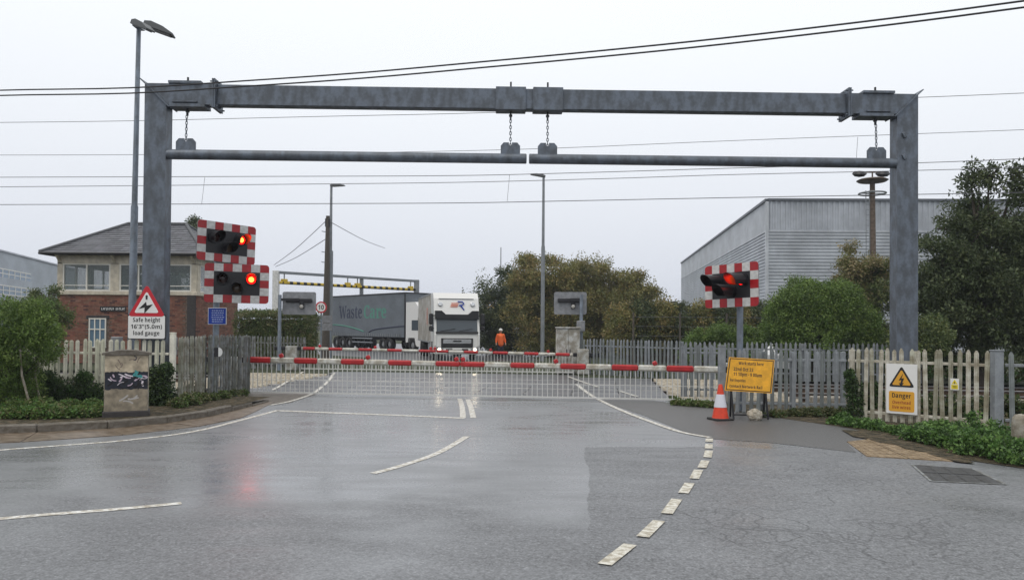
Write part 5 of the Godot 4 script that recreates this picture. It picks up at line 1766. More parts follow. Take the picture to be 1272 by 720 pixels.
	part(t, "post", MB.new().box(Vector3(-0.4, (gb.y + 0.42) * 0.5, -0.05), Vector3(0.07, gb.y + 0.42, 0.07)), M.galv)
	part(t, "post", MB.new().box(Vector3(0.4, (gb.y + 0.42) * 0.5, -0.05), Vector3(0.07, gb.y + 0.42, 0.07)), M.galv)

# ---------------------------------------------------------------- cabinets
func graffiti() -> ImageTexture:
	var w := 128
	var h := 192
	var im := Image.create(w, h, false, Image.FORMAT_RGB8)
	var nz := FastNoiseLite.new()
	nz.seed = 4
	nz.frequency = 0.03
	nz.fractal_octaves = 4
	for y in h:
		for x in w:
			var n := nz.get_noise_2d(x, y)
			var c := Color(0.74, 0.69, 0.60)
			if y > 56 + n * 6.0 and y < 116 + n * 5.0:
				c = Color(0.13, 0.15, 0.20)
			elif y >= 116 + n * 5.0:
				c = Color(0.58, 0.54, 0.47)
			c = c * (0.92 + 0.25 * n)
			im.set_pixel(x, y, Color(clampf(c.r, 0, 1), clampf(c.g, 0, 1), clampf(c.b, 0, 1)))
	var r := RandomNumberGenerator.new()
	r.seed = 14
	var stroke := func(x: float, y: float, a: float, bend: float, l: int, th: int, c: Color) -> void:
		for i in l:
			x += cos(a)
			y += sin(a)
			a += bend
			im.fill_rect(Rect2i(int(x), int(y), th, th), c)
	for k in 34:
		stroke.call(r.randf_range(18, 112), r.randf_range(62, 108), r.randf() * TAU, r.randfn(0.0, 0.09), r.randi_range(8, 30), r.randi_range(2, 5), [Color(0.86, 0.83, 0.86), Color(0.06, 0.06, 0.08), Color(0.75, 0.68, 0.74), Color(0.05, 0.05, 0.06)][k % 4])
	for k in 6:
		stroke.call(r.randf_range(78, 112), r.randf_range(64, 84), r.randf() * TAU, r.randfn(0.0, 0.1), 16, 4, Color(0.25, 0.56, 0.56))
	for k in 5:
		stroke.call(r.randf_range(20, 105), r.randf_range(12, 46), r.randf() * TAU, r.randfn(0.0, 0.08), 22, 2, Color(0.42, 0.36, 0.34))
	stroke.call(84.0, 14.0, 0.2, -0.16, 22, 3, Color(0.3, 0.28, 0.3))
	for k in 4:
		stroke.call(r.randf_range(40, 90), r.randf_range(140, 160), r.randfn(0, 0.4), r.randfn(0.0, 0.04), 30, 4, Color(0.68, 0.67, 0.66))
	return ImageTexture.create_from_image(im)

func build_cabinets() -> void:
	var g := G(156, 517.5, 0.1)
	var t := thing("roadside_cabinet", "graffitied beige cabinet with mossy slab top in front of cream fence", "cabinet", g)
	t.rotation.y = 0.42
	var gm := mat("graffiti", Color(1, 1, 1), 0.75)
	gm.albedo_texture = graffiti()
	part(t, "body", MB.new().box(Vector3(0, 0.52, -0.17), Vector3(0.67, 1.04, 0.33), Basis.IDENTITY, 0.012), M.concrete)
	var f := MB.new()
	f.quad(Vector3(-0.325, 0.10, 0.0), Vector3(0.325, 0.10, 0.0), Vector3(0.325, 1.03, 0.0), Vector3(-0.325, 1.03, 0.0))
	var bp := MB.new().box(Vector3(0, 0.565, -0.002), Vector3(0.65, 0.93, 0.006))
	var door := part(t, "door", bp, M.concrete)
	var art := MB.new()
	art.quad(Vector3(-0.325, 0.10, 0.003), Vector3(0.325, 0.10, 0.003), Vector3(0.325, 1.03, 0.003), Vector3(-0.325, 1.03, 0.003))
	part(door, "painted_face", art, gm)
	part(t, "plinth", MB.new().box(Vector3(0, 0.03, -0.17), Vector3(0.72, 0.14, 0.38), Basis.IDENTITY, 0.02), M.dark_brick)
	part(t, "lid", MB.new().prism(PackedVector2Array([Vector2(-0.37, 1.04), Vector2(0.37, 1.04), Vector2(0.37, 1.075), Vector2(0.12, 1.12), Vector2(-0.12, 1.125), Vector2(-0.37, 1.075)]), 0.42, XY(0, 0, -0.38)), M.kerb)
	# equipment cabinet beyond the tracks
	var e := P(706, 430, 28.0)
	t = thing("equipment_cabinet", "white double-door railway equipment cabinet beyond the tracks", "cabinet", Vector3(e.x, 0, e.z))
	var h := P(706, 407.5, 28).y
	part(t, "body", MB.new().box(Vector3(0, h * 0.5, -0.25), Vector3(0.86, h, 0.5), Basis.IDENTITY, 0.02), M.grey_cabinet)
	for k in 2:
		var dr := part(t, "door", MB.new().box(Vector3(-0.2 + 0.4 * k, h * 0.5, 0.012), Vector3(0.38, h - 0.12, 0.024), Basis.IDENTITY, 0.008), M.grey_cabinet)
		part(dr, "handle", MB.new().box(Vector3(-0.06 + 0.12 * k, h * 0.5, 0.035), Vector3(0.03, 0.14, 0.03)), M.black)
	part(t, "roof", MB.new().box(Vector3(0, h + 0.02, -0.23), Vector3(0.92, 0.05, 0.58), Basis.IDENTITY, 0.01), M.grey_cabinet)
	# small grey boxes behind the cream fence
	for k in 2:
		var b := P(144.5 if k == 0 else 213.0, 430, 17.2)
		t = thing("trackside_box", "small grey lidded box on a stake behind the cream fence, %s" % ["next to the lamp column" if k == 0 else "next to the gantry post"], "equipment box", Vector3(b.x, 0, b.z), 0.0, "boxes behind the cream fence")
		var bh := P(144, 417, 17.2).y
		part(t, "stake", MB.new().box(Vector3(0, (bh - 0.3) * 0.5, 0), Vector3(0.1, bh - 0.3, 0.1)), M.galv)
		part(t, "case", MB.new().box(Vector3(0, bh - 0.22, 0), Vector3(0.2, 0.4, 0.16), Basis.IDENTITY, 0.01), M.grey_plate)

# ---------------------------------------------------------------- far load gauge
func build_far_gauge() -> void:
	var a := P(342, 400, 61)
	var b := P(517, 400, 71.5)
	a.y = FAR_Y; b.y = FAR_Y
	var t := thing("far_load_gauge", "slim white goalpost gantry with yellow and black bar beyond the trucks", "gantry", a)
	var dir := (b - a).normalized()
	var l := (b - a).length()
	var h := P(342, 336, 61).y - FAR_Y
	var hb := P(343, 350.5, 61).y - FAR_Y
	part(t, "post", MB.new().box(Vector3(0, h * 0.5, 0), Vector3(0.45, h, 0.45), Basis.IDENTITY, 0.02), M.white_paint)
	part(t, "post", MB.new().box(b - a + Vector3(0, h * 0.5, 0), Vector3(0.45, h, 0.45), Basis.IDENTITY, 0.02), M.lamp_column)
	part(t, "beam", MB.new().bar(Vector3(0, h - 0.12, 0), b - a + Vector3(0, h - 0.12, 0), 0.2, 0.22, Vector3.UP, 0.02), M.lamp_column)
	for k in 4:
		var s: float = [0.05, 0.47, 0.54, 0.95][k]
		part(t, "hanger", MB.new().tube([(b - a) * s + Vector3(0, hb, 0), (b - a) * s + Vector3(0, h - 0.1, 0)], 0.05, 6), M.lamp_column)
	part(t, "mid_post", MB.new().box((b - a) * 0.565 + Vector3(0, h * 0.5, -0.3), Vector3(0.3, h, 0.3), Basis.IDENTITY, 0.02), M.lamp_column)
	var bar := thing("striped_gauge_bar", "yellow and black striped bar hanging from the slim white gantry", "gauge bar", a + Vector3(0, hb, 0))
	var n := 44
	for i in n:
		var p := dir * (0.2 + (l - 0.4) * i / n)
		var q := dir * (0.2 + (l - 0.4) * (i + 1) / n)
		part(bar, "yellow_band" if i % 2 == 0 else "black_band", MB.new().tube([p, q], 0.13, 8), M.gauge_yellow if i % 2 == 0 else M.black_matt)
	for s in [0.05, 0.47, 0.54, 0.95]:
		part(bar, "clamp", MB.new().box(dir * l * s + Vector3(0, 0.1, 0), Vector3(0.5, 0.4, 0.3), Basis.IDENTITY, 0.03), M.gauge_yellow)

# ---------------------------------------------------------------- trucks
func wheel(parent: Node3D, at: Vector3, r: float, w: float) -> void:
	var xf := Transform3D(Basis(Vector3(0, 0, 1), PI / 2), at)
	var hub := part(parent, "wheel", MB.new().lathe([Vector2(0.0, w * 0.3), Vector2(r * 0.3, w * 0.3), Vector2(r * 0.58, w * 0.1), Vector2(r * 0.58, -w * 0.1), Vector2(r * 0.3, -w * 0.3), Vector2(0.0, -w * 0.3)], 18, xf), M.truck_grey)
	part(hub, "tyre", MB.new().lathe([Vector2(r * 0.56, -w * 0.45), Vector2(r * 0.93, -w * 0.5), Vector2(r, -w * 0.38), Vector2(r, w * 0.38), Vector2(r * 0.93, w * 0.5), Vector2(r * 0.56, w * 0.45)], 22, xf), M.tyre)

# local frame: x across, z forward (the truck faces +z), front bumper at z = 0
func cab(t: Node3D, wide: float, high: float, lit: bool) -> void:
	var side := PackedVector2Array([Vector2(0.0, 0.42), Vector2(-0.03, 1.0), Vector2(-0.05, 1.55), Vector2(-0.24, 2.38), Vector2(-0.34, 2.66), Vector2(-0.62, high - 0.32), Vector2(-0.95, high), Vector2(-2.2, high), Vector2(-2.2, 0.7), Vector2(-1.95, 0.7), Vector2(-1.85, 1.05), Vector2(-1.0, 1.05), Vector2(-0.85, 0.55), Vector2(-0.7, 0.42)])
	# outline in (z, y), swept across x
	var xf := Transform3D(Basis(Vector3(0, 0, 1), Vector3.UP, Vector3(-1, 0, 0)), Vector3(wide * 0.5, 0, 0))
	part(t, "cab_body", MB.new().prism(side, wide, xf), M.truck_white)
	var n := Vector3(0, 0.23, 1.0).normalized()
	var slope := Basis(Vector3.RIGHT, -0.226)
	var gl := part(t, "windscreen", MB.new().box(Vector3(0, 1.98, -0.135), Vector3(wide * 0.9, 0.80, 0.03), slope, 0.01), M.truck_glass)
	part(gl, "wiper", MB.new().bar(Vector3(-0.9, 1.64, -0.02), Vector3(-0.1, 1.78, -0.05), 0.03, 0.02).bar(Vector3(0.1, 1.64, -0.02), Vector3(0.85, 1.78, -0.05), 0.03, 0.02), M.truck_black)
	part(gl, "screen_base", MB.new().box(Vector3(0, 1.56, -0.015), Vector3(wide * 0.93, 0.13, 0.04), slope, 0.01), M.truck_black)
	# sun visor, dipping in the middle
	var vis := PackedVector2Array([Vector2(-wide * 0.48, 2.30), Vector2(wide * 0.48, 2.30), Vector2(wide * 0.48, 2.76), Vector2(wide * 0.34, 2.76), Vector2(wide * 0.25, 2.56), Vector2(-wide * 0.25, 2.56), Vector2(-wide * 0.34, 2.76), Vector2(-wide * 0.48, 2.76)])
	part(t, "sun_visor", MB.new().prism(vis, 0.30, XY(0, 0, -0.38)), M.truck_black)
	part(t, "roof_lip", MB.new().box(Vector3(0, high - 0.34, -0.60), Vector3(wide * 0.78, 0.04, 0.06)), M.truck_grey)
	for s in [-1.0, 1.0]:
		part(t, "roof_lamp", MB.new().lathe([Vector2(0, 0), Vector2(0.13, 0), Vector2(0.13, 0.04), Vector2(0.10, 0.06), Vector2(0, 0.06)], 14, Transform3D(Basis(Vector3.RIGHT, PI / 2 - 0.25), Vector3(s * wide * 0.36, 3.12, -0.47))), M.chrome)
		# door window, mirror and steps on both sides
		part(t, "door_window", MB.new().box(Vector3(s * (wide * 0.5 + 0.004), 1.98, -0.95), Vector3(0.02, 0.75, 0.9), Basis.IDENTITY, 0.005), M.truck_glass)
		var mir := part(t, "mirror", MB.new().box(Vector3(s * (wide * 0.5 + 0.17), 2.3, -0.12), Vector3(0.24, 0.62, 0.16), Basis.IDENTITY, 0.06).box(Vector3(s * (wide * 0.5 + 0.17), 1.78, -0.12), Vector3(0.24, 0.30, 0.16), Basis.IDENTITY, 0.06), M.truck_black)
		part(mir, "mirror_arm", MB.new().bar(Vector3(s * wide * 0.48, 2.5, -0.2), Vector3(s * (wide * 0.5 + 0.17), 2.45, -0.12), 0.05, 0.05).bar(Vector3(s * wide * 0.48, 1.8, -0.15), Vector3(s * (wide * 0.5 + 0.17), 1.78, -0.12), 0.05, 0.05), M.truck_black)
		var hl := part(t, "headlight", MB.new().box(Vector3(s * wide * 0.39, 0.64, 0.0), Vector3(wide * 0.17, 0.26, 0.10), Basis(Vector3(0, 0, 1), s * 0.2), 0.03), M.truck_grey)
		part(hl, "headlight_lamp", MB.new().lathe([Vector2(0.09, 0), Vector2(0.0, 0.02)], 14, Transform3D(Basis(Vector3.RIGHT, PI / 2), Vector3(s * wide * 0.39, 0.64, 0.06))), M.headlight if lit else M.chrome)
		if lit:
			var sp := SpotLight3D.new()
			sp.name = "headlight_beam"
			t.add_child(sp, true)
			sp.position = Vector3(s * wide * 0.39, 0.64, 0.10)
			sp.rotation = Vector3(-0.05, PI, 0)
			sp.light_color = Color(1.0, 0.93, 0.8)
			sp.light_energy = 1.6
			sp.light_size = 0.08
			sp.spot_angle = 25.0
			sp.spot_range = 60.0
			sp.spot_attenuation = 2.0
			sp.shadow_enabled = true
		part(t, "corner_panel", MB.new().box(Vector3(s * (wide * 0.5 - 0.06), 1.15, -0.03), Vector3(0.14, 0.7, 0.12), Basis.IDENTITY, 0.04), M.truck_grey if not lit else M.truck_white)
	# grille
	part(t, "grille", MB.new().box(Vector3(0, 1.0, 0.0), Vector3(wide * 0.70, 0.52, 0.06), Basis.IDENTITY, 0.02), M.truck_black)
	part(t, "grille_panel", MB.new().box(Vector3(0, 1.08, 0.025), Vector3(wide * 0.62, 0.24, 0.05), Basis.IDENTITY, 0.015), M.truck_grey if not lit else M.chrome)
	part(t, "badge", MB.new().box(Vector3(0, 1.10, 0.055), Vector3(0.45, 0.08, 0.012)), M.sign_black)
	part(t, "lower_grille", MB.new().box(Vector3(0, 0.56, 0.01), Vector3(wide * 0.5, 0.24, 0.05), Basis.IDENTITY, 0.02), M.truck_black)
	part(t, "bumper", MB.new().box(Vector3(0, 0.55, -0.05), Vector3(wide + 0.02, 0.34, 0.14), Basis.IDENTITY, 0.05), M.truck_white)
	part(t, "number_plate", MB.new().box(Vector3(0, 0.68, 0.035), Vector3(0.52, 0.11, 0.01)), M.sign_white)
	wheel(t, Vector3(-wide * 0.42, 0.5, -1.42), 0.5, 0.32)
	wheel(t, Vector3(wide * 0.42, 0.5, -1.42), 0.5, 0.32)

func build_trucks() -> void:
	# white lorry waiting at the barrier, head on
	var at := P(568, 400, 42)
	var t := thing("white_truck", "white lorry waiting head-on behind the far barrier with headlights on", "lorry", Vector3(at.x, FAR_Y, -42), 0.0)
	t.rotation.y = 0.2
	var high := P(568, 363.5, 42.6).y - FAR_Y
	cab(t, 2.5, high, true)
	# R emblem above the visor: orange bars and a navy letter
	var em := Node3D.new()
	em.name = "emblem"
	t.add_child(em)
	em.transform = Transform3D(Basis(Vector3.RIGHT, -0.25), Vector3(0.12, 3.06, -0.435))
	for k in 3:
		part(em, "orange_bar", MB.new().box(Vector3(-0.2 - 0.03 * k, 0.12 - 0.09 * k, 0), Vector3(0.4, 0.045, 0.01)), M.logo_orange)
	part(em, "letter", MB.new().tube([Vector3(-0.05, 0.22, 0), Vector3(0.22, 0.21, 0), Vector3(0.3, 0.12, 0), Vector3(0.22, 0.03, 0), Vector3(0.02, 0.0, 0)], 0.035, 6).tube([Vector3(0.12, 0.0, 0), Vector3(0.3, -0.26, 0)], 0.04, 6), M.sign_blue)
	var l := 8.6
	var box := part(t, "load_box", MB.new().box(Vector3(0, 2.38, -2.5 - l * 0.5), Vector3(2.52, 2.75, l), Basis.IDENTITY, 0.03), M.truck_box)
	words(box, "lettering", "R", 1.0, 0.8, Transform3D(Basis(Vector3.UP, -PI / 2), Vector3(-1.262, 2.5, -4.2)), M.logo_orange)
	part(box, "box_trim", MB.new().box(Vector3(0, 3.76, -2.5 - l * 0.5), Vector3(2.56, 0.09, l + 0.04)).box(Vector3(0, 1.0, -2.5 - l * 0.5), Vector3(2.56, 0.09, l + 0.04)), M.truck_grey)
	part(t, "chassis", MB.new().box(Vector3(0, 0.85, -2.0 - l * 0.5), Vector3(0.9, 0.28, l + 0.6)), M.truck_black)
	part(t, "side_tank", MB.new().box(Vector3(-0.95, 0.72, -3.7), Vector3(0.5, 0.55, 1.2), Basis.IDENTITY, 0.08).box(Vector3(0.95, 0.72, -3.7), Vector3(0.5, 0.55, 1.2), Basis.IDENTITY, 0.08), M.chrome)
	for z in [-7.6, -8.9]:
		wheel(t, Vector3(-1.02, 0.5, z), 0.5, 0.45)
		wheel(t, Vector3(1.02, 0.5, z), 0.5, 0.45)
	# articulated lorry with lettered curtain sides, crossing behind it
	var pr := P(503, 400, 57.5)
	var pl := P(411, 400, 66.5)
	var fwd := Vector3(pr.x - pl.x, 0, pr.z - pl.z)
	var len := fwd.length()
	fwd = fwd.normalized()
	t = thing("lettered_truck", "grey curtain-sided articulated lorry lettered in navy and green, white cab", "lorry", Vector3(pr.x, FAR_Y, pr.z) + fwd * 2.3, atan2(fwd.x, fwd.z))
	var across := Vector3(1, 0, 0)
	t.position += t.basis * Vector3(1.25, 0, 0)
	cab(t, 2.48, 3.7, false)
	var th := P(503, 363.5, 57.5).y - FAR_Y
	var tl := len
	var tr := part(t, "trailer", MB.new().box(Vector3(0, (th + 1.05) * 0.5, -2.3 - tl * 0.5), Vector3(2.5, th - 1.05, tl), Basis.IDENTITY, 0.03), M.truck_curtain)
	part(tr, "roof_rail", MB.new().box(Vector3(0, th, -2.3 - tl * 0.5), Vector3(2.56, 0.1, tl + 0.05)), M.truck_black)
	part(tr, "corner_post", MB.new().box(Vector3(-1.24, (th + 1.05) * 0.5, -2.35), Vector3(0.06, th - 1.1, 0.12)).box(Vector3(-1.24, (th + 1.05) * 0.5, -2.25 - tl), Vector3(0.06, th - 1.1, 0.12)), M.truck_black)
	var sd := Basis(Vector3.UP, -PI / 2)
	words(tr, "lettering", "Waste", 1.05, tl * 0.33, Transform3D(sd, Vector3(-1.252, 3.05, -2.3 - tl * 0.715)), M.logo_navy, "Droid Serif", true)
	words(tr, "lettering", "Care", 1.05, tl * 0.29, Transform3D(sd, Vector3(-1.252, 3.05, -2.3 - tl * 0.375)), M.logo_teal, "Droid Serif", true)
	var sw := []
	var sw2 := []
	for k in 11:
		var u := k / 10.0
		sw.append(Vector3(-1.25, 2.0 - 0.55 * u * u, -2.3 - tl * (1.0 - 0.48 * u)))
		sw2.append(Vector3(-1.25, 1.42 + 0.5 * sqrt(u), -2.3 - tl * (0.45 - 0.44 * u)))
	part(tr, "green_swoosh", MB.new().tube(sw, 0.05, 6), M.logo_teal)
	part(tr, "navy_swoosh", MB.new().tube(sw2, 0.05, 6), M.logo_navy)
	var bk := MB.new()
	for k in 34:
		bk.box(Vector3(-1.265, 1.2, -3.1 - (tl - 0.3) * k / 34.0), Vector3(0.03, 0.24, 0.07))
	stuff(part(tr, "curtain_buckles", bk, M.truck_grey))
	part(t, "chassis", MB.new().box(Vector3(0, 0.92, -1.0 - tl * 0.5), Vector3(1.0, 0.26, tl + 2.8)), M.truck_black)
	part(t, "side_guard", MB.new().box(Vector3(-1.2, 0.92, -2.3 - tl * 0.55), Vector3(0.04, 0.09, tl * 0.28)).box(Vector3(-1.2, 0.6, -2.3 - tl * 0.55), Vector3(0.04, 0.09, tl * 0.28)), M.chrome)
	for z in [0.20, 0.28]:
		wheel(t, Vector3(-1.03, 0.5, -2.3 - tl * z), 0.5, 0.4)
		wheel(t, Vector3(1.03, 0.5, -2.3 - tl * z), 0.5, 0.4)
	for z in [0.74, 0.835, 0.93]:
		wheel(t, Vector3(-1.03, 0.5, -2.3 - tl * z), 0.5, 0.4)
		wheel(t, Vector3(1.03, 0.5, -2.3 - tl * z), 0.5, 0.4)

# ---------------------------------------------------------------- parked cars behind the fences
func car(label: String, at: Vector3, turn: float, m: String) -> void:
	var t := thing("parked_car", label, "car", Vector3(at.x, 0, at.z), turn, "cars parked behind the fences")
	var low := PackedVector2Array([Vector2(-2.0, 0.3), Vector2(-1.75, 0.3), Vector2(-1.68, 0.58), Vector2(-1.4, 0.7), Vector2(-1.1, 0.58), Vector2(-1.02, 0.25), Vector2(1.0, 0.25), Vector2(1.08, 0.58), Vector2(1.36, 0.7), Vector2(1.64, 0.58), Vector2(1.72, 0.3), Vector2(2.0, 0.32), Vector2(2.03, 0.62), Vector2(1.85, 0.82), Vector2(1.0, 0.93), Vector2(-1.85, 0.95), Vector2(-2.02, 0.75)])
	part(t, "body", MB.new().prism(low, 1.72, XY(0, 0, -0.86)), M[m])
	var cabin := PackedVector2Array([Vector2(-1.85, 0.93), Vector2(1.05, 0.91), Vector2(0.3, 1.42), Vector2(-0.3, 1.48), Vector2(-1.3, 1.42)])
	part(t, "roof", MB.new().prism(cabin, 1.46, XY(0, 0, -0.73)), M[m])
	for s in [-1.0, 1.0]:
		part(t, "side_window", MB.new().prism(PackedVector2Array([Vector2(-1.5, 0.97), Vector2(0.8, 0.97), Vector2(0.25, 1.34), Vector2(-1.25, 1.36)]), 0.01, XY(0, 0, s * 0.735 - 0.005)), M.truck_glass)
		part(t, "headlight", MB.new().box(Vector3(1.93, 0.68, s * 0.62), Vector3(0.12, 0.14, 0.34), Basis.IDENTITY, 0.03), M.chrome)
	part(t, "windscreen", MB.new().bar(Vector3(0.93, 1.0, 0), Vector3(0.36, 1.39, 0), 1.3, 0.02, Vector3(0.5, 0.8, 0).normalized()), M.truck_glass)
	for x in [-1.4, 1.36]:
		for s in [-1.0, 1.0]:
			var xf := Transform3D(Basis(Vector3.RIGHT, PI / 2), Vector3(x, 0.31, s * 0.76))
			var hub := part(t, "wheel", MB.new().lathe([Vector2(0, 0.09), Vector2(0.19, 0.09), Vector2(0.19, -0.09), Vector2(0, -0.09)], 14, xf), M.car_silver)
			part(hub, "tyre", MB.new().lathe([Vector2(0.19, -0.1), Vector2(0.29, -0.1), Vector2(0.31, -0.06), Vector2(0.31, 0.06), Vector2(0.29, 0.1), Vector2(0.19, 0.1)], 16, xf), M.tyre)

func build_cars() -> void:
	car("white car parked behind the grey palisade and bright green bush", P(1020, 400, 28.0), 0.35, "car_white")
	car("silver car parked beside the white car behind the grey palisade", P(1090, 400, 31.0), 0.3, "car_silver")

# ---------------------------------------------------------------- the person
func body_mesh(bones: Array, cell: float) -> MB:
	var lo := Vector3.ONE * 1e9
	var hi := -lo
	for b in bones:
		var rr: float = maxf(b[2], b[3]) + cell * 2
		lo = lo.min((b[0] as Vector3).min(b[1]) - Vector3.ONE * rr)
		hi = hi.max((b[0] as Vector3).max(b[1]) + Vector3.ONE * rr)
	var nx := int((hi.x - lo.x) / cell) + 2
	var ny := int((hi.y - lo.y) / cell) + 2
	var nz := int((hi.z - lo.z) / cell) + 2
	var f := PackedFloat32Array()
	f.resize(nx * ny * nz)
	f.fill(1.0)
	var k := 0.035
	for b in bones:
		var a: Vector3 = b[0]
		var ab: Vector3 = b[1] - a
		var l2 := maxf(ab.length_squared(), 1e-9)
		var rr: float = maxf(b[2], b[3]) + 0.12
		var p0 := ((a.min(b[1]) - Vector3.ONE * rr - lo) / cell).floor().max(Vector3.ZERO)
		var p1 := ((a.max(b[1]) + Vector3.ONE * rr - lo) / cell).ceil().min(Vector3(nx - 1, ny - 1, nz - 1))
		for iz in range(int(p0.z), int(p1.z) + 1):
			for iy in range(int(p0.y), int(p1.y) + 1):
				for ix in range(int(p0.x), int(p1.x) + 1):
					var p := lo + Vector3(ix, iy, iz) * cell
					var t := clampf((p - a).dot(ab) / l2, 0.0, 1.0)
					var d: float = (p - a - ab * t).length() - lerpf(b[2], b[3], t)
					var i := (iz * ny + iy) * nx + ix
					var h := maxf(k - absf(f[i] - d), 0.0) / k
					f[i] = minf(f[i], d) - h * h * k * 0.25
	var mb := MB.new()
	var id := {}
	for iz in nz - 1:
		for iy in ny - 1:
			for ix in nx - 1:
				var sum := Vector3.ZERO
				var n := 0
				var vals := []
				for c in 8:
					vals.append(f[((iz + (c >> 2)) * ny + iy + ((c >> 1) & 1)) * nx + ix + (c & 1)])
				for e in [[0, 1], [2, 3], [4, 5], [6, 7], [0, 2], [1, 3], [4, 6], [5, 7], [0, 4], [1, 5], [2, 6], [3, 7]]:
					var va: float = vals[e[0]]
					var vb: float = vals[e[1]]
					if (va < 0.0) != (vb < 0.0):
						var t := va / (va - vb)
						var pa := Vector3(e[0] & 1, (e[0] >> 1) & 1, e[0] >> 2)
						var pb := Vector3(e[1] & 1, (e[1] >> 1) & 1, e[1] >> 2)
						sum += pa.lerp(pb, t)
						n += 1
				if n:
					var g := Vector3(vals[1] + vals[3] + vals[5] + vals[7] - vals[0] - vals[2] - vals[4] - vals[6], vals[2] + vals[3] + vals[6] + vals[7] - vals[0] - vals[1] - vals[4] - vals[5], vals[4] + vals[5] + vals[6] + vals[7] - vals[0] - vals[1] - vals[2] - vals[3])
					id[(iz * ny + iy) * nx + ix] = mb.add(lo + (Vector3(ix, iy, iz) + sum / n) * cell, g.normalized())
	var step := [1, nx, nx * ny]
	for key in id:
		var ix: int = key % nx
		var iy: int = (key / nx) % ny
		var iz: int = key / (nx * ny)
		var v0 := f[key]
		for ax in 3:
			var u: int = step[(ax + 1) % 3]
			var w: int = step[(ax + 2) % 3]
			var at := [ix, iy, iz]
			if at[(ax + 1) % 3] == 0 or at[(ax + 2) % 3] == 0:
				continue
			var v1 := f[key + step[ax]]
			if (v0 < 0.0) == (v1 < 0.0):
				continue
			if not (id.has(key - u) and id.has(key - w) and id.has(key - u - w)):
				continue
			var q := [id[key], id[key - u], id[key - u - w], id[key - w]]
			if v0 < 0.0:
				mb.idx.append_array([q[0], q[2], q[1], q[0], q[3], q[2]])
			else:
				mb.idx.append_array([q[0], q[1], q[2], q[0], q[2], q[3]])
	return mb

func build_person() -> void:
	var at := P(622, 400, 47)
	var t := thing("person", "person in orange high-visibility jacket and dark trousers standing by the trees", "person", Vector3(at.x, FAR_Y, at.z), 0.25)
	var v := func(x: float, y: float, z: float) -> Vector3: return Vector3(x, y, z)
	var skin := [
		[v.call(0, 1.47, 0), v.call(0, 1.56, 0.01), 0.055, 0.055], [v.call(0, 1.62, 0.01), v.call(0, 1.68, 0.0), 0.082, 0.092], [v.call(0, 1.58, 0.035), v.call(0, 1.60, 0.04), 0.055, 0.06],
		[v.call(0, 1.62, 0.10), v.call(0, 1.605, 0.112), 0.014, 0.017], [v.call(-0.09, 1.63, 0), v.call(-0.09, 1.66, 0), 0.018, 0.02], [v.call(0.09, 1.63, 0), v.call(0.09, 1.66, 0), 0.018, 0.02]]
	for s in [-1.0, 1.0]:
		skin.append([v.call(s * 0.29, 0.93, 0.05), v.call(s * 0.30, 0.84, 0.09), 0.032, 0.038])
		for k in 4:
			skin.append([v.call(s * (0.285 + 0.008 * k), 0.83, 0.065 + 0.018 * k), v.call(s * (0.285 + 0.006 * k), 0.76 + 0.008 * absf(k - 1.5), 0.075 + 0.018 * k), 0.010, 0.008])
		skin.append([v.call(s * 0.285, 0.88, 0.11), v.call(s * 0.265, 0.82, 0.13), 0.012, 0.009])
	# one continuous body under the clothes
	var body := skin.duplicate()
	body.append([v.call(0, 0.95, 0), v.call(0, 1.3, 0), 0.14, 0.15])
	body.append([v.call(0, 1.3, 0), v.call(0, 1.47, 0), 0.12, 0.06])
	for s in [-1.0, 1.0]:
		body.append([v.call(s * 0.09, 0.92, 0), v.call(s * 0.10, 0.50, 0.015), 0.075, 0.05])
		body.append([v.call(s * 0.10, 0.50, 0.015), v.call(s * 0.11, 0.09, -0.02), 0.05, 0.035])
		body.append([v.call(s * 0.18, 1.40, 0), v.call(s * 0.26, 1.13, -0.02), 0.05, 0.04])
		body.append([v.call(s * 0.26, 1.13, -0.02), v.call(s * 0.29, 0.92, 0.05), 0.04, 0.028])
	part(t, "body", body_mesh(body, 0.02), M.skin)
	var jacket := [[v.call(0, 0.86, 0), v.call(0, 1.28, 0), 0.185, 0.185], [v.call(-0.11, 1.38, 0), v.call(0.11, 1.38, 0), 0.105, 0.105], [v.call(0, 1.43, 0), v.call(0, 1.49, 0), 0.085, 0.075]]
	var legs := [[v.call(0, 0.9, 0), v.call(0, 0.98, 0), 0.15, 0.15]]
	var boots := []
	for s in [-1.0, 1.0]:
		jacket.append([v.call(s * 0.18, 1.40, 0), v.call(s * 0.26, 1.13, -0.02), 0.083, 0.068])
		jacket.append([v.call(s * 0.26, 1.13, -0.02), v.call(s * 0.29, 0.94, 0.045), 0.068, 0.05])
		legs.append([v.call(s * 0.09, 0.9, 0), v.call(s * 0.10, 0.50, 0.015), 0.11, 0.08])
		legs.append([v.call(s * 0.10, 0.50, 0.015), v.call(s * 0.11, 0.10, -0.02), 0.08, 0.062])
		boots.append([v.call(s * 0.11, 0.10, -0.02), v.call(s * 0.11, 0.05, -0.02), 0.055, 0.05])
		boots.append([v.call(s * 0.11, 0.045, -0.03), v.call(s * 0.125, 0.04, 0.14), 0.045, 0.04])
	part(t, "jacket", body_mesh(jacket, 0.025), M.hi_vis)
	part(t, "trousers", body_mesh(legs, 0.025), M.trousers)
	part(t, "boots", body_mesh(boots, 0.02), M.black_matt)
	part(t, "hard_hat", MB.new().lathe([Vector2(0.14, 1.68), Vector2(0.115, 1.70), Vector2(0.11, 1.75), Vector2(0.07, 1.80), Vector2(0, 1.815)], 16), M.hard_hat)

# ---------------------------------------------------------------- plants
var sprays := {}

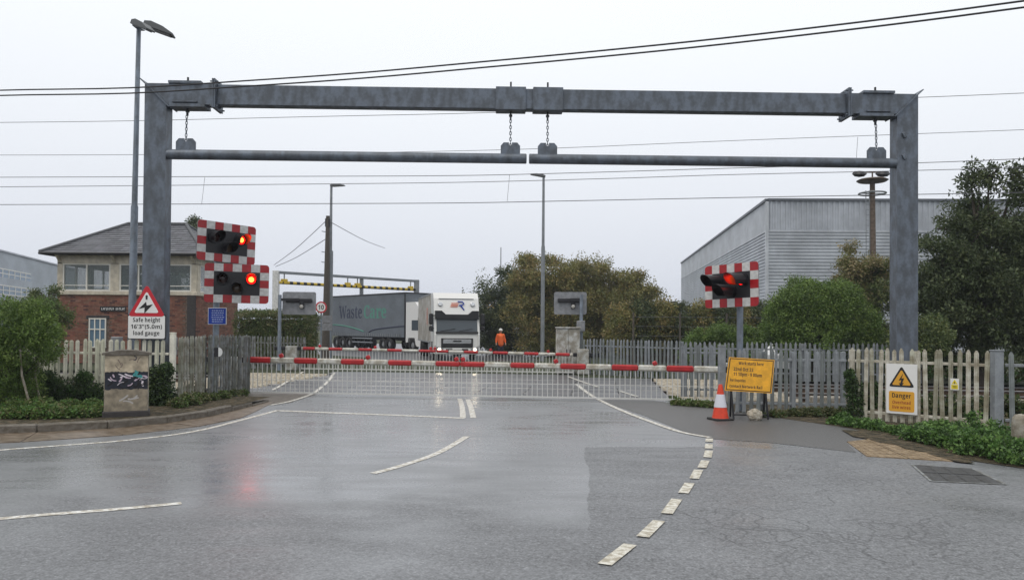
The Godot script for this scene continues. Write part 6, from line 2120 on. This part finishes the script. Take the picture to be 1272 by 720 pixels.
func spray(kind: int) -> ArrayMesh:          # a tuft of leaves about one unit across
	if sprays.has(kind):
		return sprays[kind]
	var r := RandomNumberGenerator.new()
	r.seed = 100 + kind
	var mb := MB.new()
	var n: int = [16, 12, 9][kind]
	var size: float = [0.30, 0.36, 0.5][kind]
	for i in n:
		var d := Vector3(r.randfn(), r.randfn() * 0.8 + 0.15, r.randfn()).normalized()
		var at := d * r.randf_range(0.1, 0.5)
		var up := (d + Vector3(r.randfn(), r.randfn(), r.randfn()) * 0.6).normalized()
		var side := up.cross(Vector3(r.randfn(), r.randfn(), r.randfn())).normalized()
		var nrm := up.cross(side)
		var l := size * r.randf_range(0.7, 1.25)
		var w: float = l * float([0.5, 0.42, 0.62][kind]) * 0.5
		var mid := at + up * l * 0.45
		mb.col = Color.WHITE * r.randf_range(0.8, 1.2)
		mb.col.a = 1.0
		mb.tri(at, mid + side * w - nrm * w * 0.3, at + up * l)
		mb.tri(at, at + up * l, mid - side * w - nrm * w * 0.3)
	sprays[kind] = mb.mesh()
	return sprays[kind]

# lobes: [centre, radii, how many, palette index]
func leaves(parent: Node3D, called: String, lobes: Array, palette: Array, size: float, sd: int, kind := 0, shell := 0.55, floor_y := 0.0, ragged := 0.28, extra: Array = []) -> MultiMeshInstance3D:
	var r := RandomNumberGenerator.new()
	r.seed = sd
	var nz := FastNoiseLite.new()
	nz.seed = sd
	nz.frequency = 0.55
	var places: Array[Transform3D] = []
	var tints: Array[Color] = []
	for lb in lobes:
		var c: Vector3 = lb[0]
		var rad: Vector3 = lb[1]
		# big lobes are made of many separate leaf clumps with gaps between them
		var clumps := []
		if rad.x > 0.36 and shell < 0.5:
			for k in clampi(int(lb[2] / 34.0), 9, 60):
				var e := Vector3(r.randfn(), r.randfn(), r.randfn()).normalized()
				var far := r.randf_range(0.35, 1.02) if r.randf() < 0.85 else r.randf_range(1.0, 1.22)
				clumps.append([c + e * rad * far * (1.0 + ragged * nz.get_noise_3dv((c + e * rad) * 2.2)), r.randf_range(0.10, 0.24) * (rad.x + rad.y) * 0.5])
		for i in int(lb[2]):
			if clumps:
				var cl: Array = clumps[r.randi() % clumps.size()]
				var p := (cl[0] as Vector3) + Vector3(r.randfn(), r.randfn() * 0.72, r.randfn()) * float(cl[1])
				if p.y < floor_y:
					continue
				var s := size * r.randf_range(0.6, 1.2)
				var bs := Basis.from_euler(Vector3(r.randfn(0, 0.5), r.randf() * TAU, r.randfn(0, 0.5)))
				places.append(Transform3D(bs.scaled(Vector3.ONE * s), p))
				var pal: Array = palette[lb[3] if lb.size() > 3 else 0]
				var col: Color = pal[r.randi() % pal.size()]
				var k := r.randf_range(0.85, 1.15)
				tints.append(Color(col.r * k, col.g * k, col.b * k))
				continue
			var d := Vector3(r.randfn(), r.randfn(), r.randfn()).normalized()
			var q := lerpf(shell, 1.0, sqrt(r.randf()))
			var bump := 1.0 + ragged * nz.get_noise_3dv((c + d * rad) * 2.2) + 0.5 * ragged * nz.get_noise_3dv((c + d * rad) * 6.0)
			if r.randf() < 0.06:
				bump *= r.randf_range(1.0, 1.16)
			var p := c + d * rad * q * bump
			if p.y < floor_y:
				continue
			var s := size * r.randf_range(0.65, 1.35)
			var bs := Basis.from_euler(Vector3(r.randfn(0, 0.5), r.randf() * TAU, r.randfn(0, 0.5)))
			places.append(Transform3D(bs.scaled(Vector3.ONE * s), p))
			var pal: Array = palette[lb[3] if lb.size() > 3 else 0]
			var col: Color = pal[r.randi() % pal.size()]
			var k := r.randf_range(0.85, 1.15)
			tints.append(Color(col.r * k, col.g * k, col.b * k))
	for x in extra:
		places.append(x[0])
		tints.append(x[1])
	var mm := MultiMesh.new()
	mm.transform_format = MultiMesh.TRANSFORM_3D
	mm.use_colors = true
	mm.mesh = spray(kind)
	mm.instance_count = places.size()
	for i in places.size():
		mm.set_instance_transform(i, places[i])
		mm.set_instance_color(i, tints[i])
	var o := MultiMeshInstance3D.new()
	o.name = called
	o.multimesh = mm
	o.material_override = M.leaf
	parent.add_child(o, true)
	stuff(o)
	return o

func limbs(parent: Node3D, ends: Array, r0: float, m: String, sd: int, base := Vector3.ZERO) -> void:
	var r := RandomNumberGenerator.new()
	r.seed = sd
	var mb := MB.new()
	var fork := Vector3(0, 0, 0)
	for e in ends:
		fork += e
	fork = base.lerp(fork / ends.size(), 0.35)
	mb.tube([base - Vector3(0, 0.1, 0), base.lerp(fork, 0.5) + Vector3(r.randfn(0, 0.05), 0, r.randfn(0, 0.05)), fork], [r0 * 1.2, r0 * 0.95, r0 * 0.8], 9)
	for e in ends:
		var mid: Vector3 = fork.lerp(e, 0.5) + Vector3(r.randfn(0, 0.12), 0.1, r.randfn(0, 0.12))
		mb.tube([fork, mid, e], [r0 * 0.62, r0 * 0.4, r0 * 0.12], 7)
	part(parent, "trunk", mb, M[m])

func C(r: float, g: float, b: float) -> Color:
	return Color(r, g, b)

func tree(called: String, label: String, category: String, base: Vector3, lobes: Array, palette: Array, size: float, sd: int, r0: float, bark := "bark", kind := 0, shell := 0.5, group := "", ragged := 0.28) -> Node3D:
	var t := thing(called, label, category, Vector3(base.x, 0, base.z), 0.0, group)
	var rel := []
	var ends := []
	for l in lobes:
		var c: Vector3 = l[0] - t.position
		rel.append([c, l[1], l[2], l[3] if l.size() > 3 else 0])
		ends.append(c + Vector3(0, (l[1] as Vector3).y * 0.3, 0))
	limbs(t, ends, r0, bark, sd)
	# thin twigs reaching out through the leaves
	var tw := RandomNumberGenerator.new()
	tw.seed = sd + 7
	var twigs := MB.new()
	for l in rel:
		var lr: Vector3 = l[1]
		for k in 7:
			var e := Vector3(tw.randfn(), absf(tw.randfn()) * 0.9, tw.randfn()).normalized()
			var a: Vector3 = l[0] + e * lr * 0.15
			var b: Vector3 = l[0] + e * lr * tw.randf_range(0.9, 1.18)
			twigs.tube([a, a.lerp(b, 0.5) + Vector3(tw.randfn(), tw.randfn(), tw.randfn()) * lr.x * 0.06, b], [r0 * 0.2, r0 * 0.12, r0 * 0.05], 5, false)
	stuff(part(t, "twigs", twigs, M[bark]))
	leaves(t, "crown", rel, palette, size, sd, kind, shell, 0.03, ragged)
	return t

func lobe(px: float, py: float, d: float, rx: float, ry: float, n: int, pal := 0, rz := 0.0) -> Array:
	# centre from a pixel at the tree's own distance, radii in metres
	return [P(px, py, d), Vector3(rx, ry, rz if rz > 0.0 else rx), n, pal]

func build_trees() -> void:
	var olive := [C(0.112, 0.125, 0.035), C(0.188, 0.188, 0.056), C(0.250, 0.231, 0.075), C(0.300, 0.225, 0.081)]
	var dark := [C(0.040, 0.063, 0.028), C(0.060, 0.087, 0.034), C(0.086, 0.115, 0.041), C(0.127, 0.149, 0.057)]
	var brown := [C(0.17, 0.168, 0.05), C(0.205, 0.188, 0.06), C(0.24, 0.20, 0.07), C(0.15, 0.168, 0.05)]
	var mid := [C(0.066, 0.102, 0.034), C(0.096, 0.138, 0.043), C(0.132, 0.174, 0.054), C(0.180, 0.204, 0.066)]
	var bright := [C(0.075, 0.13, 0.026), C(0.10, 0.175, 0.034), C(0.14, 0.225, 0.044), C(0.18, 0.26, 0.058)]
	# rounded trees in the middle
	var g := "rounded trees beyond the crossing"
	tree("rounded_tree", "dark green rounded tree behind the person in orange", "tree", P(634, 400, 53), [lobe(630, 385, 53, 1.9, 2.6, 1500, 0), lobe(650, 365, 53, 1.6, 1.7, 1100, 0), lobe(612, 402, 53, 1.3, 1.7, 700, 0), lobe(625, 425, 53, 1.6, 1.4, 600, 0)], [dark, mid], 0.52, 41, 0.16, "bark", 0, 0.4, g)
	tree("rounded_tree", "olive rounded tree behind the slim street lamp", "tree", P(682, 400, 50), [lobe(675, 350, 50, 1.9, 1.7, 1500, 0), lobe(690, 385, 50, 2.2, 2.2, 1800, 0), lobe(658, 385, 50, 1.5, 1.9, 1000, 0), lobe(690, 425, 50, 2.2, 1.5, 1100, 0)], [olive, mid], 0.50, 42, 0.18, "bark", 0, 0.4, g)
	tree("rounded_tree", "brownish autumn rounded tree between the street lamp and warehouse", "tree", P(735, 400, 50.5), [lobe(728, 352, 50.5, 2.0, 1.7, 1500, 0), lobe(745, 380, 50.5, 2.2, 2.1, 1700, 0), lobe(715, 388, 50.5, 1.6, 1.8, 1000, 1), lobe(740, 420, 50.5, 2.4, 1.6, 1200, 0)], [brown, olive, dark], 0.50, 43, 0.18, "bark", 0, 0.4, g)
	tree("rounded_tree", "loose olive-green tree at the end of the rounded group by the hedge", "tree", P(785, 400, 49), [lobe(780, 365, 49, 1.5, 1.5, 900, 0), lobe(790, 385, 49, 1.7, 1.7, 1200, 0), lobe(770, 400, 49, 1.6, 1.6, 900, 0), lobe(785, 422, 49, 2.0, 1.2, 900, 0)], [olive, mid], 0.48, 44, 0.14, "bark", 0, 0.35, g, 0.45)
	# hedges
	var h := thing("far_hedge", "long dull green hedge behind the wire fence", "hedge", P(850, 400, 37) * Vector3(1, 0, 1))
	var ls := []
	for k in 9:
		ls.append([P(775 + k * 24.0, 407.0 - (k % 3) * 2.0, 37) - h.position, Vector3(0.9, 1.25, 0.9), 560, k % 2])
	leaves(h, "foliage", ls, [olive, dark], 0.34, 51, 0, 0.5, 0.03, 0.3)
	part(h, "stems", MB.new().bar(Vector3(-2.8, 0.5, 0), Vector3(4.5, 0.5, 0), 0.1, 1.0), M.bark)
	var lh := thing("low_hedge", "low bright yellow-green hedge behind the turned light board", "hedge", P(910, 400, 30) * Vector3(1, 0, 1))
	ls = []
	for k in 6:
		ls.append([P(860 + k * 19.0, 419.0 - (k % 2) * 2.0, 30) - lh.position, Vector3(0.5, 0.5, 0.5), 240, 0])
		ls.append([P(860 + k * 19.0, 435.0, 30) - lh.position, Vector3(0.5, 0.6, 0.5), 160, 0])
	leaves(lh, "foliage", ls, [bright], 0.24, 52, 0, 0.4, 0.03)
	part(lh, "stems", MB.new().bar(Vector3(-1.3, 0.3, 0), Vector3(1.4, 0.3, 0), 0.08, 0.6), M.bark)
	# clipped hedge beside the signal box
	var ch := thing("clipped_hedge", "clipped square hedge speckled with pale blossom beside the signal box", "hedge", P(340, 400, 33) * Vector3(1, 0, 1))
	var ex := []
	var r := RandomNumberGenerator.new()
	r.seed = 9
	var hy := P(340, 389.5, 33).y
	for i in 2600:
		var face := r.randf()
		var p := Vector3(r.randf_range(X(297, 33), X(388, 33)) - ch.position.x, r.randf_range(0.1, hy), r.randf_range(-0.6, 0.6))
		if face < 0.6:
			p.z = 0.6 + r.randfn(0, 0.06)
		elif face < 0.85:
			p.y = hy + r.randfn(0, 0.05)
		else:
			p.x = X(388, 33) - ch.position.x + r.randfn(0, 0.06)
		var cc: Color = [dark[2], mid[1], mid[2], bright[0], C(0.24, 0.22, 0.11), C(0.16, 0.17, 0.06)][r.randi() % 6]
		ex.append([Transform3D(Basis.from_euler(Vector3(r.randf() * TAU, r.randf() * TAU, r.randf() * TAU)).scaled(Vector3.ONE * r.randf_range(0.16, 0.3)), p), cc])
	leaves(ch, "foliage", [], [mid], 0.2, 53, 0, 0.5, 0.0, 0.2, ex)
	part(ch, "stems", MB.new().box(Vector3((X(297, 33) + X(388, 33)) * 0.5 - ch.position.x, hy * 0.5 - 0.1, 0), Vector3(X(388, 33) - X(297, 33) - 0.3, hy - 0.3, 0.8)), M.bark)
	# right hand bushes
	tree("bright_bush", "big bright green rounded bush in front of the warehouse", "bush", P(1008, 400, 26), [lobe(1000, 381, 26, 1.0, 1.0, 1500), lobe(1035, 388, 26, 0.95, 1.05, 1200), lobe(978, 400, 26, 0.75, 0.9, 900), lobe(1010, 415, 26, 1.4, 1.0, 1300), lobe(1065, 408, 26, 0.8, 0.85, 800), lobe(1048, 372, 26.4, 0.6, 0.6, 500)], [bright, mid], 0.23, 61, 0.1, "bark", 0, 0.55)
	tree("flowering_bush", "tall bush with buff seed heads at the foot of the lighting mast", "bush", P(1078, 400, 30), [lobe(1078, 338, 30, 0.95, 0.95, 900, 0), lobe(1055, 350, 30, 0.75, 0.9, 600, 0), lobe(1092, 355, 30, 0.7, 1.0, 600, 1), lobe(1075, 385, 30, 1.1, 1.2, 900, 1), lobe(1080, 415, 30, 1.2, 0.9, 700, 1)], [[C(0.14, 0.155, 0.05), C(0.24, 0.20, 0.09), C(0.38, 0.31, 0.17), C(0.18, 0.17, 0.06)], mid], 0.34, 62, 0.1, "bark", 0, 0.45, "", 0.4)
	tree("dark_tree", "tall dark green spreading tree beside the gantry post", "tree", P(1222, 400, 23.5), [lobe(1214, 272, 23.5, 0.9, 1.0, 560), lobe(1250, 300, 23.5, 1.3, 1.4, 1000), lobe(1195, 325, 23.5, 1.1, 1.0, 800), lobe(1290, 260, 23.5, 1.2, 1.7, 800), lobe(1215, 350, 23.5, 1.5, 1.3, 1300), lobe(1170, 375, 23.5, 1.0, 1.0, 800), lobe(1265, 370, 23.5, 1.5, 1.4, 1200), lobe(1205, 410, 23.5, 1.6, 0.9, 1100), lobe(1280, 415, 23.5, 1.4, 1.0, 800), lobe(1206, 225, 23.5, 0.3, 0.6, 75), lobe(1230, 222, 23.5, 0.25, 0.5, 55), lobe(1181, 285, 23.5, 0.5, 0.3, 90), lobe(1262, 225, 23.5, 0.3, 0.6, 70), lobe(1170, 330, 23.5, 0.4, 0.25, 70), lobe(1150, 360, 23.5, 0.4, 0.3, 80)], [[C(0.045, 0.068, 0.026), C(0.058, 0.085, 0.031), C(0.075, 0.105, 0.038), C(0.10, 0.125, 0.048)]], 0.33, 63, 0.16, "bark", 1, 0.3, "", 0.7)
	tree("low_bush", "low green bush between the gantry post and the dark tree", "bush", P(1150, 400, 21), [lobe(1152, 418, 21, 0.6, 0.6, 420), lobe(1130, 428, 21, 0.5, 0.5, 300)], [mid], 0.24, 64, 0.05, "bark", 0, 0.5)
	# trees beyond the warehouse end and behind the signal box
	tree("distant_tree", "hazy grey-green distant tree beside the far gabled building", "tree", P(822, 400, 140), [lobe(812, 392, 140, 3.5, 2.6, 350), lobe(830, 395, 140, 3.2, 2.2, 300)], [mid], 1.1, 65, 0.25, "bark", 0, 0.4, "distant trees")
	tree("conifer", "tip of a dark conifer showing behind the signal box roof", "tree", P(241, 400, 60), [lobe(241, 277, 60, 0.4, 0.5, 60), lobe(241, 290, 60, 0.9, 1.0, 200), lobe(241, 315, 60, 1.6, 1.6, 380), lobe(241, 350, 60, 2.0, 2.4, 500)], [dark], 0.5, 66, 0.16)
	tree("shrub", "grey-green shrub against the brick corner of the signal box", "bush", P(58, 400, 27), [lobe(60, 372, 27, 0.6, 0.6, 300), lobe(44, 385, 27, 0.8, 0.7, 380), lobe(60, 395, 27, 0.6, 0.8, 300)], [mid], 0.26, 67, 0.06, "bark", 0, 0.4, "", 0.5)
	# leafy thicket at the left end of the cream fence
	tree("leafy_thicket", "leafy green thicket with pale stems at the end of the cream fence", "bush", P(20, 400, 14.2), [lobe(10, 402, 14.2, 0.55, 0.42, 620), lobe(45, 412, 14.2, 0.42, 0.36, 480), lobe(-15, 425, 14.2, 0.6, 0.5, 600), lobe(30, 438, 14.2, 0.5, 0.38, 520), lobe(0, 462, 14.2, 0.6, 0.45, 560), lobe(58, 428, 14.2, 0.3, 0.3, 240), lobe(40, 392, 14.4, 0.4, 0.3, 300), lobe(20, 480, 14.4, 0.45, 0.35, 380), lobe(-20, 395, 14.2, 0.5, 0.4, 400)], [bright, dark], 0.125, 68, 0.018, "bark", 1, 0.5, "", 0.4)
	var st := thing("pale_stems", "three bare pale leaning stems under the leafy thicket", "stems", G(30, 505, 0.1))
	for p in [[38, 505, 24, 425, 14.0], [50, 503, 45, 430, 14.4], [44, 504, 39, 440, 14.8]]:
		var a := P(p[0], p[1], p[4]) - st.position
		a.y = 0.0
		var b := P(p[2], p[3], p[4]) - st.position
		part(st, "stem", MB.new().tube([a, a.lerp(b, 0.5) + Vector3(-0.05, 0, 0.02), b], [0.022, 0.02, 0.013], 7), M.pale_bark)

func patch(called: String, label: String, category: String, pixels: Array, rad: float, h: float, per: int, palette: Array, size: float, sd: int, y0 := 0.0, kind := 2, is_stuff := true, group := "") -> void:
	# low growth along a line of ground pixels
	var first := G(pixels[0][0], pixels[0][1], y0)
	var t := thing(called, label, category, first, 0.0, group)
	var ls := []
	for p in pixels:
		var s: float = p[2] if p.size() > 2 else 1.0
		var c := G(p[0], p[1], y0) - first + Vector3(0, h * 0.35 * s, 0)
		ls.append([c, Vector3(rad, h * 0.65, rad) * s, int(per * s), 0])
	var f := leaves(t, "foliage", ls, palette, size, sd, kind, 0.15, 0.02, 0.3)
	if is_stuff:
		stuff(f)
		t.set_meta("kind", "stuff")

func build_weeds() -> void:
	var nettle := [C(0.044, 0.094, 0.022), C(0.069, 0.150, 0.033), C(0.106, 0.213, 0.045), C(0.150, 0.263, 0.062)]
	var ivy := [C(0.019, 0.038, 0.014), C(0.034, 0.066, 0.022), C(0.054, 0.096, 0.029), C(0.084, 0.132, 0.036)]
	var grass := [C(0.066, 0.110, 0.022), C(0.099, 0.165, 0.033), C(0.143, 0.209, 0.044), C(0.165, 0.165, 0.066)]
	var mixed := [C(0.07, 0.085, 0.03), C(0.10, 0.12, 0.04), C(0.15, 0.14, 0.06), C(0.06, 0.10, 0.025)]
	# right verge
	patch("nettles", "thick green nettles in front of the cream palisade and stout post", "weeds", [[1118, 540, 0.5], [1140, 548, 0.7], [1165, 552, 0.9], [1188, 556, 1.1], [1210, 562, 1.2], [1232, 566, 1.2], [1252, 572, 1.0], [1272, 577, 0.8], [1225, 550, 1.2], [1200, 546, 1.0], [1175, 542, 0.8], [1255, 555, 0.9], [1150, 537, 0.6], [1290, 575, 1.0]], 0.30, 0.30, 230, [nettle], 0.105, 71)
	patch("low_weeds", "low green weeds at the near corner of the cream palisade", "weeds", [[1038, 527, 0.6], [1055, 530, 0.8], [1072, 532, 0.8], [1090, 534, 0.8], [1105, 537, 0.5], [1048, 522, 0.7]], 0.2, 0.2, 200, [nettle], 0.085, 72)
	patch("low_weeds", "dull low weeds at the foot of the grey palisade behind the notice", "weeds", [[945, 518, 0.6], [965, 518, 0.7], [985, 517, 0.7], [1000, 517, 0.9], [1015, 517, 1.0], [1032, 517, 0.9], [1046, 516, 0.8]], 0.22, 0.17, 170, [mixed], 0.09, 73)
	patch("grass_tuft", "ragged grass at the barrier end of the footway", "grass", [[842, 503, 0.9], [858, 504, 1.0], [872, 505, 1.0], [884, 506, 0.9], [838, 497, 0.6]], 0.22, 0.13, 170, [grass], 0.08, 74)
	var iv := thing("ivy_clump", "ivy climbing the corner of the cream palisade", "ivy", P(1062, 505, 14.15) * Vector3(1, 0, 1))
	var ls := []
	for p in [[1058, 478, 0.12], [1062, 492, 0.17], [1068, 505, 0.2], [1078, 485, 0.14], [1088, 484, 0.13], [1060, 515, 0.22], [1080, 500, 0.14], [1056, 466, 0.08]]:
		ls.append([P(p[0], p[1], 14.2) - iv.position, Vector3(p[2], p[2] * 1.2, 0.1), 120, 0])
	leaves(iv, "foliage", ls, [ivy + [nettle[1]]], 0.085, 75, 2, 0.2, 0.02)
	part(iv, "stem", MB.new().tube([Vector3(0, -0.02, 0), Vector3(-0.03, 0.4, -0.02), Vector3(0.02, 0.9, -0.02)], [0.015, 0.012, 0.006], 6), M.bark)
	# left verge
	patch("verge_weeds", "bright low weeds along the kerb before the cream fence", "weeds", [[12, 519, 0.8], [28, 519, 1.0], [45, 519, 1.1], [62, 519, 1.0], [80, 519, 0.9], [97, 518, 0.9], [115, 517, 0.9], [128, 516, 0.7], [20, 510, 1.0], [50, 510, 1.2], [85, 510, 1.0], [115, 509, 0.9], [-10, 518, 0.8]], 0.24, 0.20, 210, [grass + [nettle[1], nettle[2]]], 0.09, 76, 0.1)
	var br := thing("bramble", "dense green bramble against the cream fence", "bramble", P(90, 500, 15.2) * Vector3(1, 0, 1))
	ls = []
	for p in [[62, 484, 0.24], [80, 488, 0.26], [100, 482, 0.26], [116, 488, 0.22], [70, 500, 0.26], [95, 500, 0.28], [118, 500, 0.22], [104, 470, 0.12], [58, 470, 0.12]]:
		ls.append([P(p[0], p[1], 15.15) - br.position, Vector3(p[2], p[2], 0.2), 170, 0])
	leaves(br, "foliage", ls, [ivy + [nettle[0], nettle[1]]], 0.12, 77, 1, 0.2, 0.08)
	part(br, "stem", MB.new().tube([Vector3(0, 0.05, 0), Vector3(0.1, 0.4, 0.05), Vector3(0.3, 0.6, 0.02)], [0.015, 0.012, 0.006], 6), M.bark)
	var il := thing("ivy_clump", "dark ivy filling the gap between graffitied cabinet and cream post", "ivy", P(195, 510, 14.9) * Vector3(1, 0, 1))
	ls = []
	for p in [[192, 468, 0.2], [202, 478, 0.22], [190, 488, 0.24], [205, 496, 0.22], [192, 505, 0.26], [206, 460, 0.12], [208, 508, 0.18]]:
		ls.append([P(p[0], p[1], 14.9) - il.position, Vector3(p[2], p[2] * 1.1, 0.18), 170, 0])
	leaves(il, "foliage", ls, [ivy], 0.10, 78, 2, 0.2, 0.08)
	part(il, "stem", MB.new().tube([Vector3(0, 0.05, 0), Vector3(0.05, 0.4, 0.0), Vector3(0.05, 0.8, 0.0)], [0.015, 0.012, 0.006], 6), M.bark)
	patch("verge_weeds", "straggling weeds along the kerb before the grey palisade", "weeds", [[222, 506, 0.9], [235, 503, 1.1], [248, 500, 1.0], [262, 497, 0.8], [276, 495, 0.8], [290, 492, 0.7], [302, 490, 0.5], [228, 495, 1.2], [240, 492, 1.3]], 0.2, 0.2, 130, [mixed + [grass[1]]], 0.09, 79, 0.1)
	patch("verge_weeds", "dry low growth beneath the leafy thicket", "weeds", [[-30, 500, 1.6], [0, 500, 1.6], [-20, 486, 1.7], [15, 494, 1.6], [40, 496, 1.4], [58, 498, 1.1], [22, 488, 1.7], [48, 489, 1.5]], 0.3, 0.42, 240, [mixed], 0.13, 80, 0.1)
	patch("grass_tuft", "rough grass at the foot of the far palisade", "grass", [[730, 462, 1.0], [750, 463, 1.0], [770, 464, 1.2], [790, 466, 1.0], [810, 467, 1.0], [830, 468, 1.0], [710, 461, 0.8]], 0.4, 0.35, 160, [grass], 0.17, 81)
	patch("scrub", "dark scrub on the bank beyond the far palisade", "scrub", [[310, 452, 1.0], [330, 452, 1.0], [350, 452, 1.0], [366, 451, 0.9], [290, 453, 1.0]], 0.6, 0.9, 220, [ivy + mixed], 0.26, 82)
	# weeds behind the right hand fences
	patch("scrub", "brown and green scrub behind the cream palisade", "scrub", [[1100, 508, 0.8], [1130, 512, 0.8], [1160, 514, 0.9], [1190, 516, 0.9], [1220, 520, 1.0], [1255, 524, 1.2], [1290, 526, 1.2]], 0.35, 0.45, 170, [mixed + ivy], 0.13, 83)
	patch("scrub", "green scrub on the far side of the tracks below the dark tree", "scrub", [[1010, 466, 1.0], [1040, 467, 1.1], [1070, 468, 1.1], [1100, 469, 1.2], [1140, 470, 1.3], [1180, 471, 1.3], [1220, 472, 1.3], [1260, 473, 1.3], [975, 466, 0.9], [940, 465, 0.8]], 0.8, 0.9, 260, [mixed + nettle], 0.24, 84)
